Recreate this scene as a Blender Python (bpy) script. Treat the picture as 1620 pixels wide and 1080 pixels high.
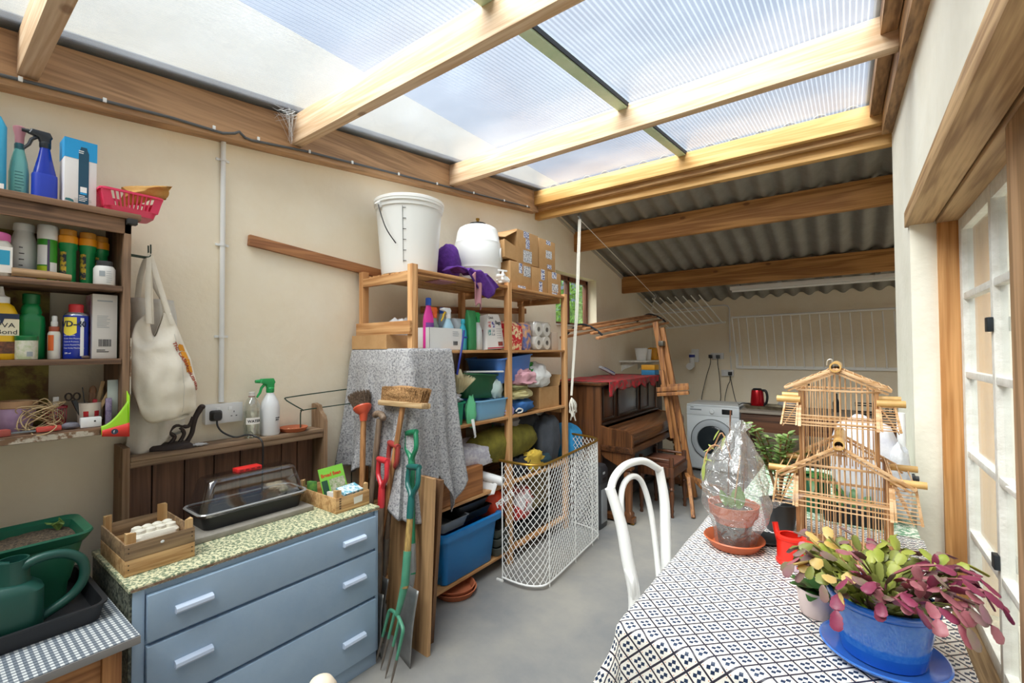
import bpy, bmesh, math, random
from mathutils import Vector, Matrix, Euler
for o in list(bpy.data.objects): bpy.data.objects.remove(o)
SC = bpy.context.scene; COL = SC.collection
R = math.radians; PI = math.pi
# ------------------------------------------------------------------ camera
cam_d = bpy.data.cameras.new('camera'); cam = bpy.data.objects.new('camera', cam_d); COL.objects.link(cam)
cam_d.sensor_width = 36; cam_d.lens = 36*716.9/1620; cam_d.clip_start = .02; cam_d.clip_end = 200
yaw, pitch, roll = R(36.62), R(1.266), R(-.307)
fw = Vector((-math.sin(yaw)*math.cos(pitch), math.cos(yaw)*math.cos(pitch), math.sin(pitch)))
rt = Vector((math.cos(yaw), math.sin(yaw), 0)); up = rt.cross(fw)
rt, up = rt*math.cos(roll)+up*math.sin(roll), -rt*math.sin(roll)+up*math.cos(roll)
cam.matrix_world = Matrix(((rt.x, up.x, -fw.x, 0), (rt.y, up.y, -fw.y, 0), (rt.z, up.z, -fw.z, 1.5), (0, 0, 0, 1)))
SC.camera = cam
# ------------------------------------------------------------------ view, sky, sun
SC.view_settings.view_transform = 'Standard'; SC.view_settings.look = 'None'
SC.view_settings.gamma = 1; SC.view_settings.use_curve_mapping = False
SC.view_settings.exposure = 0.58
SC.cycles.max_bounces = 10; SC.cycles.diffuse_bounces = 6; SC.cycles.transparent_max_bounces = 24
SC.cycles.caustics_reflective = False; SC.cycles.caustics_refractive = False
SC.cycles.sample_clamp_indirect = 6
W = bpy.data.worlds.new('sky'); SC.world = W; W.use_nodes = True
wn, wl = W.node_tree.nodes, W.node_tree.links
bg = wn['Background']; bg.inputs['Strength'].default_value = .43
tc = wn.new('ShaderNodeTexCoord'); mp = wn.new('ShaderNodeMapping'); mp.inputs['Scale'].default_value = (1, 1, 2.2)
nz = wn.new('ShaderNodeTexNoise'); nz.inputs['Scale'].default_value = 1.7; nz.inputs['Detail'].default_value = 2
cr = wn.new('ShaderNodeValToRGB')
cr.color_ramp.elements[0].position = .36; cr.color_ramp.elements[0].color = (.28, .40, .66, 1)
cr.color_ramp.elements[1].position = .72; cr.color_ramp.elements[1].color = (.78, .84, .95, 1)
wl.new(tc.outputs['Generated'], mp.inputs['Vector']); wl.new(mp.outputs[0], nz.inputs['Vector'])
wl.new(nz.outputs['Fac'], cr.inputs['Fac']); wl.new(cr.outputs[0], bg.inputs['Color'])
sun_d = bpy.data.lights.new('sun', 'SUN'); sun = bpy.data.objects.new('sun', sun_d); COL.objects.link(sun)
sun_d.energy = 11.4; sun_d.angle = R(70); sun_d.color = (1, .95, .86)
sun.rotation_euler = Vector((.20, .72, -1)).to_track_quat('-Z', 'Y').to_euler()   # broad, hazy sun from behind the camera
# ------------------------------------------------------------------ materials
def hx(s):
    s = s.lstrip('#'); v = [int(s[i:i+2], 16)/255 for i in (0, 2, 4)]
    return tuple(x/12.92 if x <= .04045 else ((x+.055)/1.055)**2.4 for x in v)+(1,)
_M = {}
def mat(name, col, rough=.55, metal=0, noise=0, nscale=30, col2=None, bump=0, bscale=80, trans=0, coat=0, sheen=0):
    if name in _M: return _M[name]
    m = bpy.data.materials.new(name); m.use_nodes = True; _M[name] = m
    n, l = m.node_tree.nodes, m.node_tree.links; b = n['Principled BSDF']
    b.inputs['Base Color'].default_value = hx(col); b.inputs['Roughness'].default_value = rough
    b.inputs['Metallic'].default_value = metal; b.inputs['Coat Weight'].default_value = coat
    if trans:   # translucent plastic or cloth
        t = n.new('ShaderNodeBsdfTranslucent'); t.inputs[0].default_value = hx(col)
        mx = n.new('ShaderNodeMixShader'); mx.inputs[0].default_value = trans
        l.new(b.outputs[0], mx.inputs[1]); l.new(t.outputs[0], mx.inputs[2]); l.new(mx.outputs[0], n['Material Output'].inputs[0])
    if noise or bump:
        tc = n.new('ShaderNodeTexCoord')
    if noise:
        t = n.new('ShaderNodeTexNoise'); t.inputs['Scale'].default_value = nscale; t.inputs['Detail'].default_value = 5
        t.inputs['Roughness'].default_value = .65; l.new(tc.outputs['Object'], t.inputs['Vector'])
        c = n.new('ShaderNodeValToRGB'); c.color_ramp.elements[0].position = .5-.5*noise; c.color_ramp.elements[1].position = .5+.5*noise
        c.color_ramp.elements[0].color = hx(col); c.color_ramp.elements[1].color = hx(col2 or col)
        l.new(t.outputs['Fac'], c.inputs['Fac']); l.new(c.outputs[0], b.inputs['Base Color'])
    if bump:
        t2 = n.new('ShaderNodeTexNoise'); t2.inputs['Scale'].default_value = bscale; t2.inputs['Detail'].default_value = 6
        bp = n.new('ShaderNodeBump'); bp.inputs['Strength'].default_value = bump; bp.inputs['Distance'].default_value = .01
        l.new(tc.outputs['Object'], t2.inputs['Vector']); l.new(t2.outputs['Fac'], bp.inputs['Height']); l.new(bp.outputs[0], b.inputs['Normal'])
    return m
def wood(name, light, dark, axis='z', scale=14, rough=.6, knots=True, contrast=.22, bands=2.2):
    if name in _M: return _M[name]
    m = bpy.data.materials.new(name); m.use_nodes = True; _M[name] = m
    n, l = m.node_tree.nodes, m.node_tree.links; b = n['Principled BSDF']; b.inputs['Roughness'].default_value = rough
    tc = n.new('ShaderNodeTexCoord'); mp = n.new('ShaderNodeMapping')
    s = [1, 1, 1]; s['xyz'.index(axis)] = .07; mp.inputs['Scale'].default_value = s
    l.new(tc.outputs['Object'], mp.inputs['Vector'])
    nz = n.new('ShaderNodeTexNoise'); nz.inputs['Scale'].default_value = scale; nz.inputs['Detail'].default_value = 3; nz.inputs['Distortion'].default_value = .5
    l.new(mp.outputs[0], nz.inputs['Vector'])
    w = n.new('ShaderNodeMath'); w.operation = 'MULTIPLY'; w.inputs[1].default_value = bands*6.28*2; l.new(nz.outputs['Fac'], w.inputs[0])
    sn = n.new('ShaderNodeMath'); sn.operation = 'SINE'; l.new(w.outputs[0], sn.inputs[0])
    fine = n.new('ShaderNodeTexNoise'); fine.inputs['Scale'].default_value = scale*9; fine.inputs['Detail'].default_value = 3
    mp2 = n.new('ShaderNodeMapping'); s2 = [1, 1, 1]; s2['xyz'.index(axis)] = .03; mp2.inputs['Scale'].default_value = s2
    l.new(tc.outputs['Object'], mp2.inputs['Vector']); l.new(mp2.outputs[0], fine.inputs['Vector'])
    ad = n.new('ShaderNodeMath'); ad.operation = 'MULTIPLY_ADD'; ad.inputs[1].default_value = contrast; l.new(sn.outputs[0], ad.inputs[0]); l.new(fine.outputs['Fac'], ad.inputs[2])
    c = n.new('ShaderNodeValToRGB'); c.color_ramp.elements[0].position = .25; c.color_ramp.elements[1].position = .75
    c.color_ramp.elements[0].color = hx(dark); c.color_ramp.elements[1].color = hx(light); l.new(ad.outputs[0], c.inputs['Fac'])
    out = c.outputs[0]
    if knots:
        mp3 = n.new('ShaderNodeMapping'); s3 = [1, 1, 1]; s3['xyz'.index(axis)] = .55; mp3.inputs['Scale'].default_value = s3
        v = n.new('ShaderNodeTexVoronoi'); v.inputs['Scale'].default_value = 4.5; v.inputs['Randomness'].default_value = 1
        l.new(tc.outputs['Object'], mp3.inputs['Vector']); l.new(mp3.outputs[0], v.inputs['Vector'])
        r = n.new('ShaderNodeMapRange'); r.inputs[1].default_value = .05; r.inputs[2].default_value = .09; r.inputs[3].default_value = .75; r.inputs[4].default_value = 0
        l.new(v.outputs['Distance'], r.inputs[0])
        mx = n.new('ShaderNodeMix'); mx.data_type = 'RGBA'; l.new(r.outputs[0], mx.inputs['Factor']); l.new(out, mx.inputs['A'])
        kd = hx(dark); mx.inputs['B'].default_value = (kd[0]*.45, kd[1]*.35, kd[2]*.3, 1); out = mx.outputs['Result']
    l.new(out, b.inputs['Base Color'])
    bp = n.new('ShaderNodeBump'); bp.inputs['Strength'].default_value = .15; bp.inputs['Distance'].default_value = .004
    l.new(ad.outputs[0], bp.inputs['Height']); l.new(bp.outputs[0], b.inputs['Normal'])
    return m
def fresnel(n, l, ior):      # the same reflection on both faces of a thin sheet
    g = n.new('ShaderNodeNewGeometry'); r = n.new('ShaderNodeMapRange'); r.inputs[3].default_value = ior; r.inputs[4].default_value = 1/ior
    f = n.new('ShaderNodeFresnel'); l.new(g.outputs['Backfacing'], r.inputs[0]); l.new(r.outputs[0], f.inputs[0]); return f
def clear(name, tint=(.97, .98, .98, 1), refl=.12, rough=.06, dirt_sheen=0, ior=1.45, crinkle=0):   # clear film, glass or plastic
    if name in _M: return _M[name]
    m = bpy.data.materials.new(name); m.use_nodes = True; _M[name] = m
    n, l = m.node_tree.nodes, m.node_tree.links; n.remove(n['Principled BSDF'])
    t = n.new('ShaderNodeBsdfTransparent'); t.inputs[0].default_value = tint
    g = n.new('ShaderNodeBsdfGlossy'); g.inputs['Roughness'].default_value = rough; g.inputs[0].default_value = (1, 1, 1, 1)
    fr = fresnel(n, l, ior)
    ad = n.new('ShaderNodeMath'); ad.operation = 'ADD'; ad.use_clamp = True; ad.inputs[1].default_value = refl; l.new(fr.outputs[0], ad.inputs[0])
    mx = n.new('ShaderNodeMixShader'); l.new(ad.outputs[0], mx.inputs[0]); l.new(t.outputs[0], mx.inputs[1]); l.new(g.outputs[0], mx.inputs[2])
    last = mx
    if crinkle:
        tc = n.new('ShaderNodeTexCoord'); nz = n.new('ShaderNodeTexNoise'); nz.inputs['Scale'].default_value = crinkle; nz.inputs['Detail'].default_value = 2; nz.inputs['Distortion'].default_value = 1.5
        bp = n.new('ShaderNodeBump'); bp.inputs['Strength'].default_value = .9; bp.inputs['Distance'].default_value = .02
        l.new(tc.outputs['Object'], nz.inputs['Vector']); l.new(nz.outputs['Fac'], bp.inputs['Height']); l.new(bp.outputs[0], g.inputs['Normal']); l.new(bp.outputs[0], fr.inputs['Normal'])
    if dirt_sheen:  # flat white mix, for grime and for sheen put into the film colour
        d = n.new('ShaderNodeBsdfDiffuse'); d.inputs[0].default_value = (.8, .8, .78, 1)
        m2 = n.new('ShaderNodeMixShader'); m2.inputs[0].default_value = dirt_sheen; l.new(mx.outputs[0], m2.inputs[1]); l.new(d.outputs[0], m2.inputs[2]); last = m2
    l.new(last.outputs[0], n['Material Output'].inputs[0])
    return m
# ------------------------------------------------------------------ mesh building
def frame(loc, right, upv):
    x = Vector(right).normalized(); y = Vector(upv); y = (y-x*y.dot(x)).normalized(); z = x.cross(y); l = Vector(loc)
    return Matrix(((x.x, y.x, z.x, l.x), (x.y, y.y, z.y, l.y), (x.z, y.z, z.z, l.z), (0, 0, 0, 1)))
def TR(x, y, z, rz=0, rx=0, ry=0): return Matrix.Translation((x, y, z)) @ Euler((rx, ry, rz)).to_matrix().to_4x4()
def rrect(w, d, r, n=4, z=0, cx=0, cy=0):
    o = []; r = min(r, w/2-1e-5, d/2-1e-5)
    for qx, qy, a0 in ((1, 1, 0), (-1, 1, 90), (-1, -1, 180), (1, -1, 270)):
        for k in range(n+1):
            a = R(a0+90*k/n); o.append((cx+qx*(w/2-r)+r*math.cos(a), cy+qy*(d/2-r)+r*math.sin(a), z))
    return o
def spline(pts, n=8, closed=False):
    P = [Vector(p) for p in pts]; o = []; N = len(P)
    for i in range(N if closed else N-1):
        p0 = P[i-1] if (i or closed) else P[0]; p1 = P[i]; p2 = P[(i+1) % N]; p3 = P[(i+2) % N] if (closed or i+2 < N) else P[-1]
        for k in range(n):
            t = k/n; o.append(.5*((2*p1)+(p2-p0)*t+(2*p0-5*p1+4*p2-p3)*t*t+(3*p1-p0-3*p2+p3)*t**3))
    if not closed: o.append(P[-1])
    return o
def wob(x, y, z, s=1, seed=0):
    return (math.sin(x*3.1*s+seed*1.7+1.3*math.sin(y*2.3*s+seed))+math.sin(y*3.7*s-seed*2.1+1.1*math.sin(z*2.9*s))+math.sin(z*3.3*s+seed*.9+1.2*math.sin(x*2.7*s+seed*3)))/3
_ROOT = {}
class MB:
    def __init__(s): s.bm = bmesh.new(); s.uv = None; s.mi = 0
    def add(s, V, F, M=None):
        vs = [s.bm.verts.new(M @ Vector(v) if M else v) for v in V]
        for f in F:
            try: s.bm.faces.new([vs[i] for i in f]).material_index = s.mi
            except ValueError: pass
        return vs
    def box(s, c, size, bev=0, M=None, taper=1):
        x, y, z = (k/2 for k in size); c = Vector(c); t = taper
        V = [c+Vector(p) for p in ((-x*t, -y*t, -z), (x*t, -y*t, -z), (x*t, y*t, -z), (-x*t, y*t, -z), (-x, -y, z), (x, -y, z), (x, y, z), (-x, y, z))]
        vs = s.add(V, [(0, 3, 2, 1), (4, 5, 6, 7), (0, 1, 5, 4), (1, 2, 6, 5), (2, 3, 7, 6), (3, 0, 4, 7)], M)
        if bev:
            es = {e for v in vs for e in v.link_edges}
            bmesh.ops.bevel(s.bm, geom=list(es), offset=bev, segments=2, affect='EDGES', profile=.6)
        return s
    def bx(s, x0, x1, y0, y1, z0, z1, bev=0, M=None): return s.box(((x0+x1)/2, (y0+y1)/2, (z0+z1)/2), (abs(x1-x0), abs(y1-y0), abs(z1-z0)), bev, M)
    def hexa(s, V): s.add(V, [(0, 3, 2, 1), (4, 5, 6, 7), (0, 1, 5, 4), (1, 2, 6, 5), (2, 3, 7, 6), (3, 0, 4, 7)]); return s
    def bar(s, a, b, w, h, upv=(0, 0, 1), bev=0):     # rectangular bar from a to b
        a, b = Vector(a), Vector(b); d = (b-a); L = d.length; d.normalize(); u = Vector(upv)
        if abs(d.dot(u)) > .98: u = Vector((1, 0, 0))
        u = (u-d*d.dot(u)).normalized(); r = d.cross(u)
        M = Matrix(((r.x, d.x, u.x, 0), (r.y, d.y, u.y, 0), (r.z, d.z, u.z, 0), (0, 0, 0, 1))); m = (a+b)/2
        return s.box((0, 0, 0), (w, L, h), bev, Matrix.Translation(m) @ M)
    def loft(s, rings, cap0=True, cap1=True, closed=False, M=None):
        N = len(rings[0]); V = [v for r in rings for v in r]; F = []; K = len(rings)
        for k in range(K if closed else K-1):
            a, b = k*N, ((k+1) % K)*N
            for i in range(N): j = (i+1) % N; F.append((a+i, a+j, b+j, b+i))
        if not closed:
            if cap0: F.append(tuple(range(N-1, -1, -1)))
            if cap1: F.append(tuple(range((K-1)*N, K*N)))
        s.add(V, F, M); return s
    def tube(s, pts, r, n=8, closed=False, flat=1, M=None, caps=True):
        P = [Vector(p) for p in pts]; N = len(P); rr = r if isinstance(r, (list, tuple)) else [r]*N
        T = [(P[(i+1) % N]-P[i-1]) if (closed or 0 < i < N-1) else (P[1]-P[0] if i == 0 else P[-1]-P[-2]) for i in range(N)]
        T = [t.normalized() if t.length else Vector((0, 0, 1)) for t in T]
        u = Vector((0, 0, 1)) if abs(T[0].z) < .9 else Vector((1, 0, 0)); u = (u-T[0]*u.dot(T[0])).normalized(); rings = []
        for i in range(N):
            u = u-T[i]*u.dot(T[i]); u = u.normalized() if u.length > 1e-6 else T[i].orthogonal().normalized(); w = T[i].cross(u)
            rings.append([P[i]+(u*math.cos(2*PI*k/n)*flat+w*math.sin(2*PI*k/n))*rr[i] for k in range(n)])
        return s.loft(rings, caps, caps, closed, M)
    def cyl(s, a, b, r, r2=None, n=16): return s.tube([a, b], [r, r if r2 is None else r2], n)
    def lathe(s, prof, at=(0, 0, 0), n=24, sx=1, sy=1, M=None, caps=True):
        rings = [[(at[0]+max(r, 1e-4)*sx*math.cos(2*PI*k/n), at[1]+max(r, 1e-4)*sy*math.sin(2*PI*k/n), at[2]+z) for k in range(n)] for r, z in prof]
        return s.loft(rings, caps, caps, False, M)
    def rloft(s, prof, at=(0, 0, 0), n=4, M=None, cap1=True):   # (w, d, r, z[, dx, dy]) rounded rectangles
        return s.loft([rrect(p[0], p[1], p[2], n, at[2]+p[3], at[0]+(p[4] if len(p) > 4 else 0), at[1]+(p[5] if len(p) > 5 else 0)) for p in prof], True, cap1, False, M)
    def prism(s, poly, d, M=None):
        N = len(poly); V = [(x, y, 0) for x, y in poly]+[(x, y, d) for x, y in poly]
        s.add(V, [tuple(range(N-1, -1, -1)), tuple(range(N, 2*N))]+[(i, (i+1) % N, N+(i+1) % N, N+i) for i in range(N)], M); return s
    def grid(s, fn, nu, nv, uvfn=None, M=None):
        V = [fn(i/nu, j/nv) for j in range(nv+1) for i in range(nu+1)]; W = nu+1
        vs = [s.bm.verts.new(M @ Vector(v) if M else v) for v in V]
        if uvfn and not s.uv: s.uv = s.bm.loops.layers.uv.new('UVMap')
        for j in range(nv):
            for i in range(nu):
                q = [(i, j), (i+1, j), (i+1, j+1), (i, j+1)]
                f = s.bm.faces.new([vs[b*W+a] for a, b in q])
                if uvfn:
                    for lp, (a, b) in zip(f.loops, q): lp[s.uv].uv = uvfn(a/nu, b/nv)
        return s
    def blob(s, c, rad, seed=0, amp=.15, n=18, ws=1, M=None, flatb=None, pw=1):
        rings = []
        for j in range(n//2+1):
            t = PI*j/(n//2); ring = []
            for i in range(n):
                p = 2*PI*i/n; d = [math.sin(t)*math.cos(p), math.sin(t)*math.sin(p), -math.cos(t)]
                if pw != 1: d = [math.copysign(abs(q)**pw, q) for q in d]
                k = 1+amp*wob(d[0]*ws, d[1]*ws, d[2]*ws, 1.6, seed)
                v = [c[q]+rad[q]*d[q]*k for q in range(3)]
                if flatb is not None: v[2] = max(v[2], flatb)
                ring.append(v)
            rings.append(ring)
        return s.loft(rings, True, True, False, M)
    def obj(s, name, m, parent=None, smooth=38, world=True, solid=0, sub=0, kind=None, label=None, weld=False):
        bm = s.bm
        if weld: bmesh.ops.remove_doubles(bm, verts=bm.verts, dist=1e-5)
        bmesh.ops.recalc_face_normals(bm, faces=bm.faces)
        me = bpy.data.meshes.new(name); o = bpy.data.objects.new(name, me); COL.objects.link(o)
        if parent is not None:
            o.parent = parent
            rm = _ROOT.get(parent, Matrix()); _ROOT[o] = rm
            if world: bm.transform(rm.inverted())
        elif world:
            bb = [v.co for v in bm.verts]
            c = Vector(((min(v.x for v in bb)+max(v.x for v in bb))/2, (min(v.y for v in bb)+max(v.y for v in bb))/2, min(v.z for v in bb)))
            o.location = c; bm.transform(Matrix.Translation(-c)); _ROOT[o] = Matrix.Translation(c)
        bm.to_mesh(me); bm.free()
        for q in (m if isinstance(m, list) else [m] if m else []): me.materials.append(q)
        if smooth:
            me.shade_smooth(); me.set_sharp_from_angle(angle=R(smooth))
        if solid: md = o.modifiers.new('thickness', 'SOLIDIFY'); md.thickness = solid; md.offset = 0
        if sub: md = o.modifiers.new('smooth', 'SUBSURF'); md.levels = sub; md.render_levels = sub
        if kind: o['kind'] = kind
        if label: o['label'] = label
        return o
def tag(o, label, cat, group=None, kind=None):
    o['label'] = label; o['category'] = cat
    if group: o['group'] = group
    if kind: o['kind'] = kind
    return o
def thing(name, label, cat, loc=(0, 0, 0), rz=0, group=None):
    o = bpy.data.objects.new(name, None); COL.objects.link(o); o.empty_display_size = .05
    o.location = loc; o.rotation_euler = (0, 0, rz); _ROOT[o] = Matrix.Translation(loc) @ Matrix.Rotation(rz, 4, 'Z')
    return tag(o, label, cat, group)
def dup(root, loc, rz=None, label=None, group=None):
    r = root.copy(); COL.objects.link(r); r.location = loc
    if rz is not None: r.rotation_euler = (0, 0, rz)
    _ROOT[r] = Matrix.Translation(loc) @ Matrix.Rotation(r.rotation_euler.z, 4, 'Z')
    if label: r['label'] = label
    if group: r['group'] = group
    for ch in list(root.children):
        c = ch.copy(); COL.objects.link(c); c.parent = r
        for g in ch.children:
            d = g.copy(); COL.objects.link(d); d.parent = c
    return r
def text(name, s, size, m, M, parent=None, ext=.0004, align='LEFT', sx=1, bold=0):
    cu = bpy.data.curves.new('t', 'FONT'); cu.body = s; cu.size = size; cu.extrude = ext; cu.align_x = align; cu.offset = bold; cu.resolution_u = 3
    t = bpy.data.objects.new('t', cu); COL.objects.link(t)
    me = bpy.data.meshes.new_from_object(t.evaluated_get(bpy.context.evaluated_depsgraph_get()))
    bpy.data.objects.remove(t); bpy.data.curves.remove(cu)
    me.transform(M @ Matrix.Diagonal((sx, 1, 1, 1)))
    o = bpy.data.objects.new(name, me); COL.objects.link(o); me.name = name; me.materials.clear(); me.materials.append(m)
    if parent is not None:
        o.parent = parent; _ROOT[o] = _ROOT.get(parent, Matrix()); me.transform(_ROOT[o].inverted())
    return o
# ================================================================== the setting
WX, BY, RX = -2.47, 7.0, .24            # left wall, back wall, right wall faces
SL = .112                               # rise of the clear roof towards the ridge
def pz(y): return 2.640+SL*y            # underside of the clear roof
M_wall = mat('cream limewash', 'eadcc2', .85, noise=.5, nscale=3.0, col2='f0e6d2', bump=.25, bscale=26)
M_wallw = mat('white limewash', 'f0ecdf', .85, noise=.6, nscale=4, col2='e2ddcd', bump=.3, bscale=20)
M_floor = mat('painted concrete', '77787a', .6, noise=.35, nscale=1.6, col2='95918a', bump=.08, bscale=60)
RAF = wood('rafter pine', 'e6cbab', 'cda983', 'x', 11)
RAFD = wood('aged pine along the wall', 'bd946c', '957150', 'y', 10)
RAFY = wood('yellow pine', 'ddb172', 'c08f4c', 'x', 9)
RAFB = wood('brown pine', 'cda573', 'a57a4c', 'x', 12)
def wallobj(name, parts, m):
    b = MB()
    for p in parts: b.bx(*p)
    return b.obj(name, m, kind='structure', smooth=0)
wallobj('floor', [(-2.8, 2.6, -1.6, 7.2, -.1, 0)], M_floor)
# left wall with the small window by the piano, y 4.36..4.97, z 1.80..2.42
wy0, wy1, wz0, wz1 = 4.10, 5.06, 1.78, 2.36
wallobj('wall_left', [(WX-.17, WX, -1.6, wy0, 0, 3.3), (WX-.17, WX, wy1, 7.2, 0, 3.3), (WX-.17, WX, wy0, wy1, 0, wz0), (WX-.17, WX, wy0, wy1, wz1, 3.3)], M_wall)
wallobj('wall_back', [(WX, 2.6, BY, BY+.2, 0, 2.6)], M_wall)
wallobj('wall_behind', [(WX, .7, -1.6, -1.45, 0, 3.0)], M_wall)
# right wall: thick, with the old window y -1.0..2.83, z .30..2.09
wallobj('wall_right', [(RX, .62, 2.83, 3.70, 0, 3.10), (RX, .62, -1.45, 2.83, 2.16, 3.10), (RX, .62, -1.45, 2.83, 0, .33), (RX, .62, -1.45, -.9, .33, 2.16)], M_wallw)
wallobj('wall_right_back', [(2.4, 2.6, 3.5, 4.2, 0, 3.3), (2.4, 2.6, 6.2, 7.0, 0, 3.3), (2.4, 2.6, 4.2, 6.2, 0, .1), (2.4, 2.6, 4.2, 6.2, 2.25, 3.3), (.62, 2.4, 3.5, 3.7, 0, 3.1)], M_wall)  # out of view; opening added to let daylight brighten the back area
# white reveal strip beside the window
# lintel soffit boards
LW = wood('weathered lintel', 'c9a67a', '9a7650', 'y', 12)
for k, (x0, x1, z0, z1) in enumerate(((RX-.015, .325, 2.085, 2.16), (.33, .47, 2.075, 2.16))):
    MB().bx(x0, x1, -.9, 2.88, z0, z1, .004).obj('trim_%d' % (k+1), LW, kind='structure')
JW = wood('window jamb pine', 'd6a066', 'b07840', 'z', 10)
MB().bx(.333, .402, 2.80, 2.84, .36, 2.075, .003).obj('trim_3', JW, kind='structure')
MW = wood('window post timber', 'bb9570', '92704c', 'z', 9)
MB().bx(.335, .47, 1.55, 1.70, .36, 2.075, .004).obj('trim_4', MW, kind='structure')
SW = wood('weathered sill', 'a58a66', '6f573c', 'y', 12)
MB().bx(.30, .46, -.9, 2.80, .30, .345, .006).obj('trim_5', SW, kind='structure')
# window on the right: white painted glazed frames
M_wp = mat('flaking white paint', 'ecebe6', .5, noise=.4, nscale=22, col2='d3d0c8', bump=.2, bscale=90)
M_glass = clear('window glass', (.93, .96, .95, 1), .02, .01, dirt_sheen=.05)
def window(name, y0, y1):
    w = MB(); x0, x1 = .40, .44; n = 4 if y1-y0 < 1.3 else 6
    ys = [y0+(y1-y0)*k/2 for k in range(3)]
    for k, y in enumerate(ys): w.bx(x0, x1, y-(.028 if k in (0, 2) else .017), y+(.028 if k in (0, 2) else .017), .345, 2.075, .005)
    for k, z in enumerate((.375, .71, 1.05, 1.39, 1.73, 2.05)): w.bx(x0+.003, x1-.003, y0, y1, z-(.03 if k in (0, 5) else .014), z+(.03 if k in (0, 5) else .014), .004)
    f = w.obj(name, M_wp, kind='structure')
    p = MB(); p.bx(.419, .423, y0, y1, .36, 2.06); p.obj('window_pane', M_glass, f, smooth=0)
    l = MB()
    for z in (.745, 1.56): l.bx(.385, .401, ys[1]-.02, ys[1]+.02, z, z+.05, .003)
    l.obj('window_catch', mat('blackened iron', '33373c', .5, .7), f)
    MB().bar((.385, ys[0]+.10, 1.085), (.37, ys[0]+.22, 1.09), .012, .010, (0, 0, 1), .003).obj('window_stay', M_wp, f)
    return f
window('window_1', 1.74, 2.77); window('window_2', .45, 1.52); window('window_3', -.85, .40)
# left wall window
wf = MB(); X0 = WX-.165
for a in ((wy0, wy0+.05, wz0, wz1), (wy1-.05, wy1, wz0, wz1), (wy0, wy1, wz0, wz0+.05), (wy0, wy1, wz1-.05, wz1), ((wy0+wy1)/2-.025, (wy0+wy1)/2+.025, wz0, wz1)):
    wf.bx(X0, X0+.05, a[0], a[1], a[2], a[3], .004)
f = wf.obj('window_4', wood('dark window frame', '7a4a35', '5a3527', 'z', 14, knots=False), kind='structure')
MB().bx(X0+.02, X0+.024, wy0, wy1, wz0, wz1).obj('window_pane', M_glass, f, smooth=0)
MB().bx(WX-.11, WX+.012, wy0+.002, wy1-.002, wz0, wz0+.012, .003).obj('trim_6', M_wp, kind='structure')
# ---- clear roof
def polymat():
    m = bpy.data.materials.new('twinwall polycarbonate'); m.use_nodes = True; n, l = m.node_tree.nodes, m.node_tree.links; n.remove(n['Principled BSDF'])
    tcn = n.new('ShaderNodeTexCoord'); sp = n.new('ShaderNodeSeparateXYZ'); l.new(tcn.outputs['Object'], sp.inputs[0])
    a = n.new('ShaderNodeMath'); a.operation = 'MULTIPLY'; a.inputs[1].default_value = 6.283/.021; l.new(sp.outputs['X'], a.inputs[0])
    s = n.new('ShaderNodeMath'); s.operation = 'SINE'; l.new(a.outputs[0], s.inputs[0])
    r = n.new('ShaderNodeMapRange'); r.inputs[1].default_value = .3; r.inputs[2].default_value = 1; r.inputs[3].default_value = .03; r.inputs[4].default_value = .12; l.new(s.outputs[0], r.inputs[0])
    tr = n.new('ShaderNodeBsdfTransparent'); tr.inputs[0].default_value = (.90, .94, .97, 1)
    tl = n.new('ShaderNodeBsdfTranslucent'); tl.inputs[0].default_value = (.66, .74, .86, 1)
    gl = n.new('ShaderNodeBsdfGlossy'); gl.inputs['Roughness'].default_value = .22
    nz = n.new('ShaderNodeTexNoise'); nz.inputs['Scale'].default_value = 3; nz.inputs['Detail'].default_value = 5; l.new(tcn.outputs['Object'], nz.inputs['Vector'])
    ad = n.new('ShaderNodeMath'); ad.operation = 'MULTIPLY_ADD'; ad.inputs[1].default_value = .08; l.new(nz.outputs['Fac'], ad.inputs[0]); l.new(r.outputs[0], ad.inputs[2])
    m1 = n.new('ShaderNodeMixShader'); l.new(ad.outputs[0], m1.inputs[0]); l.new(tr.outputs[0], m1.inputs[1]); l.new(tl.outputs[0], m1.inputs[2])
    fr = fresnel(n, l, 1.45)
    m2 = n.new('ShaderNodeMixShader'); l.new(fr.outputs[0], m2.inputs[0]); l.new(m1.outputs[0], m2.inputs[1]); l.new(gl.outputs[0], m2.inputs[2])
    l.new(m2.outputs[0], n['Material Output'].inputs[0]); return m
M_poly = polymat()
GX = -1.02                               # the green glazing bar
def sloped(name, m, x0, x1, y0, y1, d0, d1, **k):   # slab following the roof slope, d measured from pz
    return MB().hexa([(x0, y0, pz(y0)+d0), (x1, y0, pz(y0)+d0), (x1, y1, pz(y1)+d0), (x0, y1, pz(y1)+d0), (x0, y0, pz(y0)+d1), (x1, y0, pz(y0)+d1), (x1, y1, pz(y1)+d1), (x0, y1, pz(y1)+d1)]).obj(name, m, kind='structure', smooth=0, **k)
sloped('roof_panel', M_poly, WX-.15, GX-.004, -1.45, 3.72, .004, .010)
sloped('roof_panel', M_poly, GX+.004, .60, -1.45, 3.72, .004, .010)
M_strip = mat('grey shade strip', 'c4c2bd', .7)  # opaque strips added above the panels to show as dark bands through them
sloped('shade_strip', M_strip, WX-.2, -2.335, -1.45, 3.72, .03, .034)
sloped('shade_strip', M_strip, .11, .62, -1.45, 3.72, .03, .034)
M_green = mat('green glazing bar', 'd6e8ca', .35, noise=.3, nscale=8, col2='c4dcb8')
gb = sloped('glazing_bar', M_green, GX-.028, GX+.028, -1.45, 3.70, -.028, .003)
sloped('gasket', mat('black rubber', '2b2d30', .6), GX+.030, GX+.036, -1.45, 3.70, -.020, .003)
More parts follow.
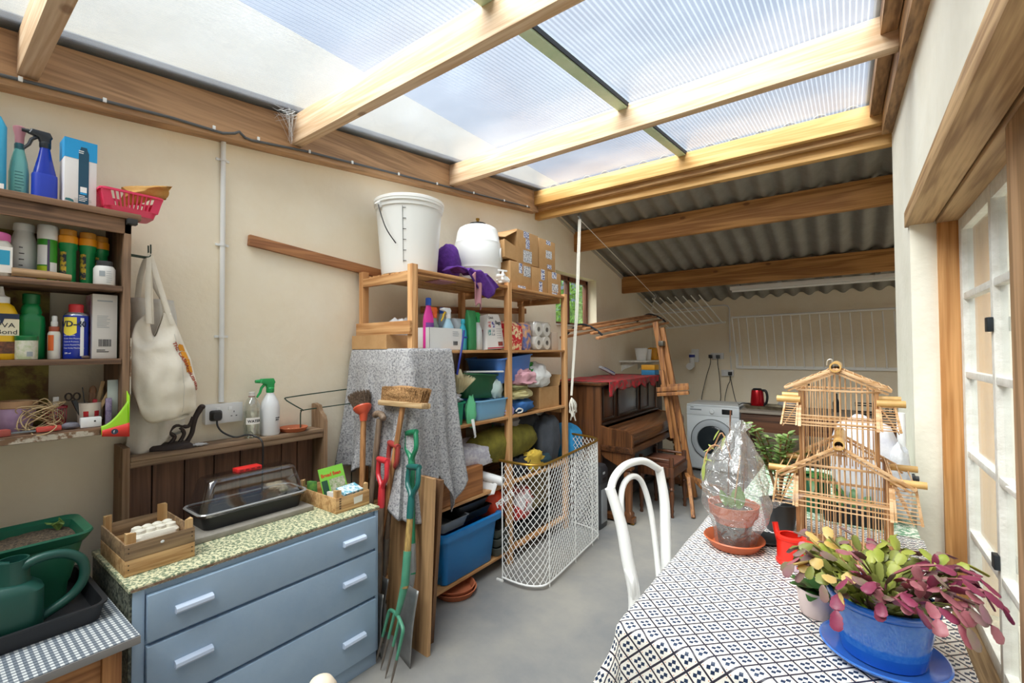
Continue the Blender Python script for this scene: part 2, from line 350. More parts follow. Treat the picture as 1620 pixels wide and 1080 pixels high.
# wall plates
sloped('wall_plate', RAFD, WX+.002, -2.40, -1.45, 3.66, -.17, 0)
sloped('wall_plate', RAFD, WX+.002, -2.392, -1.45, 3.66, -.205, -.172)
RAFR = wood('right wall plate', 'b98f63', '7f5c3c', 'y', 10)
sloped('wall_plate', RAFR, .19, RX+.03, -1.45, 3.66, -.20, -.004)
sloped('wall_plate', RAFR, .13, .186, -1.45, 3.66, -.085, -.004)
def rafter(y, x0=-2.40, x1=.19, w=.055, h=.155):
    z = pz(y); return MB().bx(x0, x1, y, y+w, z-h, z-.004, .004).obj('rafter', RAF, kind='structure')
for y in (.232, 1.236, 2.447, -.85): rafter(y)
# ridge: three members, each a step lower and further back
for nm, m, y0, y1, z0, z1 in (('ridge_beam', RAFY, 3.60, 3.655, 2.905, 3.035), ('ridge_batten', RAFB, 3.657, 3.71, 2.865, 2.93), ('ridge_beam', RAFY, 3.712, 3.775, 2.80, 2.885)):
    MB().bx(WX+.002, 2.3, y0, y1, z0, z1, .004).obj(nm, m, kind='structure')
# purlins and the corrugated sheets
def cz(y): return 2.845-.2535*(y-4.50)
PUR = wood('purlin pine', 'c08c50', '94622f', 'x', 8)
for y, h in ((4.50, .226), (5.83, .226)):
    MB().bx(WX+.002, 2.3, y, y+.06, cz(y)-h, cz(y)-.004, .004).obj('purlin', PUR, kind='structure')
M_corr = mat('fibre cement sheet', '807d76', .9, noise=.6, nscale=7, col2='99968d', bump=.2, bscale=60)
def sheet(name, y0, y1, dz):
    def fn(u, v):
        x = WX-.1+u*4.9; y = y0+(y1-y0)*v
        return (x, y, cz(y)+.028+dz+.025*math.sin(2*PI*x/.177))
    return MB().grid(fn, 420, 4).obj(name, M_corr, kind='structure', solid=.007)
sheet('corrugated_roof', 3.72, 4.75, .012); sheet('corrugated_roof', 4.6, 6.05, .006); sheet('corrugated_roof', 5.9, 7.3, 0)
MB().hexa([(WX+.001, 3.78, cz(3.78)-.03), (WX+.018, 3.78, cz(3.78)-.03), (WX+.018, 6.98, cz(6.98)-.03), (WX+.001, 6.98, cz(6.98)-.03), (WX+.001, 3.78, cz(3.78)), (WX+.018, 3.78, cz(3.78)), (WX+.018, 6.98, cz(6.98)), (WX+.001, 6.98, cz(6.98))]).obj('trim_7', mat('grey painted strip', 'b9b2a2', .7), kind='structure')
MB().bx(-1.9, 2.4, 6.0, 7.0, -.02, .035, .006).obj('trim_8', mat('concrete plinth', 'a09d94', .8, noise=.5, nscale=6, col2='8a877e'), kind='structure')
# outside: yard and planting seen through the small window, and added paving
MB().bx(-9, WX-.18, -3, 12, -.2, -.1).obj('ground', mat('yard', '6f7a55', .95), kind='structure')
MB().bx(2.61, 12, -8, 14, -.2, -.1).obj('ground', mat('bounce paving', 'b9b3a4', .95), kind='structure')  # pale ground added to bounce sunlight in through the hidden opening
random.seed(5)
lf = MB()
for k in range(1500):
    c = Vector((-3.5+random.gauss(0, .3), 6.3+random.gauss(0, .6), 2.05+random.gauss(0, .36))); M = Matrix.Translation(c) @ Euler((random.random()*6, random.random()*6, random.random()*6)).to_matrix().to_4x4()
    lf.add([(-.05, 0, 0), (0, -.025, .01), (.06, 0, 0), (0, .025, .01)], [(0, 1, 2, 3)], M)
for k in range(6): lf.tube([(-3.7+.1*k-.3, 6.4+.12*k, -.1), (-3.7, 6.4+.1*k, 1.2), (-3.7+.2*k-.5, 6.0+.3*k, 2.4)], [.03, .02, .006], 6)
tag(lf.obj('shrub', mat('shrub leaf', '3f6e26', .6, noise=.5, nscale=4, col2='79a846', trans=.3), smooth=0), 'leafy green shrub growing outside the small window', 'shrub')
# ================================================================== wall cupboard on the left and what stands in it
OW = wood('old brown cupboard wood', '8c6a50', '5d4534', 'y', 16, .7)
OWV = wood('old brown upright wood', '93745a', '6b5340', 'z', 16, .7)
CX = -2.20                              # front of the cupboard
c = thing('wall_cupboard', 'old brown open cupboard with peeling paint hung on cream wall', 'cupboard', (-2.33, .1, 1.21))
MB().bx(WX+.004, CX+.012, -.42, .545, 2.012, 2.036, .003).obj('top_board', OW, c)
MB().bx(CX-.012, CX, -.40, .518, 1.955, 2.011, .002).obj('fascia', OW, c)
MB().bx(WX+.004, CX, .496, .518, 1.21, 2.011, .002).obj('side_panel', OWV, c)
MB().bx(WX+.004, CX, -.40, -.38, 1.21, 2.011, .002).obj('side_panel', OWV, c)
for z in (1.755, 1.481): MB().bx(WX+.02, CX-.004, -.38, .495, z-.02, z, .002).obj('shelf', OW, c)
MB().bx(WX+.004, CX+.012, -.40, .495, 1.205, 1.232, .003).obj('shelf', OW, c)
MB().bx(WX+.004, WX+.014, -.38, .335, 1.233, 1.955).obj('back_board', mat('mottled back board', '6a5233', .9, noise=.12, nscale=9, col2='8c8142'), c)
MB().bx(CX+.013, CX+.016, -.40, .43, 1.207, 1.226).obj('peeling_paint', mat('peeling white paint', '7a5d44', .8, noise=.08, nscale=26, col2='bfb5a4'), c, label='flaking white paint')
MB().bx(CX-.03, CX+.004, .519, .5215, 1.32, 1.56).obj('peeling_paint', mat('peeling white paint', '7a5d44'), c, label='flaking white paint')
def pl(name, col, rough=.38, **k): return mat(name, col, rough, **k)
M_white = pl('white plastic', 'e9eaea'); M_black = pl('black plastic', '17181a'); M_dgrey = pl('dark grey plastic', '3b3d40')
M_ink = mat('black print', '1b1c22', .6); M_wht = mat('white print', 'f4f4f2', .6); M_red = pl('red plastic', 'd32a2a'); M_grn = pl('green plastic', '12884a')
def facing(x, y, z): return frame((x, y, z), (0, 1, 0), (0, 0, 1))       # text facing +x
def lines(n, y0, x, z0, dz, w, h=.0022, seed=0, parent=None, m=None, name='small_print'):
    rnd = random.Random(seed); b = MB()
    for k in range(n): b.bx(x, x+.0004, y0, y0+w*rnd.uniform(.6, 1), z0-k*dz-h, z0-k*dz)
    return b.obj(name, m or M_ink, parent, smooth=0)
def curvelabel(t, name, at, r, a0, a1, z0, z1, m, sx=1, sy=1, off=.0008, r1=None):   # label wrapped round a bottle, angles from +x in degrees
    def fn(u, v):
        a = R(a0+(a1-a0)*u); rr = (r if r1 is None else r+(r1-r)*v)+off
        return (at[0]+rr*sx*math.cos(a), at[1]+rr*sy*math.sin(a), at[2]+z0+(z1-z0)*v)
    return MB().grid(fn, 14, 1).obj(name, m, t)
def trigger(t, at, m, s=1, M0=None, tm=None):   # pump spray head whose nozzle points along -y
    x, y, z = at
    b = MB(); b.lathe([(.014*s, 0), (.0155*s, .004*s), (.0155*s, .018*s), (.012*s, .022*s)], (x, y, z), 14)
    b.loft([rrect(.02*s, .03*s, .006*s, 3, z+.02*s, x, y), rrect(.02*s, .034*s, .006*s, 3, z+.034*s, x, y-.002*s), rrect(.022*s, .062*s, .006*s, 3, z+.042*s, x, y-.012*s), rrect(.016*s, .05*s, .006*s, 3, z+.058*s, x, y-.012*s)])
    b.cyl((x, y-.04*s, z+.048*s), (x, y-.058*s, z+.048*s), .008*s, .006*s, 10)
    h = b.obj('spray_head', m, t)
    MB().tube([(x, y-.02*s, z+.036*s), (x, y-.034*s, z+.022*s), (x, y-.04*s, z+.002*s), (x, y-.052*s, z-.016*s)], [.006*s, .0055*s, .005*s, .004*s], 8).obj('trigger', tm or m, h)
    return h
# top board ---------------------------------------------------------
z0 = 2.037
t = thing('spray_bottle', 'tall blue bottle with dark cap at the left end of the cupboard top', 'bottle', (-2.30, .165, z0))
MB().rloft([(.05, .07, .02, 0), (.052, .076, .02, .004), (.052, .076, .02, .235), (.035, .05, .016, .268), (.03, .032, .014, .274)], (-2.30, .165, z0)).obj('body', pl('sky blue plastic', '2aa3cf', noise=.5, nscale=12, col2='49b8dd'), t)
MB().lathe([(.02, .270), (.021, .274), (.021, .30), (.017, .306)], (-2.30, .165, z0), 16).obj('cap', M_dgrey, t)
MB().bx(-2.2735, -2.273, .178, .196, z0+.012, z0+.036).obj('hazard_label', M_wht, t)
lines(9, .150, -2.2735, z0+.2, .016, .035, seed=2, parent=t, m=M_wht)
t = thing('spray_bottle', 'pale turquoise bottle with pink neck on the cupboard top', 'bottle', (-2.335, .236, z0))
MB().rloft([(.04, .048, .018, 0), (.042, .05, .018, .004), (.042, .05, .018, .10), (.038, .042, .018, .14), (.024, .024, .011, .185), (.02, .02, .009, .2)], (-2.335, .236, z0)).obj('body', pl('turquoise liquid bottle', '7cc4bb', .25), t)
MB().lathe([(.0125, .15), (.013, .2), (.011, .205)], (-2.335, .236, z0), 14).obj('neck_sleeve', pl('dark teal sleeve', '2d5f66'), t)
MB().lathe([(.011, .2), (.012, .228), (.012, .23), (.0165, .252), (.017, .262), (.012, .265)], (-2.335, .236, z0), 14).obj('cap', pl('dusty pink plastic', 'cf8d96'), t)
lines(8, .224, -2.3135, z0+.1, .011, .026, seed=3, parent=t, m=mat('teal print', '2e6e74', .6))
t = thing('spray_bottle', 'royal blue trigger spray bottle with black head on the cupboard top', 'bottle', (-2.30, .295, z0))
b = MB(); b.rloft([(.046, .058, .02, 0), (.05, .064, .022, .006), (.05, .064, .022, .09), (.042, .054, .02, .12), (.03, .036, .014, .165), (.024, .026, .011, .198)], (-2.30, .295, z0)); BL = pl('royal blue plastic', '132e9c', .25); b.obj('body', BL, t)
MB().rloft([(.052, .066, .022, .002), (.052, .066, .022, .096), (.05, .064, .02, .102)], (-2.30, .295, z0)).obj('label_sleeve', pl('blue sleeve', '1f3aae', .4), t)
trigger(t, (-2.30, .295, z0+.198), pl('black spray head', '22262b'), 1.0)
t = thing('carton', 'white and blue carton with bottle picture on the cupboard top', 'box', (-2.29, .383, z0))
MB().bx(-2.335, -2.25, .338, .425, z0, z0+.245, .001).obj('carton_body', mat('white card', 'e6e3e2', .6), t)
MB().bx(-2.3358, -2.2492, .3372, .4258, z0+.175, z0+.2458).obj('blue_band', mat('cyan card', '1d9ddc', .5), t)
MB().prism([(-.014, -.195), (.014, -.195), (.014, 0), (.010, .012), (.008, .022), (-.008, .022), (-.010, .012), (-.014, 0)], .0008, facing(-2.2494, .389, z0+.20)).obj('bottle_picture', mat('petrol blue print', '174a63', .5), t)
MB().bx(-2.2486, -2.2482, .380, .398, z0+.055, z0+.075).obj('picture_label', M_wht, t); MB().bx(-2.2486, -2.2482, .380, .398, z0+.048, z0+.0545).obj('picture_label', mat('cyan card', '1d9ddc'), t)
lines(4, .377, -2.2486, z0+.043, .006, .024, .0022, 1, t, M_wht); lines(2, .375, -2.2486, z0+.208, .007, .02, .003, 4, t, M_wht)
lines(4, .365, -2.2494, z0+.03, .005, .05, .0012, 6, t, mat('grey print', '9aa0a4', .6)); MB().prism([(-.012, 0), (.012, -.004), (.010, .004), (0, .008), (-.01, .007)], .0006, facing(-2.2494, .352, z0+.018)).obj('logo', mat('teal print', '2e6e74'), t)
t = thing('plastic_basket', 'small pink slotted basket on the right end of the cupboard top', 'basket', (-2.285, .525, z0))
PK = pl('hot pink plastic', 'e33a63', .35); by = .525; b = MB()
b.rloft([(.115, .145, .02, .001), (.115, .145, .02, .005)], (-2.285, by, z0))
def ring2(w0, d0, w1, d1, za, zb): b.loft([rrect(w0, d0, .02, 4, z0+zb, -2.285, by), rrect(w1, d1, .022, 4, z0+zb, -2.285, by), rrect(w1, d1, .022, 4, z0+za, -2.285, by), rrect(w0, d0, .02, 4, z0+za, -2.285, by)], False, False, True)
ring2(.142, .182, .158, .198, .078, .086)
b.loft([rrect(.128, .160, .02, 4, z0+.026, -2.285, by), rrect(.116, .146, .02, 4, z0+.001, -2.285, by)], False, False)
for side in range(4):
    n = 12 if side % 2 == 0 else 9
    for k in range(n+1):
        q = -1+2*k/n; w = .0045 if 0 < k < n else .022
        lo = {0: (.0635, q*.068), 1: (q*.052, .0795), 2: (-.0635, q*.068), 3: (q*.052, -.0795)}[side]; hi = {0: (.0725, q*.085), 1: (q*.065, .0925), 2: (-.0725, q*.085), 3: (q*.065, -.0925)}[side]
        nrm = {0: (1, 0, 0), 1: (0, 1, 0), 2: (-1, 0, 0), 3: (0, -1, 0)}[side]
        b.bar((-2.285+lo[0], by+lo[1], z0+.022), (-2.285+hi[0], by+hi[1], z0+.084), w, .003, nrm)
b.obj('basket_body', PK, t)
t = MB()
def pbag(u, v):     # flattened bag lying over the basket rim, folded shut at its far end
    a = 2*PI*u; w = .052*(1-.12*v); h = .030*(1-v)**.7+.004; q = .006*math.sin(a*5+v*11)
    return (-2.285+(w+q)*math.cos(a), .515+.135*v+.01*math.sin(a*3), z0+.078+.085*v-.03*v*v+(h+q)*math.sin(a)+.02*math.cos(a)*v)
t.grid(pbag, 40, 18)
t.add([pbag(k/20, 0) for k in range(20)], [tuple(range(20))]); t.add([pbag(k/20, 1) for k in range(20)], [tuple(range(20))])
tag(t.obj('paper_bag', mat('brown paper', 'c69a58', .8, noise=.4, nscale=20, col2='b37f35')), 'crumpled ochre paper bag lying in the pink basket', 'bag')
MB().bx(CX+.0, CX+.03, .50, .53, 1.99, 2.011, .002).obj('corner_bracket', mat('black iron', '2a2a2c', .5), c)
# upper shelf --------------------------------------------------------
z0 = 1.756
t = thing('jar', 'squat jar with pink lid and blue label at left of upper shelf', 'jar', (-2.26, .185, z0))
MB().rloft([(.07, .078, .02, 0), (.074, .082, .02, .003), (.074, .082, .02, .105), (.06, .066, .02, .12)], (-2.26, .175, z0)).obj('body', pl('clear jar plastic', 'c9c4b8', .2), t)
MB().lathe([(.036, .118), (.038, .121), (.038, .142), (.034, .146)], (-2.26, .175, z0), 24).obj('lid', pl('pink lid', 'df6fae'), t)
MB().bx(-2.2227, -2.2222, .142, .214, z0+.012, z0+.098).obj('label', mat('white label', 'efeae2', .5), t); MB().bx(-2.2221, -2.2218, .142, .208, z0+.038, z0+.086).obj('label', mat('aqua label', '2c9ec4', .5), t); lines(3, .15, -2.2217, z0+.075, .012, .025, .003, 5, t, M_wht)
t = thing('bottle', 'big white plastic bottle with printed scale on upper shelf', 'bottle', (-2.36, .254, z0))
MB().lathe([(.034, 0), (.037, .004), (.037, .115), (.034, .14), (.025, .178), (.023, .183)], (-2.36, .254, z0), 24).obj('body', M_white, t)
MB().lathe([(.027, .181), (.028, .184), (.027, .206), (.024, .209)], (-2.36, .254, z0), 20).obj('cap', M_white, t)
lines(4, .238, -2.3225, z0+.12, .021, .014, .003, 1, t)
t = thing('spray_can', 'tall green and white can with white cap on upper shelf', 'can', (-2.30, .305, z0))
MB().lathe([(.025, 0), (.026, .004), (.026, .15), (.024, .154)], (-2.30, .305, z0), 20).obj('body', pl('bright green can', '3f9a2f'), t)
MB().lathe([(.0262, .152), (.0268, .155), (.0262, .2), (.023, .204)], (-2.30, .305, z0), 20).obj('cap', M_white, t)
curvelabel(t, 'label', (-2.30, .305, z0), .026, -75, -8, .06, .13, M_wht); curvelabel(t, 'label', (-2.30, .305, z0), .026, 8, 60, .02, .07, M_wht); curvelabel(t, 'label', (-2.30, .305, z0), .026, -75, -8, .005, .055, mat('lime label', 'b8cf24', .5)); curvelabel(t, 'label', (-2.30, .305, z0), .0262, -7, 6, .002, .15, mat('purple label', '54486a', .5))
first = None
for k, (x, y, lab) in enumerate(((-2.295, .358, 'green tube with orange clear cap, nearest the striped can'), (-2.30, .412, 'green tube with orange clear cap behind the white tub, middle of three'), (-2.335, .455, 'green tube with orange clear cap, last of three beside the cupboard side'))):
    if not first:
        first = thing('slug_pellet_tube', lab, 'tube', (x, y, z0), 0, 'green tubes on the upper shelf')
        MB().lathe([(.0215, 0), (.022, .003), (.022, .125), (.0255, .13), (.0255, .15)], (x, y, z0), 20).obj('body', M_grn, first)
        MB().lathe([(.0262, .148), (.0265, .15), (.0265, .174), (.024, .176)], (x, y, z0), 20).obj('collar', pl('orange plastic', 'eb9a18'), first)
        MB().lathe([(.0235, .175), (.0235, .197), (.02, .199)], (x, y, z0), 20).obj('cap', pl('amber clear cap', 'c98c3a', .2), first)
        curvelabel(first, 'label', (x, y, z0), .022, -70, -20, .02, .115, mat('yellow striped label', '2b3442', .5, noise=.1, nscale=45, col2='d9b53a'))
    else: dup(first, (x, y, z0), label=lab)
t = thing('tub', 'small white tub with black lid at front of upper shelf', 'tub', (-2.235, .448, z0))
MB().lathe([(.03, 0), (.0315, .003), (.0315, .06), (.026, .07)], (-2.235, .448, z0), 22).obj('body', mat('pale label tub', 'dcdad6', .5), t)
MB().lathe([(.022, .069), (.0235, .071), (.0235, .088), (.02, .09)], (-2.235, .448, z0), 20).obj('lid', M_dgrey, t)
curvelabel(t, 'label', (-2.235, .448, z0), .0315, -38, -8, .03, .05, mat('grey print', '9aa0a4')); lines(6, .447, -2.2035, z0+.05, .008, .02, .0012, 3, t, mat('grey print', '9aa0a4'))
tag(MB().tube([(-2.218, .212, z0+.017), (-2.22, .30, z0+.0165), (-2.222, .355, z0+.014)], [.0145, .0145, .012], 12).obj('wooden_stick', wood('bare stick', 'b3906a', '86684a', 'y', 20)), 'short round wooden stick lying at front of upper shelf', 'stick')
# middle shelf -------------------------------------------------------
z0 = 1.482
t = thing('glue_bottle', 'yellow glue bottle with white nozzle on middle shelf', 'bottle', (-2.28, .195, z0))
YE = pl('yellow plastic', 'e9b912')
MB().rloft([(.06, .072, .02, 0), (.064, .08, .02, .004), (.064, .08, .02, .15), (.05, .06, .02, .18), (.036, .038, .016, .19)], (-2.28, .195, z0)).obj('body', YE, t)
b = MB(); b.lathe([(.019, .188), (.021, .19), (.021, .21), (.012, .214), (.009, .218), (.005, .245)], (-2.28, .195, z0), 16); b.obj('nozzle', M_white, t)
MB().bx(-2.2478, -2.2473, .156, .2345, z0+.08, z0+.135).obj('label', mat('cream label', 'e6dcc0', .5), t); MB().bx(-2.2478, -2.2473, .156, .2345, z0+.136, z0+.153).obj('label', mat('navy label', '1c2c4a', .5), t)
MB().prism([(-.016, 0), (.016, 0), (.012, -.016), (0, -.021), (-.012, -.016)], .0008, facing(-2.2474, .185, z0+.138)).obj('badge', mat('navy label', '1c2c4a'), t); text('badge_text', '501', .011, M_wht, facing(-2.2464, .185, z0+.123), t, align='CENTER')
text('lettering', 'PVA', .022, M_ink, facing(-2.2471, .182, z0+.107), t, align='LEFT', sx=1.1); text('lettering', 'Bond', .022, M_ink, facing(-2.2471, .182, z0+.085), t, align='LEFT', sx=1.05)
MB().bx(-2.2478, -2.2473, .156, .2345, z0+.02, z0+.06).obj('label', mat('brown picture', '4a2d20', .5, noise=.3, nscale=40, col2='9a5c36'), t)
t = thing('bottle', 'green plastic fertiliser bottle behind the small seed tub', 'bottle', (-2.32, .27, z0))
MB().rloft([(.055, .066, .02, 0), (.06, .072, .02, .004), (.06, .072, .02, .12), (.056, .066, .02, .15), (.048, .05, .018, .158), (.05, .054, .02, .166), (.044, .046, .018, .186), (.032, .034, .015, .196)], (-2.32, .27, z0)).obj('body', pl('leaf green plastic', '1b8a4d', .3), t)
MB().lathe([(.021, .194), (.0225, .197), (.0225, .228), (.019, .231)], (-2.32, .27, z0), 20).obj('cap', pl('dark green plastic', '0e6b38'), t)
t = thing('seed_tub', 'small round tub with green lid in front of green bottle', 'tub', (-2.245, .252, z0))
MB().lathe([(.0265, 0), (.0275, .003), (.0275, .066)], (-2.245, .252, z0), 24).obj('body', mat('printed white tub', 'dcd8cc', .5, noise=.25, nscale=60, col2='b9c39a'), t)
MB().lathe([(.0278, .064), (.0285, .066), (.0285, .078), (.026, .08)], (-2.245, .252, z0), 24).obj('lid', pl('dark green plastic', '0e6b38'), t)
curvelabel(t, 'barcode', (-2.245, .252, z0), .0275, -5, 25, .01, .026, mat('grey print', '9aa0a4'))
t = thing('pump_bottle', 'small clear pump bottle with orange label on middle shelf', 'bottle', (-2.27, .322, z0))
MB().lathe([(.0165, 0), (.0172, .003), (.0172, .09), (.013, .1)], (-2.27, .322, z0), 18).obj('body', pl('milky bottle', 'd9d6cc', .25), t)
MB().lathe([(.0142, .098), (.0145, .112), (.013, .115)], (-2.27, .322, z0), 16).obj('collar', pl('brown collar', '9a4a34'), t)
MB().lathe([(.006, .112), (.0095, .12), (.0095, .132), (.0075, .134), (.0075, .152), (.005, .154)], (-2.27, .322, z0), 14).obj('pump', M_white, t)
curvelabel(t, 'label', (-2.27, .322, z0), .0172, -70, -12, .03, .085, mat('orange label', 'd9662c', .5))
t = thing('spray_can', 'blue and yellow lubricant can with red cap on middle shelf', 'can', (-2.27, .378, z0))
ca = (-2.27, .378, z0); CB = pl('deep blue can', '142f9e', .3)
MB().lathe([(.033, 0), (.0345, .003), (.0345, .155), (.033, .158)], ca, 28).obj('body', CB, t); MB().lathe([(.0335, .157), (.031, .163), (.02, .170)], ca, 28, caps=False).obj('shoulder', mat('steel rim', 'd5d8dc', .25, .8), t)
MB().lathe([(.0195, .165), (.0205, .168), (.0205, .196), (.018, .199)], ca, 20).obj('cap', pl('red cap', 'd0353c'), t)
def shield(u, v):
    a = R(-72+u*66); zb = .094-.01*math.sin(PI*u); z = zb+(.15-zb)*v; return (ca[0]+.0352*math.cos(a), ca[1]+.0352*math.sin(a), ca[2]+z)
MB().grid(shield, 16, 1).obj('shield_label', mat('yellow shield', 'f0dc4e', .45), t)
curvelabel(t, 'side_label', ca, .0345, 10, 28, .01, .148, M_wht)
def wrap(s, size, z, a, r, m, nm='lettering', bold=0):
    me = text(nm, s, size, m, Matrix(), t, ext=0, bold=bold); inv = _ROOT[t].inverted()
    for v in me.data.vertices:
        w = _ROOT[t] @ v.co; aa = R(a)+w.x/r; v.co = inv @ Vector((ca[0]+r*math.cos(aa), ca[1]+r*math.sin(aa), ca[2]+z+w.y))
wrap('WD-40', .029, .116, -104, .0358, mat('navy label', '1c2c4a'), bold=.0009)
for k, s in enumerate(('Stops Squeaks', 'Drives Out Moisture', 'Cleans & Protects', 'Loosens Rusted Parts', 'Frees Sticky Mechanisms')): wrap(s, .0062, .083-k*.0115, -70, .0349, M_wht)
wrap('200 ml', .0075, .018, -64, .0349, M_wht)
t = thing('carton', 'tall grey white carton with barcode on middle shelf', 'box', (-2.28, .455, z0))
MB().bx(-2.335, -2.24, .417, .488, z0, z0+.24, .001).obj('carton_body', mat('grey white card', 'cfcac4', .6), t)
MB().bx(-2.3355, -2.262, .4163, .4169, z0, z0+.238).obj('side_print', mat('magenta print', 'a83a78', .5, noise=.3, nscale=20, col2='c9b9c6'), t)
MB().bx(-2.336, -2.24, .4882, .4888, z0, z0+.236).obj('side_print', mat('dark green print', '1f4a35', .5), t)
b = MB(); rnd = random.Random(3); y = .435
while y < .47: w = rnd.uniform(.0008, .003); b.bx(-2.2398, -2.2394, y, y+w, z0+.045, z0+.072); y += w+rnd.uniform(.0008, .002)
b.obj('barcode', M_ink, t, smooth=0); lines(1, .430, -2.2398, z0+.218, .01, .045, .005, 2, t, mat('grey print', '9aa0a4')); lines(8, .430, -2.2398, z0+.16, .006, .044, .002, 7, t, mat('grey print', '9aa0a4')); lines(2, .430, -2.2398, z0+.033, .006, .035, .003, 8, t)
tag(MB().blob((-2.212, .395, z0+.006), (.008, .012, .006), 3, .2, 10).obj('pebble', mat('brown nut', '4a3528', .6)), 'tiny brown nut lying before the blue can', 'nut')
# bottom shelf -------------------------------------------------------
z0 = 1.233
TERR = mat('terracotta', 'c0714c', .8, noise=.4, nscale=12, col2='ad5f3d')
t = thing('flower_pot', 'lilac painted pot of twine at left of bottom shelf', 'pot', (-2.29, .235, z0))
MB().lathe([(.036, 0), (.038, .002), (.05, .085), (.046, .085), (.04, .06)], (-2.29, .235, z0), 28, caps=False).obj('pot_body', mat('lilac paint', 'b79cc0', .7, noise=.3, nscale=20, col2='a58ab2'), t)
MB().lathe([(.0505, .084), (.053, .086), (.053, .108), (.049, .108), (.046, .085)], (-2.29, .235, z0), 28, caps=False).obj('rim', mat('bare clay rim', 'a5815f', .8), t)
rnd = random.Random(11); b = MB(); pts = []
for k in range(46): a = k*1.9; pts.append((-2.245+.028*math.cos(a*1.3)+rnd.uniform(-.008, .012), .285+.055*math.sin(a)+rnd.uniform(-.02, .02), max(z0+.006, z0+.05+.045*math.sin(a*.7)+rnd.uniform(-.02, .02))))
pts += [(-2.215, .26, z0+.01), (-2.19, .27, z0-.005), (-2.182, .30, z0+.0), (-2.19, .32, z0+.02), (-2.21, .30, z0+.03)]
b.tube(spline(pts, 6), .0017, 5); tag(b.obj('twine', mat('jute twine', 'b79f78', .9)), 'tangled beige garden twine spilling over bottom shelf', 'twine')
t = thing('berry_punnet', 'small red slotted punnet behind the twine on bottom shelf', 'punnet', (-2.33, .335, z0))
b = MB(); b.rloft([(.06, .055, .01, 0), (.06, .055, .01, .03)], (-2.33, .335, z0))
for k in range(9):
    for xx in (-2.303, -2.357): b.bx(xx-.0015, xx+.0015, .309+.0065*k-.0014, .309+.0065*k+.0014, z0+.03, z0+.07)
b.loft([rrect(.066, .062, .01, 4, z0+.07, -2.33, .335), rrect(.066, .062, .01, 4, z0+.078, -2.33, .335), rrect(.058, .054, .01, 4, z0+.078, -2.33, .335), rrect(.058, .054, .01, 4, z0+.07, -2.33, .335)], False, False, True)
b.obj('punnet_body', pl('dark red plastic', '9c2030'), t); tag(MB().bx(-2.333, -2.328, .33, .345, z0+.035, z0+.11).obj('plant_tag', M_wht), 'white plant tag standing in the red punnet', 'tag')
t = thing('flower_pot', 'cream pot with red spots holding pencils on bottom shelf', 'pot', (-2.29, .422, z0))
MB().lathe([(.03, 0), (.032, .002), (.037, .085), (.034, .085), (.03, .01)], (-2.29, .422, z0), 26, caps=False).obj('pot_body', mat('cream glazed pot', 'd6cabb', .4), t)
for a in (-38, 12): curvelabel(t, 'red_spot', (-2.29, .422, z0), .0345, a, a+24, .035, .055, mat('red spot', 'b8232a', .5), r1=.0355)
GR = mat('dark tool steel', '3b322e', .5, .3); n = 0
for nm, lab, m, p, w, h, L, dx, dy in (('pen', 'black pen leaning in the spotted pot', M_black, (.0, -.005), .003, .003, .13, -.02, -.012), ('scissors', 'dark scissor handles in the spotted pot', GR, (-.005, -.014), .010, .006, .085, -.01, -.03), ('lolly_stick', 'pale wooden plant stick leaning right in the spotted pot', wood('plant stick', 'd8b98b', 'b08f62', 'z', 20, knots=False), (.010, .008), .012, .002, .12, .02, .045), ('lolly_stick', 'shaded wooden plant stick behind the pale one in the spotted pot', wood('plant stick', 'd8b98b', 'b08f62'), (-.012, .012), .012, .002, .15, -.01, .03), ('paintbrush', 'brown wooden paintbrush handle in the spotted pot', wood('brush handle', '8a6244', '5c402c', 'z', 20, knots=False), (-.002, .002), .018, .009, .115, -.005, .008), ('pliers', 'black rubber pliers in the spotted pot', M_black, (.012, -.014), .014, .008, .085, .0, -.03), ('marker', 'red craft knife standing in the spotted pot', pl('red plastic handle', 'b5222c'), (.016, .004), .013, .008, .085, .004, .008)):
    x, y = -2.29+p[0], .422+p[1]; b = MB(); a0 = Vector((x, y, z0+.012)); a1 = Vector((x+dx, y+dy, z0+.012+L)); b.bar(a0, a1, w, h, (1, 0, 0), min(w, h)*.3)
    if nm == 'scissors':
        for s in (-1, 1): b.tube([a1+Vector((0, s*.011+.009*math.cos(q), .012+.013*math.sin(q))) for q in [R(30*k) for k in range(12)]], .003, 6, True)
    if nm == 'paintbrush': b.blob(tuple(a1), (.007, .011, .02), 1, .05, 12)
    tag(b.obj(nm, m), lab, nm.replace('_', ' '))
t = MB().bx(-2.235, -2.212, .385, .442, z0, z0+.036, .003).obj('small_box', M_white); tag(t, 'small white plastic box before the spotted pot', 'box')
MB().cyl((-2.2118, .423, z0+.022), (-2.211, .423, z0+.022), .003, None, 10).obj('button', M_ink, t)
t = thing('knife', 'folding knife with red handle lying at front of bottom shelf', 'knife', (-2.205, .29, z0))
MB().bar((-2.205, .272, z0+.011), (-2.207, .335, z0+.011), .018, .018, (0, 0, 1), .006).obj('handle', pl('coral plastic', 'c5483e'), t); MB().bar((-2.205, .272, z0+.009), (-2.206, .215, z0+.009), .014, .006, (0, 0, 1), .001).obj('blade', mat('grey steel', '7b8087', .35, .8), t)
tag(MB().blob((-2.225, .36, z0+.012), (.016, .025, .012), 4, .15, 14).obj('cable_tie_bundle', mat('grey rubber', '6c6a74', .6)), 'small grey rubber bundle beside the knife', 'bundle')
tag(MB().bar((-2.2, .17, z0+.012), (-2.207, .215, z0+.011), .026, .024, (0, 0, 1), .008).obj('trowel_handle', pl('dull red handle', 'a24a40')), 'dull red tool handle at left of bottom shelf', 'handle')
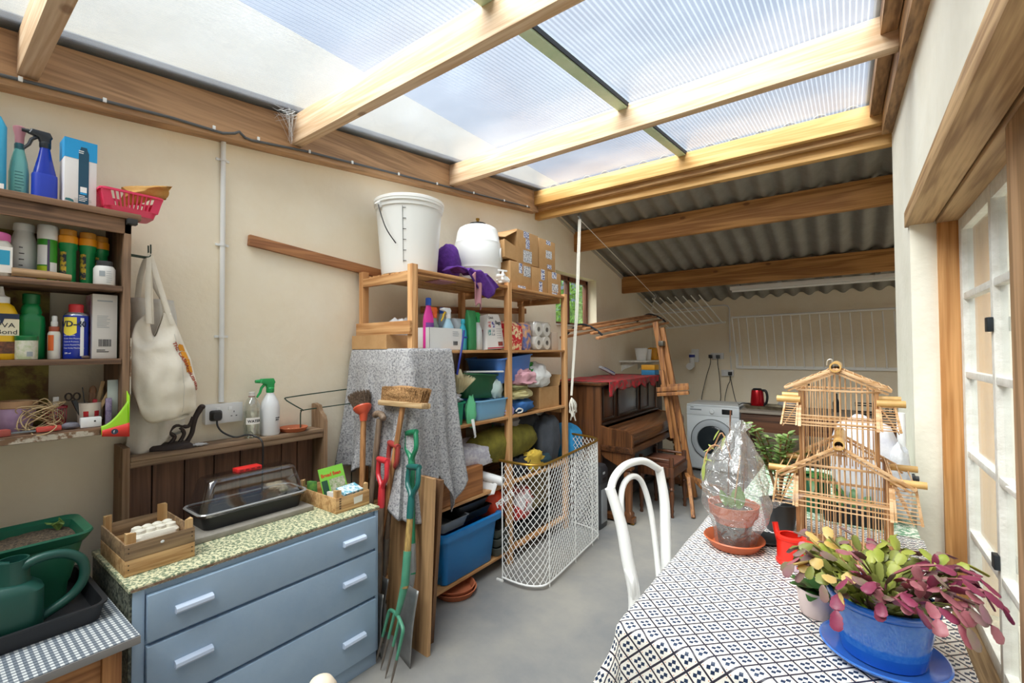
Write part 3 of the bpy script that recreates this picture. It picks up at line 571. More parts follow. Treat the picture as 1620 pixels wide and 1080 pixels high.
t = thing('card_folder', 'bright green and red cut card box overhanging the shelf corner', 'folder', (-2.20, .475, 1.20)); LG = mat('lime card', '93c81c', .5); RD = mat('scarlet card', 'd22f22', .5)
def fold(y, col_hi, zc):   # bent card standing proud of the shelf edge
    pass
MB().grid(lambda u, v: (-2.165-.012*v, .433+.078*u, 1.190+.012*(1-u)+v*(.036+.105*u**1.6)), 12, 6).obj('front_card', LG, t, solid=.0012)
MB().grid(lambda u, v: (-2.1632, .433+.078*u, 1.190+.012*(1-u)+v*(.022+.03*u)), 12, 2).obj('red_band', RD, t, solid=.0008)
MB().grid(lambda u, v: (-2.167-.085*u, .511-.002*u, 1.20+v*(.14+.05*u)), 8, 2).obj('side_card', LG, t, solid=.0012)
MB().grid(lambda u, v: (-2.255, .465+.045*u, 1.24+.16*v), 2, 2).obj('back_card', mat('pale card', 'c4cfc6', .6), t, solid=.002)
MB().lathe([(.0001, 0), (.010, 0), (.010, .001)], (0, 0, 0), 18, M=frame((-2.1615, .468, 1.215), (0, 1, 0), (0, 0, 1))).obj('round_mark', mat('dark blue print', '27384d', .5), t); text('mark_letter', 'f', .014, M_wht, frame((-2.1600, .464, 1.210), (0, 1, 0), (0, 0, 1)), t)
tag(MB().bx(-2.25, -2.235, .458, .475, z0, z0+.10, .002).obj('seed_packet', mat('purple packet', '57486c', .5, noise=.3, nscale=30, col2='b8a9c9')), 'narrow purple packet between spotted pot and green card', 'packet')
# ================================================================== hanging bags, conduit, sockets
M_canvas = mat('unbleached canvas', 'f2ecdf', .9, noise=.4, nscale=9, col2='e6dcc9', bump=.35, bscale=14)
M_canvas2 = mat('grey white canvas', 'ddd9d0', .9, noise=.4, nscale=9, col2='cbc5ba', bump=.35, bscale=14)
M_wire = mat('dark green wire', '1d3a2c', .45)
t = thing('coat_hook', 'dark green double wire hook fixed to the cupboard side', 'hook', (-2.30, .53, 1.90))
b = MB()
for x in (-2.315, -2.285): b.tube(spline([(x, .519, 1.895), (x, .56, 1.893), (x, .592, 1.893), (x, .60, 1.905), (x, .60, 1.945)], 4), .0028, 6)
b.bx(-2.33, -2.27, .5185, .522, 1.83, 1.92, .001); b.obj('hook_wire', M_wire, t)
t = thing('tote_bag', 'cream canvas tote bag with orange print hanging in front on the wire hook', 'bag', (-2.28, .63, 1.23))
def bagfn(u, v):                       # closed skin: u round the bag, v from bottom up; the bag hangs slack from one hook
    a = 2*PI*u; ca, sa = math.cos(a), math.sin(a)
    wl = lerpk(v, [(0, .062), (.06, .080), (.3, .104), (.55, .112), (.75, .105), (.9, .085), (1, .048)]); wr = lerpk(v, [(0, .088), (.06, .112), (.3, .118), (.55, .098), (.8, .060), (1, .028)]); d = lerpk(v, [(0, .012), (.1, .034), (.4, .052), (.7, .04), (1, .010)])
    yy = math.copysign(abs(ca)**.8, ca)*(wl if ca < 0 else wr); xx = math.copysign(abs(sa)**.9, sa)*d
    q = .009*wob(yy*26, v*7, a*.4, 1, 3)+.004*math.sin(yy*60+v*12)+.005*math.sin(v*24+yy*30)*max(0, -ca)
    dip = -.10*max(0, v-.62)/.38*max(0, math.sin(PI*min(1, max(0, (-ca+.1)/1.1))))
    return (-2.285+xx+q*(1 if sa > 0 else .4), .652+yy-.012*v, 1.228+.44*v+dip+.012*math.sin(a*2+.6)*(1-v))
def lerpk(s, ks):
    for (a, va), (b_, vb) in zip(ks, ks[1:]):
        if s <= b_: q = (s-a)/(b_-a); return va+(vb-va)*q
    return ks[-1][1]
MB().grid(bagfn, 60, 36).obj('bag_body', M_canvas, t, smooth=80, solid=.0015, weld=True)
for k, (dy, xo) in enumerate(((-.045, .02), (.045, -.005))):
    MB().tube(spline([(-2.268+xo*.3, .632+dy*.9, 1.62), (-2.272, .614+dy*.55, 1.74), (-2.285, .601+dy*.12, 1.875), (-2.285, .600, 1.905), (-2.288, .603+dy*.12, 1.87), (-2.29, .622+dy*.45, 1.74), (-2.298, .636+dy*.6, 1.62)], 6), .0095, 8, flat=.28).obj('handle', M_canvas, t)
OP = mat('orange print', 'e39a2b', .8); RP = mat('rust print', 'a34028', .8)
def onbag(me, ang0, zc, rot):
    pass
def bagpt(u, z):      # point on the bag skin near height z
    lo, hi = 0, 1
    for _ in range(18):
        m_ = (lo+hi)/2
        if bagfn(u, m_)[2] < z: lo = m_
        else: hi = m_
    return Vector(bagfn(u, lo))
def stick(s, size, m, u0, z0, ru, rot):
    o = text('lettering', s, size, m, Matrix.Rotation(rot, 4, 'Z'), t, ext=0, bold=.0007); inv = _ROOT[t].inverted()
    for v in o.data.vertices:
        w = _ROOT[t] @ v.co; p = bagpt(u0-w.x*ru, z0+w.y); c_ = Vector((-2.31, .65, p.z)); p += (p-c_).normalized()*.003; v.co = inv @ p
stick('THE CASHAMBUSHERS', .021, RP, .215, 1.545, 2.2, R(-74))
b = MB(); inv = _ROOT[t]
for k in range(4):
    z1 = 1.535-.03*k; u = .150-.006*k
    q = []
    for (du, dz) in ((-.045, 0), (0, .004), (.018, -.002), (.018, -.026), (-.005, -.024), (-.045, -.028)):
        p = bagpt(u+du, z1+dz); p += (p-Vector((-2.31, .65, p.z))).normalized()*.0025; q.append(p)
    b.add(q, [(0, 1, 2, 3, 4, 5)])
b.obj('orange_print', OP, t, smooth=0)
MB().tube([bagpt(.17+.01*math.sin(v*3), 1.25+.33*v)+Vector((.002, 0, 0)) for v in [k/12 for k in range(13)]], .0012, 5).obj('seam', M_canvas2, t)
t = thing('tote_bag', 'greyish white cloth bag hanging behind the printed canvas tote', 'bag', (-2.36, .62, 1.11))
def bag2(u, v):
    a = 2*PI*u; w = .10-.025*v; d = .018+.014*math.sin(PI*v)
    yy = math.cos(a)*w; xx = math.sin(a)*d
    return (-2.395+xx+.008*wob(yy*25, v*7, a*.5, 1, 7)+.005*math.sin(yy*80), .655+yy-.02*v+.008*math.sin(v*9), 1.113+.62*v+.018*math.sin(a*2+1)*(1-v)+.03*(1-v)*math.sin(yy*22))
MB().grid(bag2, 44, 30).obj('bag_body', M_canvas2, t, smooth=80, solid=.0015, weld=True)
MB().tube(spline([(-2.39, .585, 1.72), (-2.355, .585, 1.82), (-2.315, .598, 1.893), (-2.355, .62, 1.82), (-2.39, .68, 1.72)], 6), .010, 8, flat=.3).obj('handle', M_canvas2, t)
M_pvc = pl('white pvc', 'e4e4e2', .4)
cz_ = 1.262
t = thing('conduit', 'white plastic conduit running up the cream wall above the double socket', 'pipe', (WX+.012, .93, cz_))
MB().cyl((WX+.012, .93, cz_), (WX+.012, .93, 2.565), .0115, None, 14).obj('pipe', M_pvc, t)
for z in (2.45, 2.03, 1.58):
    b = MB(); b.lathe([(.0118, -.006), (.0145, -.006), (.0145, .006), (.0118, .006)], (WX+.012, .93, z), 14, caps=False); b.bx(WX+.001, WX+.008, .90, .96, z-.006, z+.006, .002); b.obj('saddle_clip', M_pvc, t)
t = thing('socket', 'white double socket on the cream wall at the foot of conduit', 'socket', (WX+.02, .935, 1.165)); M_sock = pl('socket plastic', 'dcdcdc', .35)
MB().bx(WX+.001, WX+.036, .853, 1.013, 1.165, 1.255, .004).obj('back_box', M_sock, t); MB().bx(WX+.036, WX+.044, .851, 1.015, 1.163, 1.257, .003).obj('face_plate', M_sock, t)
for y in (.905, .957): MB().bx(WX+.044, WX+.048, y-.008, y+.008, 1.222, 1.24, .002).obj('switch', M_white, t)
b = MB()
for yc in (.975,):
    for dy, dz, w, h in ((0, .014, .0035, .008), (-.011, -.006, .007, .0035), (.011, -.006, .007, .0035)): b.bx(WX+.0441, WX+.0445, yc+dy-w/2, yc+dy+w/2, 1.20+dz-h/2, 1.20+dz+h/2)
b.obj('pin_holes', M_ink, t, smooth=0)
t = thing('plug', 'black three pin plug with lead, in the double socket', 'plug', (WX+.06, .893, 1.17))
MB().rloft([(.05, .05, .01, 0), (.05, .05, .012, .014), (.036, .036, .012, .03)], (0, 0, 0), M=frame((WX+.045, .893, 1.203), (0, 1, 0), (0, 0, 1))).obj('plug_body', M_black, t)
MB().tube(spline([(WX+.065, .893, 1.18), (WX+.075, .893, 1.155), (WX+.09, .91, 1.125), (WX+.12, .95, 1.10), (WX+.15, .99, 1.108), (WX+.165, 1.02, 1.098), (-2.262, 1.035, 1.07), (-2.258, 1.035, .95), (-2.262, 1.035, .84), (-2.25, 1.03, .80)], 8), .0042, 8).obj('cable', M_black, t)
b = MB(); P_ = [(-2.385, y, pz(y)-.177) for y in [-.5+.2*k for k in range(21)]]
P_ = [p for p in P_ if p[1] < .9]+[(-2.385, .9, pz(.9)-.19), (-2.38, .95, pz(.95)-.178), (-2.38, .97, pz(.97)-.165), (-2.385, 1.0, pz(1)-.185), (-2.385, 1.03, pz(1.03)-.19)]+[p for p in P_ if p[1] > 1.1]
b.tube(P_, .0065, 8); t = thing('cable', 'grey cable clipped along the timber below the clear roof', 'cable', (-2.385, -.5, 2.4)); b.obj('sheath', mat('grey cable', '55575a', .5), t)
b = MB()
for y in (.05, .24, .47, .86, 1.06, 1.33, 1.6, 1.95, 2.3, 2.7, 3.1, 3.45): b.box((-2.379, y, pz(y)-.176), (.008, .012, .018), .002)
b.obj('clip', M_pvc, t)
rnd = random.Random(8); b = MB()
for k in range(70):
    p = Vector((-2.38+rnd.uniform(0, .10), 1.20+rnd.uniform(-.06, .03), 0)); p.z = pz(p.y)-.01-rnd.uniform(0, .03); q = Vector((-2.40+rnd.uniform(.01, .05), 1.233-rnd.uniform(0, .02), pz(1.2)-rnd.uniform(.03, .16))) if k % 2 else p+Vector((rnd.uniform(-.06, .06), rnd.uniform(-.06, .02), rnd.uniform(-.03, .0)))
    b.tube([p, (p+q)/2+Vector((rnd.uniform(-.01, .01), 0, rnd.uniform(-.012, .006))), q], .0006, 3, caps=False)
tag(b.obj('cobweb', mat('dusty web', 'eef0f2', .9), smooth=0), 'white dusty cobweb in the corner of rafter and wall timber', 'cobweb', kind='stuff')
tag(MB().bar((WX+.013, 1.05, 2.078), (WX+.013, 1.95, 2.005), .026, .055, (0, 0, 1), .002).obj('wooden_batten', wood('red brown batten', 'ad774b', '8a5735', 'y', 14, knots=False)), 'thin brown wooden batten fixed aslant on the cream wall', 'batten')
# ================================================================== gingham table, trays, trough and watering can
def gingham():
    m = bpy.data.materials.new('grey gingham'); m.use_nodes = True; n, l = m.node_tree.nodes, m.node_tree.links; b = n['Principled BSDF']; b.inputs['Roughness'].default_value = .45
    tc_ = n.new('ShaderNodeTexCoord'); sp = n.new('ShaderNodeSeparateXYZ'); l.new(tc_.outputs['Object'], sp.inputs[0]); o = []
    for ax in 'XY':
        a = n.new('ShaderNodeMath'); a.operation = 'MULTIPLY'; a.inputs[1].default_value = 1/.0165; l.new(sp.outputs[ax], a.inputs[0])
        f = n.new('ShaderNodeMath'); f.operation = 'FRACT'; l.new(a.outputs[0], f.inputs[0]); g = n.new('ShaderNodeMath'); g.operation = 'GREATER_THAN'; g.inputs[1].default_value = .5; l.new(f.outputs[0], g.inputs[0]); o.append(g)
    ad = n.new('ShaderNodeMath'); ad.operation = 'ADD'; l.new(o[0].outputs[0], ad.inputs[0]); l.new(o[1].outputs[0], ad.inputs[1])
    h = n.new('ShaderNodeMath'); h.operation = 'MULTIPLY'; h.inputs[1].default_value = .5; l.new(ad.outputs[0], h.inputs[0])
    c = n.new('ShaderNodeValToRGB'); c.color_ramp.interpolation = 'CONSTANT'; e = c.color_ramp.elements; e[0].color = hx('e4e6e4'); e[1].position = .3; e[1].color = hx('8a9199'); x = e.new(.8); x.color = hx('5b6672')
    l.new(h.outputs[0], c.inputs[0]); l.new(c.outputs[0], b.inputs['Base Color']); return m
TW = wood('warm table pine', 'bd8551', '8f5c33', 'y', 10); TWV = wood('warm table pine leg', 'bd8551', '8f5c33', 'z', 10)
t = thing('side_table', 'small pine table with grey gingham covering at the left', 'table', (-2.02, -.05, 0))
MB().bx(-2.36, -1.693, -.55, .433, .645, .668, .002).obj('table_top', mat('grey edge', '8d8a88', .5), t)
MB().bx(-2.36, -1.695, -.55, .431, .668, .670).obj('gingham_cover', gingham(), t, smooth=0)
for x in (-2.31, -1.745):
    for y in (-.5, .375): MB().bx(x-.022, x+.022, y-.022, y+.022, 0, .644, .003).obj('leg', TWV, t)
MB().bx(-1.755, -1.735, -.48, .352, .56, .644).obj('apron', TW, t); MB().bx(-2.29, -1.77, .365, .383, .56, .644).obj('apron', TW, t)
M_tray = pl('dark tray plastic', '26272b', .5)
b = MB(); b.loft([rrect(.40, .70, .03, 5, .671, -2.09, .035), rrect(.42, .72, .035, 5, .717, -2.09, .035), rrect(.435, .735, .04, 5, .72, -2.09, .035), rrect(.435, .735, .04, 5, .725, -2.09, .035), rrect(.41, .71, .033, 5, .724, -2.09, .035), rrect(.39, .69, .03, 5, .676, -2.09, .035)])
tag(b.obj('drip_tray', M_tray), 'long black plastic tray under the green planter', 'tray')
t = thing('planter', 'long dark green plastic trough planter with soil in black tray', 'planter', (-2.16, .01, .677)); GP = pl('dark green planter', '17543e', .35, noise=.5, nscale=5, col2='1f6249')
px_ = -2.155; py = .012
b = MB(); b.loft([rrect(.20, .64, .03, 5, .677, px_, py), rrect(.205, .65, .03, 5, .755, px_, py), rrect(.212, .66, .03, 5, .765, px_, py), rrect(.24, .715, .035, 5, .882, px_, py), rrect(.246, .725, .035, 5, .884, px_, py), rrect(.256, .74, .04, 5, .892, px_, py), rrect(.275, .765, .045, 5, .912, px_, py), rrect(.27, .76, .045, 5, .918, px_, py), rrect(.235, .72, .035, 5, .908, px_, py), rrect(.222, .68, .03, 5, .82, px_, py)], True, False)
b.obj('trough', GP, t)
tag(MB().grid(lambda u, v: (px_-.116+.232*u, py-.352+.704*v, .884+.007*wob(u*30, v*60, 0, 1, 2)), 16, 40).obj('potting_soil', mat('dark soil', '2e2620', .95, noise=.2, nscale=120, col2='675844', bump=.6, bscale=90)), 'dark crumbly soil filling the green planter', 'soil', kind='stuff')
b = MB(); rnd = random.Random(4)
for k in range(9): b.tube([(-2.235, .335, .88), (-2.235+rnd.uniform(-.015, .015), .335+rnd.uniform(-.015, .015), .905), (-2.235+rnd.uniform(-.03, .02), .33+rnd.uniform(-.03, .012), .908+rnd.uniform(0, .02))], [.002, .0045, .0015], 5)
tag(b.obj('seedling', mat('fresh leaf', '6f8a45', .6)), 'small wilting green seedling in the planter corner', 'seedling')
t = thing('watering_can', 'dark green plastic watering can before the planter', 'watering can', (-1.955, .10, .677)); WG = pl('teal green plastic', '174a40', .4)
cxx = -1.957
b = MB(); b.loft([rrect(.11, .34, .03, 5, .677, cxx, .085), rrect(.125, .355, .04, 5, .69, cxx, .085), rrect(.125, .355, .04, 5, .815, cxx, .085), rrect(.105, .31, .04, 5, .838, cxx, .085), rrect(.09, .24, .04, 5, .843, cxx, .085)]); b.obj('can_body', WG, t)
MB().lathe([(.042, .835), (.038, .85), (.036, .905), (.032, .905), (.032, .845)], (cxx, .20, 0), 22, 1, .95, caps=False).obj('filler_neck', WG, t)
MB().tube(spline([(cxx+.02, .20, .875), (cxx+.02, .25, .895), (cxx+.02, .305, .89), (cxx+.02, .345, .855), (cxx+.02, .35, .80), (cxx+.02, .32, .755), (cxx+.02, .255, .72)], 7), .0135, 10).obj('handle', WG, t)
MB().tube(spline([(cxx, .19, .89), (cxx, .08, .92), (cxx, -.03, .89), (cxx, -.07, .84)], 6), .012, 10).obj('top_handle', WG, t)
MB().tube([(cxx, -.08, .75), (cxx, -.22, .83), (cxx, -.36, .91)], [.03, .018, .012], 12).obj('spout', WG, t)
# ================================================================== blue chest of drawers
BLU = mat('powder blue paint', 'a2b8cd', .5, noise=.35, nscale=6, col2='98b0c8', bump=.04, bscale=70)
DX, D0, D1, DZ = -1.85, .444, 1.397, .752
t = thing('chest_of_drawers', 'powder blue painted chest of three drawers with speckled green top', 'chest of drawers', (-2.21, .98, 0))
MB().bx(-2.315, DX-.012, D0+.008, D1-.008, .065, DZ-.017, .002).obj('carcass', BLU, t)
MB().bx(-2.30, DX-.006, D0+.012, D1-.012, 0, .064, .002).obj('plinth', BLU, t)
for ya, yb in ((D0+.006, D0+.038), (D1-.024, D1-.006)): MB().bx(DX-.013, DX-.001, ya, yb, .065, DZ-.017, .002).obj('front_stile', BLU, t)
M_spk = mat('speckled green laminate', 'dcd8b4', .45, noise=.06, nscale=85, col2='728268')
MB().bx(-2.322, DX+.004, D0-.004, D1, DZ-.0165, DZ, .002).obj('chest_top', M_spk, t)
MB().bx(-2.315, DX-.004, D0-.002, D0+.006, .30, DZ-.017, .001).obj('side_covering', mat('mottled dark laminate', '6a6d5f', .6, noise=.08, nscale=85, col2='2f352f'), t, label='mottled dark laminate')
MB().bx(DX+.0042, DX+.005, D0, D1, DZ-.014, DZ-.006).obj('worn_edge', mat('chipped brown edge', '7b5a45', .7, noise=.2, nscale=30, col2='a08b74'), t)
M_pull = mat('pale blue plastic pull', 'c3d0e4', .35)
for za, zb, zh in ((.562, .712, .638), (.338, .548, .456), (.075, .322, .190)):
    dr = MB().bx(DX-.013, DX+.012, D0+.042, D1-.026, za, zb, .003).obj('drawer', BLU, t)
    for y in (.616, 1.248):
        b = MB(); b.loft([rrect(.018, .020, .006, 3, zh+dz, DX+.022, y) for dz in ()] or [[(DX+.013+dx, y+dy, zh+dzz) for dx, dzz in ((0, -.012), (.016, -.011), (.021, -.004), (.019, .006), (.012, .011), (0, .012))] for dy in (-.056, -.052, .052, .056)])
        b.obj('handle', M_pull, dr)
# ================================================================== on the chest of drawers
CW = wood('poplar crate wood', 'd3ab78', 'ab7f50', 'y', 14, knots=False); CWW = wood('weathered crate wood', 'a78a68', '7c634a', 'y', 14, knots=False); CWV = wood('crate corner post', 'd8b27f', 'b48a58', 'z', 14, knots=False)
def crate(lab, x0, x1, y0, y1, z, h, boards, grp=None):
    t = thing('wooden_crate', lab, 'crate', ((x0+x1)/2, (y0+y1)/2, z)); w = .005; bh = h/boards
    for k in range(boards):
        m = CWW if (boards == 2 and k == 1) else CW; za, zb = z+k*bh+.0005, z+(k+1)*bh-.001
        [MB().bx(xa, xa+w, y0, y1, za, zb, .001).obj('side_board', m, t) for xa in (x1-w, x0)]
        [MB().bx(x0+w, x1-w, ya, ya+w, za, zb, .001).obj('end_board', m, t) for ya in (y0, y1-w)]
    MB().bx(x0+w, x1-w, y0+w, y1-w, z, z+.004).obj('base_board', CW, t)
    for x in (x0+w+.0125, x1-w-.0125):
        for y in (y0+w+.0125, y1-w-.0125):
            e = MB(); sx = 1 if x < (x0+x1)/2 else -1; sy = 1 if y < (y0+y1)/2 else -1; xa, ya = x-sx*.0125, y-sy*.0125; c_ = .026
            e.prism([(xa, ya), (xa+sx*c_, ya), (xa, ya+sy*c_)], h+.028, Matrix.Translation((0, 0, z+.004))); e.obj('corner_post', CWV, t)
    return t
t = crate('small wooden crate holding egg boxes at the left of the chest', -2.255, -1.948, .452, .654, DZ+.0005, .108, 2)
M_nail = mat('nail heads', '3c332b', .5, .5); b = MB()
for y in (.462, .645):
    for z in (.775, .79, .83, .845): b.cyl((-1.9482, y, z), (-1.947, y, z), .0022, None, 6)
b.obj('nail', M_nail, t); MB().blob((-1.947, .555, .84), (.002, .006, .005), 1, .2, 8).obj('paint_blob', M_white, t, label='drip of white paint')
M_pulp = mat('pale pulp', 'e4dfd0', .9, bump=.3, bscale=60)
b = MB(); b.rloft([(.12, .10, .02, 0), (.125, .105, .02, .04)], (-2.12, .555, DZ+.02)); tag(b.obj('seed_tray', pl('dark green tray', '17583f')), 'dark green plastic tray lying in the left crate', 'tray')
t = thing('egg_box', 'pale pulp egg box in the left crate', 'egg box', (-2.11, .575, DZ+.062)); b = MB()
b.rloft([(.10, .14, .02, 0), (.10, .14, .02, .02), (.085, .125, .02, .03)], (-2.11, .575, DZ+.0615)); b.obj('box_body', M_pulp, t)
b = MB()
for i in range(2):
    for j in range(4): b.lathe([(.018, 0), (.016, .012), (.009, .016), (.0, .017)], (-2.13+.04*i, .528+.031*j, DZ+.09), 12)
b.obj('egg_cups', M_pulp, t)
t = crate('pale wooden punnet box of seed packets at the right of the chest', -2.24, -1.913, 1.205, 1.386, DZ+.0005, .072, 1)
MB().add([(-1.9125, 1.285, DZ+.028), (-1.9125, 1.325, DZ+.032), (-1.9125, 1.325, DZ+.062), (-1.9125, 1.278, DZ+.06)], [(0, 1, 2, 3)]); b = MB(); b.add([(-1.9122, 1.300, DZ+.022), (-1.9122, 1.345, DZ+.026), (-1.9122, 1.348, DZ+.058), (-1.9122, 1.297, DZ+.054)], [(0, 1, 2, 3)]); b.obj('paper_label', mat('white sticker', 'ddd9d0', .7), t)
b = MB()
for k in range(5): b.bx(-1.9128, -1.9124, 1.222, 1.232, DZ+.018+.011*k, DZ+.025+.011*k)
b.obj('stamp_marks', mat('faded black stamp', '6b5642', .8), t)
M_pk = mat('lime packet', '7cc142', .45); 
t = thing('seed_packet', 'lime green seed packet with red lettering standing in the right crate', 'packet', (-2.07, 1.29, DZ+.006))
Mp = frame((-2.055, 1.232, DZ+.03), (.10, 1, .08), (-.35, .12, 1)) @ Matrix.Diagonal((1.2, 1.2, 1, 1)); Mp0 = Mp
MB().prism([(0, 0), (.105, 0), (.105, .125), (0, .125)], .004, Mp).obj('packet_body', M_pk, t)
MB().prism([(.035, .008), (.1, .008), (.1, .075), (.035, .075)], .0006, Mp @ TR(0, 0, .0042)).obj('picture', mat('bean picture', 'c9c4b6', .5, noise=.3, nscale=60, col2='6f8f4a'), t); MB().prism([(.003, .005), (.028, .005), (.028, .075), (.003, .075)], .0006, Mp @ TR(0, 0, .0042)).obj('green_strip', mat('dark green print', '1f6a38', .5), t)
text('lettering', 'Broad Bean', .0205, mat('red lettering', 'c4391d', .5), Mp @ TR(.006, .088, .0045), t, bold=.0006, sx=.88); lines_ = MB()
t = thing('seed_packet', 'white and blue flowered seed packet lying in the right crate', 'packet', (-2.0, 1.32, DZ+.005))
MB().prism([(0, 0), (.10, 0), (.10, .075), (0, .075)], .012, frame((-1.935, 1.265, DZ+.062), (0, 1, .05), (-1, 0, .25))).obj('packet_body', mat('white blue packet', 'dfe6ea', .5, noise=.12, nscale=45, col2='5fa3b8'), t)
t = thing('seed_packet', 'dark green seed packets at the back of the right crate', 'packet', (-2.17, 1.25, DZ+.005))
MB().bar((-2.19, 1.25, DZ+.008), (-2.2, 1.25, DZ+.095), .06, .02, (0, 1, 0), .001).obj('packet_body', mat('mid green packet', '2f7a4a', .5, noise=.3, nscale=30, col2='7fb04e'), t)
t = thing('seed_packet', 'white packet with small print at the front left of right crate', 'packet', (-2.03, 1.245, DZ+.005)); MB().bar((-2.0, 1.24, DZ+.008), (-2.01, 1.238, DZ+.08), .05, .012, (0, 1, 0), .001).obj('packet_body', mat('white packet', 'e6e4df', .5), t)
# stone slab and propagator
tag(MB().bx(-2.285, -2.054, .672, 1.178, DZ+.0005, DZ+.0225, .004).obj('stone_slab', mat('grey slab', '9c978d', .85, noise=.4, nscale=16, col2='857f75', bump=.15)), 'thin grey slab under the propagator', 'slab')
PZ = DZ+.023
t = thing('propagator', 'black seed tray with clear domed lid standing on grey slab', 'propagator', (-2.175, .93, PZ))
b = MB(); pc = (-2.19, .945); L = [(.165, .40, .03, 0), (.18, .425, .035, .055), (.20, .45, .04, .057), (.20, .45, .04, .062), (.172, .42, .03, .061), (.155, .39, .03, .01)]
b.loft([rrect(w, d, r, 5, PZ+z, *pc) for w, d, r, z in L]); b.obj('seed_tray', pl('black tray', '1c1d1f', .35), t)
M_dome = clear('clear dome plastic', (.88, .89, .91, 1), .09, .06, crinkle=0)
b = MB(); b.loft([rrect(w, d, r, 5, PZ+z, *pc) for w, d, r, z in ((.205, .455, .04, .058), (.203, .453, .04, .070), (.186, .436, .035, .072), (.180, .425, .035, .09), (.135, .375, .03, .185), (.122, .36, .03, .194), (.105, .34, .03, .197))], False, True)
dm = b.obj('dome', M_dome, t)
b = MB(); b.loft([rrect(w, d, r, 5, PZ+z, *pc) for w, d, r, z in ((.207, .457, .04, .066), (.212, .462, .04, .07), (.207, .457, .04, .074), (.19, .44, .035, .072))], False, False); b.obj('dome_rim', clear('cloudy rim plastic', (.8, .82, .85, 1), .25, .15, dirt_sheen=.3), dm)
MB().bx(-2.222, -2.168, .888, .992, PZ+.196, PZ+.212, .003).obj('vent', pl('vent red', 'df2b28'), dm); b = MB()
for k in range(4): b.bx(-2.167, -2.1665, .897+.024*k, .912+.024*k, PZ+.201, PZ+.207)
b.obj('vent_slot', mat('dark red', '8d1a1a', .5), dm)
# plank backed shelf behind
UW = wood('grey brown plank', '957a5f', '75593f', 'z', 13, .75, contrast=.12); UWH = wood('grey brown shelf board', '957c62', '6c5440', 'y', 13, .75); UWD = wood('brown matchboard', '84604a', '644838', 'z', 13, .7, contrast=.12)
t = thing('plank_shelf', 'old plank backed wooden shelf standing behind the chest of drawers', 'shelf', (-2.40, .95, .0)); ux0, ux1 = -2.455, -2.33
for y0, y1 in ((.53, .553), (1.392, 1.415)):
    b = MB(); prof = [(ux0, 0), (ux1, 0), (ux1, 1.12)]+([(ux1-.012, 1.15), (ux1-.035, 1.165), (ux1-.045, 1.175), (ux1-.06, 1.205), (ux0+.02, 1.215)] if y0 > 1 else [(ux0, 1.125)])+([(ux0, 1.21)] if y0 > 1 else [])
    b.prism([(x, z) for x, z in prof], y1-y0, frame((0, y1, 0), (1, 0, 0), (0, 0, 1))); b.obj('end_panel', UW, t)
MB().bx(ux0, ux1, .555, 1.390, 1.062, 1.082, .003).obj('shelf_board', UWH, t); MB().bx(ux1-.022, ux1-.004, .555, 1.390, 1.035, 1.061, .002).obj('rail', UWH, t)
ys = [.555, .655, .775, .895, 1.01, 1.12, 1.215, 1.30, 1.39]
for a, b_ in zip(ys, ys[1:]): MB().bx(ux0+.002, ux0+.018, a+.002, b_-.003, .05, 1.0615, .003).obj('plank', UWD, t)
MB().bx(ux0+.001, ux0+.004, .555, 1.39, .05, 1.06).obj('backing', mat('dark gap', '251b14', .9), t)
MB().bx(ux0, ux1, .555, 1.39, .02, .045, .002).obj('shelf_board', UWH, t)
uz = 1.0825; ux = -2.385
t = thing('water_bottle', 'clear plastic bottle of water with hand written label, beside white spray bottle', 'bottle', (ux, 1.04, uz))
bp_ = [(.030, 0), (.036, .006), (.038, .02), (.036, .04), (.038, .06), (.036, .08), (.037, .10), (.038, .13), (.036, .155), (.024, .185), (.0135, .198), (.0135, .203)]
MB().lathe(bp_, (ux, 1.04, uz), 26).obj('bottle_body', clear('clear bottle', (.90, .92, .91, 1), .10, .05), t); MB().lathe([(r-.002, z) for r, z in bp_[:8]], (ux, 1.04, uz), 26).obj('water', clear('water', (.90, .92, .90, 1), .02, .02, ior=1.2), t)
MB().lathe([(.0145, .203), (.0145, .222), (.012, .224)], (ux, 1.04, uz), 18).obj('cap', pl('clear cap', 'cfcac4', .3), t); MB().lathe([(.0155, .2), (.0155, .2035)], (ux, 1.04, uz), 18).obj('collar_ring', pl('brown ring', '8a4a3c'), t)
ca = (ux, 1.04, uz); curvelabel(t, 'paper_label', ca, .0385, -62, 38, .068, .10, mat('white paper label', 'eceae4', .7))
def wrap2(s, size, z, a, r, m):
    o = text('lettering', s, size, m, Matrix(), t, ext=0, bold=.0006); inv = _ROOT[t].inverted()
    for v in o.data.vertices: w = _ROOT[t] @ v.co; aa = R(a)+w.x/r; v.co = inv @ Vector((ca[0]+r*math.cos(aa), ca[1]+r*math.sin(aa), ca[2]+z+w.y))
wrap2('WATER', .018, .077, -50, .0402, M_ink)
t = thing('spray_bottle', 'white spray bottle with green trigger head on the plank shelf', 'bottle', (ux, 1.128, uz))
MB().lathe([(.042, 0), (.045, .006), (.045, .135), (.04, .165), (.025, .195), (.0165, .212), (.0165, .216)], (ux, 1.128, uz), 28).obj('bottle_body', pl('milky white plastic', 'dfe0e2', .3), t)
trigger(t, (ux, 1.128, uz+.214), pl('bright green trigger', '1c9a50', .35), 1.25)
ca = (ux, 1.128, uz); curvelabel(t, 'printed_mark', ca, .0452, 6, 34, .072, .102, mat('white plate', 'dfe0e2')); wrap2('PLASTIC', .0075, .085, 8, .047, M_ink); wrap2('SPRAY', .0075, .075, 8, .047, M_ink)
t = thing('saucer', 'small terracotta saucer with a few seeds on the plank shelf', 'saucer', (ux, 1.25, uz))
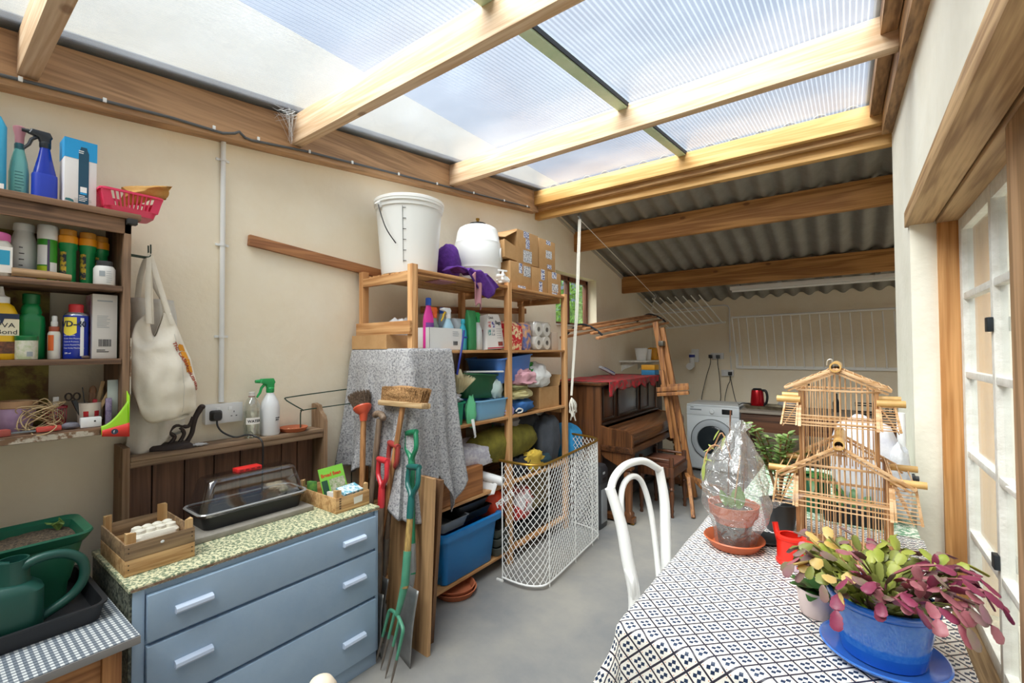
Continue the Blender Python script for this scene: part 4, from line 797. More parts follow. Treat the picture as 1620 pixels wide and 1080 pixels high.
MB().lathe([(.055, 0), (.06, .003), (.072, .022), (.069, .024), (.058, .008), (.0, .006)], (ux, 1.25, uz), 32, caps=False).obj('dish', TERR, t); rnd = random.Random(2)
for k in range(4): b = MB(); b.blob((ux+rnd.uniform(-.02, .02), 1.25+rnd.uniform(-.02, .02), uz+.012), (.009, .005, .004), k, .1, 8); tag(b.obj('seed', mat('pale seed', 'd9c49a', .7)), 'pale flat seed lying in the terracotta saucer', 'seed', 'seeds in the saucer')
b = MB(); b.blob((-2.36, .80, uz+.006), (.022, .03, .006), 4, .5, 16, 3); tag(b.obj('crumpled_paper', mat('white tissue', 'd9d9da', .9)), 'scrap of crumpled white paper beside the iron', 'paper')
t = thing('flat_iron', 'dark old flat iron on its sole with handle, on the plank shelf', 'iron', (ux, .72, uz)); IR = mat('rusty cast iron', '3a302d', .55, .4, bump=.2)
b = MB(); b.loft([[(ux+x*s, .715+y*s, uz+z) for x, y in ((0, -.085), (.035, -.03), (.048, .03), (.045, .06), (-.045, .06), (-.048, .03), (-.035, -.03))] for s, z in ((1, 0), (1, .014), (.9, .022), (.75, .027))]); b.obj('sole', IR, t)
b = MB(); b.tube(spline([(ux, .765, uz+.02), (ux, .785, uz+.06), (ux, .795, uz+.12), (ux, .82, uz+.17)], 5), [.012, .011, .010, .010, .010, .010, .010, .010, .011, .012, .012, .012, .012, .013, .013, .013], 10); b.blob((ux, .823, uz+.172), (.014, .014, .012), 1, .05, 12); b.obj('handle', IR, t)
b = MB(); b.tube(spline([(ux, .70, uz+.02), (ux, .72, uz+.05), (ux, .70, uz+.075), (ux, .725, uz+.10), (ux, .77, uz+.09), (ux, .79, uz+.13)], 5), .0085, 8); b.tube(spline([(ux, .735, uz+.02), (ux, .755, uz+.06), (ux, .738, uz+.09)], 5), .008, 8); b.obj('lever', IR, t)
# green wire plant supports leaning behind
t = thing('plant_support', 'dark green bent wire plant support on the wall left of the blanket', 'plant support', (WX+.03, 1.5, .6)); xx = -2.44
MB().tube(spline([(xx+.05, 1.31, 1.185), (xx+.03, 1.255, 1.225), (xx, 1.235, 1.25), (xx, 1.27, 1.26), (xx, 1.62, 1.278), (xx, 1.64, 1.272), (xx, 1.64, 1.24), (xx, 1.64, .60), (xx, 1.64, .02)], 3), .0032, 6).obj('wire', M_wire, t)
t = thing('plant_support', 'second dark green bent wire plant support, its end resting behind the saucer', 'plant support', (WX+.03, 1.6, .6)); xx = -2.405
MB().tube(spline([(xx, 1.30, 1.09), (xx, 1.30, 1.16), (xx, 1.305, 1.18), (xx, 1.33, 1.186), (xx, 1.65, 1.195), (xx, 1.72, 1.195), (xx, 1.735, 1.18), (xx, 1.735, 1.1), (xx, 1.735, .5), (xx, 1.735, .02)], 3), .0032, 6).obj('wire', M_wire, t)
# ================================================================== pine shelf unit
PV = wood('shelf pine upright', 'd6a673', 'b07c4c', 'z', 11); PH = wood('shelf pine slat', 'cf9f6b', 'a87444', 'y', 11); PX = wood('shelf pine bearer', 'cf9f6b', 'a87444', 'x', 11)
SXF, SXB = -1.94, -2.43; SH = (1.97, 1.51, 1.04, .57, .10)
t = thing('shelf_unit', 'pine slatted storage shelves with five levels along the cream wall', 'shelves', (-2.19, 2.55, 0))
for y in (1.705, 2.59, 3.39):
    for x0, x1 in ((SXF-.04, SXF), (SXB, SXB+.04)): MB().bx(x0, x1, y-.022, y+.022, 0, 1.995 if y < 3 else 1.99, .003).obj('post', PV, t)
for z in SH:
    for y in (1.705, 2.59, 3.39):
        yy = y+.023+.009 if y < 3 else y-.023-.009
        MB().bx(SXB+.002, SXF-.042 if z > 1.9 else SXF-.042, yy-.009, yy+.009, z-.062, z-.0185, .002).obj('bearer', PX, t)
    for k in range(6):
        x = SXF-.003-.086*k; ya, yb = (1.685, 3.41) if 0 < k < 5 else (1.729, 3.366)
        if k in (0, 5): x = SXF-.003-.0 if k == 0 else x
        for sa, sb in (((1.729, 2.566), (2.614, 3.366)) if k in (0, 5) else ((1.729, 3.366),)):
            MB().bx(x-.07 if k else x-.062, x, sa, sb, z-.018, z, .002).obj('slat', PH, t)
MB().bx(SXB-.002, SXF+.002, 1.664, 1.682, 1.60, 1.675, .002).obj('end_board', PX, t); MB().bx(SXB, SXF-.04, 1.684, 1.703, 1.90, 1.95, .002).obj('end_board', PX, t)
MB().bar((SXB-.008, 2.2, 1.80), (SXB-.008, 3.5, 1.88), .016, .05, (0, 0, 1), .001).obj('back_brace', wood('red brown batten', '99623c', '74452a'), t)
# ================================================================== grey felt blanket over the shelf end
def felt():
    m = bpy.data.materials.new('recycled grey felt'); m.use_nodes = True; n, l = m.node_tree.nodes, m.node_tree.links; b = n['Principled BSDF']; b.inputs['Roughness'].default_value = .95
    tc_ = n.new('ShaderNodeTexCoord'); v = n.new('ShaderNodeTexNoise'); v.inputs['Scale'].default_value = 95; v.inputs['Detail'].default_value = 4; v.inputs['Roughness'].default_value = .75
    l.new(tc_.outputs['Object'], v.inputs['Vector']); c = n.new('ShaderNodeValToRGB'); e = c.color_ramp.elements
    e[0].position = .33; e[0].color = hx('505055'); e[1].position = .47; e[1].color = hx('9c9b9e'); x = e.new(.62); x.color = hx('bfbebe'); x = e.new(.74); x.color = hx('9f8a93')
    l.new(v.outputs['Fac'], c.inputs['Fac']); l.new(c.outputs[0], b.inputs['Base Color'])
    bp = n.new('ShaderNodeBump'); bp.inputs['Strength'].default_value = .5; bp.inputs['Distance'].default_value = .006; l.new(v.outputs['Fac'], bp.inputs['Height']); l.new(bp.outputs[0], b.inputs['Normal']); return m
M_felt = felt()
def blanket(u, v):
    s = u*1.0        # 0 wall end .. .62 corner .. 1 far front edge
    top = Vector((lerpk(s, [(0, -2.435), (.62, -1.925), (1, -1.905)]), lerpk(s, [(0, 1.640), (.55, 1.640), (.66, 1.66), (1, 1.955)]), 1.517))
    drop = lerpk(s, [(0, .70), (.18, .72), (.25, .68), (.45, .74), (.60, .90), (.68, .92), (.78, .72), (.9, .98), (1, .80)])
    vv = max(0, (v-.08)/.92)
    if v < .08: return (top.x-(.10*(1-v/.08) if s > .62 else 0), top.y+(.10*(1-v/.08) if s <= .62 else 0), top.z+.001)
    out = Vector((0, -1, 0)) if s < .55 else (Vector((1, 0, 0)) if s > .68 else Vector((math.sin((s-.55)/.13*PI/2), -math.cos((s-.55)/.13*PI/2), 0)))
    along = Vector((1, 0, 0)) if s < .6 else Vector((0, 1, 0))
    amp = vv*(.5+.5*vv)
    fold_ = .028*math.sin(s*30+1.2+vv*.9)+.016*math.sin(s*58+vv*2)
    flare = .05+(.10*math.exp(-((s-.64)/.10)**2))+(.0 if s < .6 else -.02)
    p = top+out*(amp*(fold_+flare)+.012*min(1, vv*8))+along*(amp*(.10*max(0, s-.62)/.38+.018*math.sin(s*24)))
    p.z -= drop*vv*(1-.02*vv); p.x -= .02*amp if s < .1 else 0
    return tuple(p)
tag(MB().grid(blanket, 150, 70).obj('felt_blanket', M_felt, smooth=80, solid=.006), 'speckled grey felt blanket draped over the near end of the shelves', 'blanket')
# ================================================================== boards and long tools leaning there
PB = wood('stained plywood', 'bf976b', '8f6946', 'z', 7, .7, knots=False)
tag(MB().hexa([(-2.03, 1.575, 0), (-1.689, 1.560, 0), (-1.687, 1.578, 0), (-2.028, 1.593, 0), (-2.03, 1.617, .86), (-1.689, 1.602, .86), (-1.687, 1.62, .86), (-2.028, 1.635, .86)]).obj('plywood_board', PB), 'stained plywood board leaning under the grey blanket', 'board')
tag(MB().hexa([(-2.05, 1.655, 0), (-1.752, 1.64, 0), (-1.748, 1.66, 0), (-2.046, 1.675, 0), (-2.02, 1.672, .84), (-1.692, 1.657, .84), (-1.688, 1.677, .84), (-2.016, 1.692, .84)]).obj('plywood_board', wood('dark plywood', '7d5a3c', '543a26', 'z', 7, .7, knots=False)), 'darker board standing behind the stained plywood board', 'board')
ASH = wood('ash tool handle', 'b98656', '8b5d37', 'z', 18, knots=False); ASHG = wood('grey worn ash handle', '8f7a66', '675546', 'z', 18, knots=False)
M_steel = mat('dull steel', 'a2a4a5', .42, .6, noise=.5, nscale=10, col2='85827d'); M_rust = mat('worn dark steel', '6b645e', .5, .5, noise=.4, nscale=14, col2='83776b')
def dgrip(t, a, dirv, side, m, L=.155, w=.115, thick=.0125):   # D shaped hand grip: neck at a, running along dirv, spread along side
    a = Vector(a); d = Vector(dirv).normalized(); s = Vector(side); s = (s-d*s.dot(d)).normalized()
    b = MB()
    for q in (-1, 1): b.tube(spline([a-d*.0, a+d*L*.22+s*q*w*.15, a+d*L*.45+s*q*w*.44, a+d*L*.72+s*q*w*.48, a+d*L+s*q*w*.42], 5), thick, 9)
    b.tube([a+d*L-s*w*.5, a+d*L-s*w*.25, a+d*L+s*w*.25, a+d*L+s*w*.5], [thick*1.15, thick*1.3, thick*1.3, thick*1.15], 12); b.tube([a-d*.085, a-d*.03, a+d*.02], [.0175, .019, .017], 12)
    return b.obj('grip', m, t)
def unit(a, b): return (Vector(b)-Vector(a)).normalized()
SD = (.95, -.25, .0)
def fork_or_spade(kind, lab, neck, socket, foot, gm, sm, shaft_m, w=.17):
    neck, socket, foot = Vector(neck), Vector(socket), Vector(foot); t = thing('garden_'+kind, lab, kind, tuple(foot))
    d = unit(socket, neck); dgrip(t, neck, d, SD, gm)
    MB().tube([neck-d*.05, (neck+socket)/2, socket-d*.02], [.0155, .0165, .0175], 12).obj('shaft', shaft_m, t)
    dd = unit(socket, foot); s = Vector(SD); s = (s-dd*s.dot(dd)).normalized(); nrm = dd.cross(s)
    if kind == 'fork':
        MB().tube([socket+d*.14, socket, socket+dd*.06, socket+dd*.15], [.0195, .020, .017, .012], 12).obj('socket', sm, t)
        b0 = socket+dd*.15; L = (foot-b0).length
        MB().tube(spline([b0-s*w*.5+dd*.055, b0-s*w*.46+dd*.02, b0-s*w*.2+dd*.004, b0, b0+s*w*.2+dd*.004, b0+s*w*.46+dd*.02, b0+s*w*.5+dd*.055], 4), .0085, 8).obj('shoulder', sm, t)
        for k in (-.5, -.167, .167, .5):
            p0 = b0+s*w*k+dd*(.05 if abs(k) > .4 else .004); e = b0+s*w*k*1.06+dd*L
            q = p0+(e-p0)*.45; MB().tube([p0, q], [.0078, .0068], 8).obj('tine', sm, t, label=None); MB().tube([q, q+(e-q)*.75, e], [.0068, .005, .0015], 8).obj('tine_tip', M_rust, t)
    else:
        MB().tube([socket+d*.12, socket, socket+dd*.08], [.0195, .0205, .016], 12).obj('socket', sm, t)
        b0 = socket+dd*.07; L = (foot-b0).length
        def bl(u, v):
            q = (u-.5)*w*(1-.10*v**3); c_ = .012*math.cos((u-.5)*PI); return tuple(b0+s*q+dd*(L*v-(.0 if v < .99 else .0))+nrm*(c_*(1-v)+.01*math.sin(v*PI)))
        MB().grid(bl, 12, 12).obj('blade', M_steel, t, solid=.003)
    return t
GRN1 = pl('bottle green grip', '1f7a55', .35); GRN2 = pl('teal grip', '155a55', .35); GRNP = mat('green enamel', '4f8f73', .4, noise=.4, nscale=12, col2='3f7d62'); RD1 = pl('red grip', 'c8323a', .35); RD2 = pl('dull red grip', '9a3a36', .4)
fork_or_spade('fork', 'green digging fork with teal grip standing in front of the plywood board', (-1.735, 1.50, .775), (-1.692, 1.425, .415), (-1.765, 1.355, .004), GRN2, GRNP, wood('worn yellow handle', 'a98a4e', '7a6238', 'z', 18, knots=False), .165)
fork_or_spade('spade', 'steel spade with bottle green grip behind the digging fork', (-1.832, 1.585, .925), (-1.745, 1.515, .43), (-1.765, 1.475, .004), GRN1, M_steel, GRN1, .165)
fork_or_spade('spade', 'old spade with bright red grip and grey shaft beside the chest', (-1.965, 1.50, .78), (-1.945, 1.465, .36), (-1.915, 1.43, .004), RD1, M_rust, ASHG, .14)
fork_or_spade('spade', 'old spade with dull red grip behind the broom handle', (-1.955, 1.555, .855), (-1.985, 1.535, .40), (-2.01, 1.515, .004), RD2, M_rust, ASHG, .13)
# T handled tool
t = thing('garden_hoe', 'grey wooden tool with T shaped handle leaning on the blanket', 'hoe', (-2.16, 1.50, .0))
MB().tube([(-2.07, 1.565, 1.135), (-2.10, 1.545, .80), (-2.16, 1.50, .03)], [.017, .0165, .0165], 10).obj('shaft', ASHG, t)
b = MB(); b.tube(spline([(-2.125, 1.575, 1.145), (-2.10, 1.57, 1.16), (-2.04, 1.555, 1.162), (-2.01, 1.548, 1.138)], 4), [.013]+[.018]*11+[.012], 10); b.obj('cross_grip', ASHG, t); MB().bx(-2.22, -2.10, 1.495, 1.503, .0, .06, .001).obj('blade', M_rust, t)
# round dark brush with orange cup
M_brs = mat('dark bristle', '4a3a2e', .9, noise=.3, nscale=90, col2='6f5a48', bump=.8, bscale=120); M_brl = mat('tan bristle', 'b88d5e', .9, noise=.3, nscale=90, col2='8f6a42', bump=.8, bscale=120)
t = thing('brush', 'round dark bristled brush with orange cup and long wooden handle', 'brush', (-2.11, 1.46, .0)); hd = Vector((-2.20, 1.555, 1.165)); ft = Vector((-2.11, 1.47, .02)); d = unit(ft, hd); bd = (d+Vector((-.55, 0, .15))).normalized(); sd = bd.orthogonal().normalized()
MB().tube([ft, hd-d*.02], [.0155, .0165], 10).obj('handle', ASH, t)
b = MB(); b.tube([hd-d*.05, hd-d*.01, hd+d*.01], [.019, .024, .03], 14); b.tube([hd-bd*.012, hd+bd*.01, hd+bd*.025, hd+bd*.032], [.024, .045, .052, .050], 18); b.obj('cup', pl('orange red plastic', 'd2583c'), t)
def bristles(t, c0, dirv, rad, L, n, m, r, seed=1, flatn=None, spread=.25, oy=None):
    rnd = random.Random(seed); b = MB(); d = Vector(dirv).normalized(); e1 = (Vector(oy) if oy else d.orthogonal()).normalized(); e2 = d.cross(e1)
    for k in range(n):
        if flatn: x, y = rnd.uniform(-1, 1), rnd.uniform(-1, 1)
        else:
            a, q = rnd.uniform(0, 2*PI), math.sqrt(rnd.random()); x, y = q*math.cos(a), q*math.sin(a)
        o = e1*x*rad[0]+e2*y*rad[1]; p = Vector(c0)+o; f = (d+(e1*x+e2*y)*spread+Vector((rnd.gauss(0, .05), rnd.gauss(0, .05), rnd.gauss(0, .05)))).normalized()
        b.tube([p, p+f*L*rnd.uniform(.85, 1.05)], [r, r*.6], 3, caps=False)
    return b.obj('bristles', m, t, smooth=0, kind='stuff')
bristles(t, hd+bd*.028, bd, (.045, .045), .085, 700, M_brs, .0018, 2)
t = thing('broom', 'tan bristled broom head up with long wooden handle on the blanket', 'broom', (-1.99, 1.44, .0))
hd = Vector((-1.885, 1.572, 1.215)); ft = Vector((-2.065, 1.465, .01)); d = unit(ft, hd); MB().tube([ft, hd], [.0135, .0145], 10).obj('handle', ASH, t)
M = frame(hd+d*.01, (1, -.05, .015), d); b = MB(); b.box((0, .002, 0), (.375, .03, .062), .010, M); b.obj('head_block', wood('pale broom block', 'c9ad85', 'a3845c', 'x', 16, knots=False), t)
bristles(t, hd+d*.026, d, (.165, .026), .074, 3000, M_brl, .0020, 5, True, .05, (1, -.05, .015))
MB().blob(tuple(hd+d*.066), (.172, .034, .044), 3, .04, 20, M=None).obj('bristle_core', M_brl, t)
# ================================================================== things on the shelf unit
# top level
z0 = 1.971; M_buck = mat('milky bucket plastic', 'f3f4f2', .3, trans=.15)
t = thing('bucket', 'big translucent white bucket with measure marks on top of the shelves', 'bucket', (-2.20, 1.90, z0)); bc = (-2.215, 1.90, z0)
MB().lathe([(.155, 0), (.168, .004), (.172, .03), (.200, .40), (.207, .405), (.207, .425), (.215, .43), (.215, .452), (.207, .456), (.198, .456), (.194, .40), (.165, .02), (0, .015)], bc, 56, caps=False).obj('bucket_body', M_buck, t)
MB().lathe([(.2, .44), (.217, .445), (.2175, .462), (.205, .468), (0, .468)], bc, 56, caps=False).obj('lid_rim', pl('white lid plastic', 'eeeeec', .35), t)
MB().tube(spline([(bc[0]-.03, bc[1]-.215, z0+.42), (bc[0]+.02, bc[1]-.24, z0+.36), (bc[0]+.06, bc[1]-.225, z0+.25), (bc[0]+.085, bc[1]-.175, z0+.17)], 6), .0032, 6).obj('wire_handle', mat('dark wire', '2b2c30', .4, .5), t)
MB().tube([(bc[0]-.03, bc[1]-.20, z0+.40), (bc[0]-.03, bc[1]-.22, z0+.425)], .02, 12).obj('handle_lug', M_white, t)
b = MB(); a = R(-52)
for k in range(31):
    z = .07+.31*k/30; rr = .1745+.0272*(z-.03)/.37+.0012; w = .03 if k % 6 == 0 else 0
    if k % 6 == 0: b.tube([(bc[0]+rr*math.cos(a+q*.05), bc[1]+rr*math.sin(a+q*.05), z0+z) for q in (0, 1, 2)], .0018, 4)
rr = lambda z: .1745+.0272*(z-.03)/.37+.0012
b.tube([(bc[0]+rr(z)*math.cos(a), bc[1]+rr(z)*math.sin(a), z0+z) for z in (.06, .15, .25, .35, .39)], .0014, 4); b.obj('scale_marks', M_ink, t)
PUR = mat('purple wool', '5c2a8a', .9, noise=.3, nscale=40, col2='4a1f74', bump=.5, bscale=45); MAU = mat('dusty mauve cloth', 'a5747c', .9)
tag(MB().blob((-2.20, 2.235, z0+.13), (.07, .10, .14), 3, .08, 30, 1.4, flatb=z0+.0005).obj('knitted_hat', PUR), 'purple knitted hat stuffed between bucket and white barrel', 'hat')
def drape(u, v):
    s = u-.5; x = -2.09+.02*math.sin(s*14); y = 2.19+.26*s*(1-.25*v)+.04*v
    if v < .45: q = v/.45; return (-2.08+.155*q, y-.01, z0+.045+.016*math.sin(s*16+q*4)+.018*(1-q))
    q = (v-.45)/.55; return (-1.918+.02*math.sin(s*9+1), y+.05*q*s+.10*q, z0+.05-.02*q*q-.15*q*(1-1.1*abs(s+.08)))
tag(MB().grid(drape, 36, 30).obj('purple_cloth', PUR, smooth=80, solid=.008), 'crumpled purple cloth hanging over the front of the top shelf', 'cloth')
tag(MB().grid(lambda u, v: (-1.925+.012*math.sin(u*7+v*5), 2.165+.075*u*(1-.3*v)+.05*v, z0+.02-.20*v+.02*math.sin(u*6)), 14, 20).obj('mauve_scarf', MAU, smooth=80, solid=.006), 'dusty pink scarf end hanging below the purple cloth', 'scarf')
tag(MB().grid(lambda u, v: (-2.16+.13*u, 1.98+.15*v, z0-.024-.012*math.sin(u*PI)*math.sin(v*PI)), 10, 8).obj('purple_cloth', MAU, smooth=80, solid=.004), 'mauve cloth edge sagging between the slats under the bucket', 'cloth')
tag(MB().bx(-2.02, -1.962, 1.74, 1.93, z0-.0, z0+.012, .003).obj('wood_offcut', wood('offcut', 'a87c4e', '7d5832', 'y', 14)), 'thin wooden offcut beside the bucket foot', 'offcut') if False else None
t = thing('fermenting_barrel', 'white plastic barrel with tap and black cap on top of the shelves', 'barrel', (-2.17, 2.50, z0)); wc = (-2.17, 2.505, z0); WB = mat('white barrel plastic', 'ecedec', .3, trans=.15)
MB().lathe([(.13, 0), (.145, .006), (.152, .02), (.164, .12), (.168, .125), (.168, .145), (.170, .15), (.170, .29), (.168, .295), (.168, .315), (.163, .32), (.148, .40), (.135, .425), (.11, .44), (.06, .452), (0, .454)], wc, 48, caps=False).obj('barrel_body', WB, t)
MB().lathe([(.055, .445), (.06, .45), (.06, .466), (.04, .472), (0, .474)], wc, 24, caps=False).obj('screw_cap', M_black, t); MB().lathe([(.010, .47), (.010, .49), (.014, .495), (.014, .505), (.005, .508)], (wc[0], wc[1], z0), 12).obj('valve', mat('brass', '8f6b2e', .35, .9), t)
b = MB(); b.cyl((wc[0]+.14, wc[1]+.03, z0+.07), (wc[0]+.215, wc[1]+.04, z0+.07), .016, .013, 12); b.cyl((wc[0]+.20, wc[1]+.038, z0+.04), (wc[0]+.20, wc[1]+.038, z0+.10), .012, .010, 12); b.bar((wc[0]+.19, wc[1]+.0, z0+.105), (wc[0]+.21, wc[1]+.075, z0+.105), .014, .012, (0, 0, 1), .003); b.obj('tap', M_white, t)
MB().lathe([(.05, 0), (.052, .004), (.05, .008), (0, .008)], (0, 0, 0), 24, M=frame((wc[0]+.145, wc[1]+.085, z0+.23), (-.5, .86, 0), (0, 0, 1)), caps=False).obj('embossed_disc', WB, t)
tag(MB().blob((-2.03, 2.60, z0+.045), (.05, .075, .045), 8, .3, 22, 2, flatb=z0+.0005).obj('white_cloth', mat('white cotton', 'e9e8e6', .9, bump=.4, bscale=40)), 'crumpled white cloth below the barrel tap', 'cloth')
CARD = mat('brown cardboard', 'bd9465', .75, noise=.4, nscale=14, col2='ae8556'); M_btape = mat('white tape with blue print', 'e6e8ee', .5, noise=.02, nscale=95, col2='2b3f8a')
def cbox(lab, x0, x1, y0, y1, z0_, z1, labels=(), flap=None, grp='stacked cardboard boxes on the shelves'):
    t = thing('cardboard_box', lab, 'box', ((x0+x1)/2, (y0+y1)/2, z0_), 0, grp)
    MB().bx(x0, x1, y0, y1, z0_, z1, .003).obj('box_body', CARD, t)
    for nm, a, b_, c_, d_, m in labels: MB().bx(x1+.0002, x1+.001, y0+(y1-y0)*a, y0+(y1-y0)*b_, z0_+(z1-z0_)*c_, z0_+(z1-z0_)*d_).obj(nm, m, t)
    if flap: flap(t)
    return t
LB = mat('white parcel label', 'e4e4e6', .5, noise=.02, nscale=110, col2='8a8c95'); BX = -1.985
zb = 1.9715
cbox('lower brown box of the stack, nearest the white barrel', -2.25, BX, 2.655, 2.925, zb, 2.172, (('parcel_label', .62, .97, .52, .92, LB), ('printed_tape', .40, .56, .60, .98, M_btape), ('printed_tape', .35, .72, .03, .13, M_btape)))
cbox('middle brown box of the bottom row with torn tape', -2.25, BX, 2.935, 3.165, zb, 2.168, (('printed_tape', .58, .82, .55, .98, M_btape), ('printed_tape', .45, .66, .03, .45, M_btape)))
cbox('end brown box of the bottom row, by the small window', -2.25, BX-.002, 3.175, 3.385, zb, 2.165, (('parcel_label', .30, .78, .15, .5, LB), ('printed_tape', .3, .65, .72, 1.0, M_btape), ('printed_tape', .3, .7, .03, .12, M_btape)))
def flp(t):
    MB().hexa([(-2.24, 2.555, 2.375), (BX-.005, 2.60, 2.33), (BX-.005, 2.745, 2.405), (-2.24, 2.745, 2.42), (-2.24, 2.552, 2.379), (BX-.005, 2.597, 2.334), (BX-.005, 2.745, 2.409), (-2.24, 2.745, 2.424)]).obj('flap', CARD, t)
    MB().hexa([(-2.22, 2.60, 2.20), (BX-.01, 2.60, 2.19), (BX-.006, 2.745, 2.18), (-2.22, 2.745, 2.18), (-2.22, 2.60, 2.30), (BX-.01, 2.60, 2.32), (BX-.006, 2.745, 2.285), (-2.22, 2.745, 2.30)]).obj('side_flap', CARD, t)
cbox('upper brown box with open flap, top of the stack near the barrel', -2.24, BX-.004, 2.745, 3.035, 2.1735, 2.425, (('parcel_label', .28, .68, .05, .42, LB), ('printed_tape', .30, .55, .80, 1.0, M_btape), ('printed_tape', .40, .58, .48, .78, M_btape)), flp)
cbox('upper brown box at the far end of the stack', -2.24, BX-.006, 3.055, 3.30, 2.1695, 2.418, (('parcel_label', .40, .78, .40, .66, LB), ('printed_tape', .42, .7, .86, 1.0, M_btape), ('printed_tape', .48, .75, .06, .2, M_btape)))
# second level, z 1.511
z0 = 1.5115
t = thing('cardboard_box', 'small open brown box at the near end of the second shelf', 'box', (-2.17, 1.76, z0)); cb = (-2.44, -2.02, 1.640, 1.69)
b = MB(); x0, x1, y0, y1 = -2.33, -1.985, 1.75, 1.84
MB().loft([rrect(.33, .17, .004, 1, 1.5185, -2.27, 1.72), rrect(.33, .17, .004, 1, 1.60, -2.27, 1.72), rrect(.322, .162, .004, 1, 1.60, -2.27, 1.72), rrect(.322, .162, .004, 1, 1.525, -2.27, 1.72)]).obj('box_body', CARD, t)
tag(MB().blob((-2.25, 1.86, z0+.10), (.12, .12, .10), 6, .25, 22, 2.4, flatb=z0+.001).obj('plastic_bag', mat('white carrier plastic', 'e8e8ea', .4, bump=.6, bscale=18, trans=.2)), 'rumpled white carrier bag behind the near shelf post', 'bag')
t = thing('carton', 'white open carton of cleaning bottles on the second shelf', 'box', (-2.05, 1.99, z0)); WCD = mat('white carton card', 'dddcda', .6); xa, xb, ya, yb = -2.19, -1.985, 1.855, 2.135
b = MB(); b.bx(xb-.003, xb, ya, yb, z0, z0+.135); b.bx(xa, xa+.003, ya, yb, z0, z0+.135); b.bx(xa, xb, ya, ya+.003, z0, z0+.135); b.bx(xa, xb, yb-.003, yb, z0, z0+.135); b.bx(xa, xb, ya, yb, z0, z0+.003); b.obj('carton_body', WCD, t, smooth=0)
lines(3, 2.05, xb+.0004, z0+.115, .012, .07, .003, 3, t, mat('grey print', '9aa0a4')); b = MB(); rnd = random.Random(9); y = 2.055
while y < 2.095: w = rnd.uniform(.001, .004); b.bx(xb+.0003, xb+.0007, y, y+w, z0+.03, z0+.055); y += w+rnd.uniform(.001, .003)
b.obj('barcode', M_ink, t, smooth=0)
def cleaner(lab, x, y, z, h, m, cap, capm, rr=.036, trig=None, lbl=None):
    t = thing('spray_bottle' if trig else 'bottle', lab, 'bottle', (x, y, z)); k = .72 if trig else .86
    MB().lathe([(rr*.9, 0), (rr, .004), (rr, h*k*.62), (rr*.92, h*k*.74), (rr*.45, h*k*.96), (rr*.42, h*k)], (x, y, z), 22, .75, 1.1).obj('body', m, t)
    if trig: trigger(t, (x, y, z+h*k), trig[0], h*.0044*1000/1000*1.0 if False else 1.15, tm=trig[1])
    else: MB().lathe([(rr*.5, h*k-.002), (rr*.52, h*k), (rr*.5, h-.004), (rr*.4, h)], (x, y, z), 18).obj('cap', capm, t)
    if lbl: curvelabel(t, 'label', (x, y, z), rr, -60, 50, h*k*.1, h*k*.6, lbl, .75, 1.1)
    return t
cleaner('magenta cleaner bottle with blue cap in the white carton', -2.03, 1.888, z0+.004, .31, pl('magenta plastic', 'e0399f', .3), 1, pl('blue cap', '1e55b8'), .034, lbl=mat('violet label', '7d4a9c', .5))
cleaner('clear cleaner bottle with orange trigger in the white carton', -2.06, 1.965, z0+.004, .27, pl('grey green clear bottle', '8a9a92', .2), 1, None, .032, (pl('orange trigger', 'ee6a2b'), M_white))
cleaner('pale blue bottle with yellow trigger in the white carton', -2.03, 2.055, z0+.004, .27, pl('pale blue bottle', 'a9cfe3', .3), 1, None, .040, (pl('white trigger', 'e6e8ea'), pl('yellow trigger lever', 'f0c62a')), lbl=mat('sky label', '6fb0d4', .5, noise=.3, nscale=30, col2='d7ecd0'))
cleaner('navy bottle at the back of the white carton', -2.13, 2.02, z0+.004, .25, pl('navy bottle', '1f2c6a', .3), 1, pl('blue cap', '1e55b8'), .034)
cleaner('grey bottle with blue cap at the back of the white carton', -2.13, 2.10, z0+.004, .275, pl('grey bottle', '9fb1bd', .3), 1, pl('blue cap', '1e55b8'), .034)
tag(MB().rloft([(.09, .09, .03, 0), (.10, .09, .03, .01), (.10, .09, .03, .17), (.04, .09, .02, .21)], (-2.1, 2.205, z0)).obj('refill_pouch', pl('clear grey pouch', 'c4cdd2', .25)), 'clear grey refill pouch behind the teal bottle', 'pouch')
t = cleaner('slim teal bottle beside the white carton', -2.005, 2.165, z0, .20, pl('teal bottle', '2f9db3', .25), 1, pl('teal bottle', '2f9db3'), .027)
b = MB(); b.rloft([(.05, .07, .015, 0), (.055, .075, .015, .02), (.05, .075, .015, .20), (.02, .08, .008, .255), (.012, .082, .005, .262)], (-2.01, 2.245, z0)); tag(b.obj('green_packet', mat('foil green wrap', '2f7f4d', .35, bump=.5, bscale=30)), 'tall green wrapped packet beside the teal bottle', 'packet')
cleaner('clear spray bottle with green trigger behind the bag roll carton', -2.02, 2.325, z0, .26, pl('frosted clear bottle', 'cfd6d8', .25), 1, None, .036, (pl('bright green trigger', '1c9a50'), M_white))
tag(MB().rloft([(.05, .05, .01, 0), (.05, .05, .01, .14)], (-2.06, 2.385, z0)).obj('tin', mat('dark red tin', '7d2a2e', .4, noise=.3, nscale=30, col2='2d2a2c')), 'small dark red tin behind the white bag carton', 'tin')
t = thing('bag_carton', 'white carton printed with coloured squares reading Bags', 'box', (-2.06, 2.48, z0)); Mb = frame((-1.985, 2.395, z0+.004), (-.04, 1, .04), (-.10, -.06, 1))
MB().prism([(-.01, 0), (.20, 0), (.185, .20), (.165, .245), (.045, .245), (.03, .215)], .10, Mb @ TR(0, 0, -.10)).obj('carton_body', mat('white bag card', 'e4e2e0', .5), t)
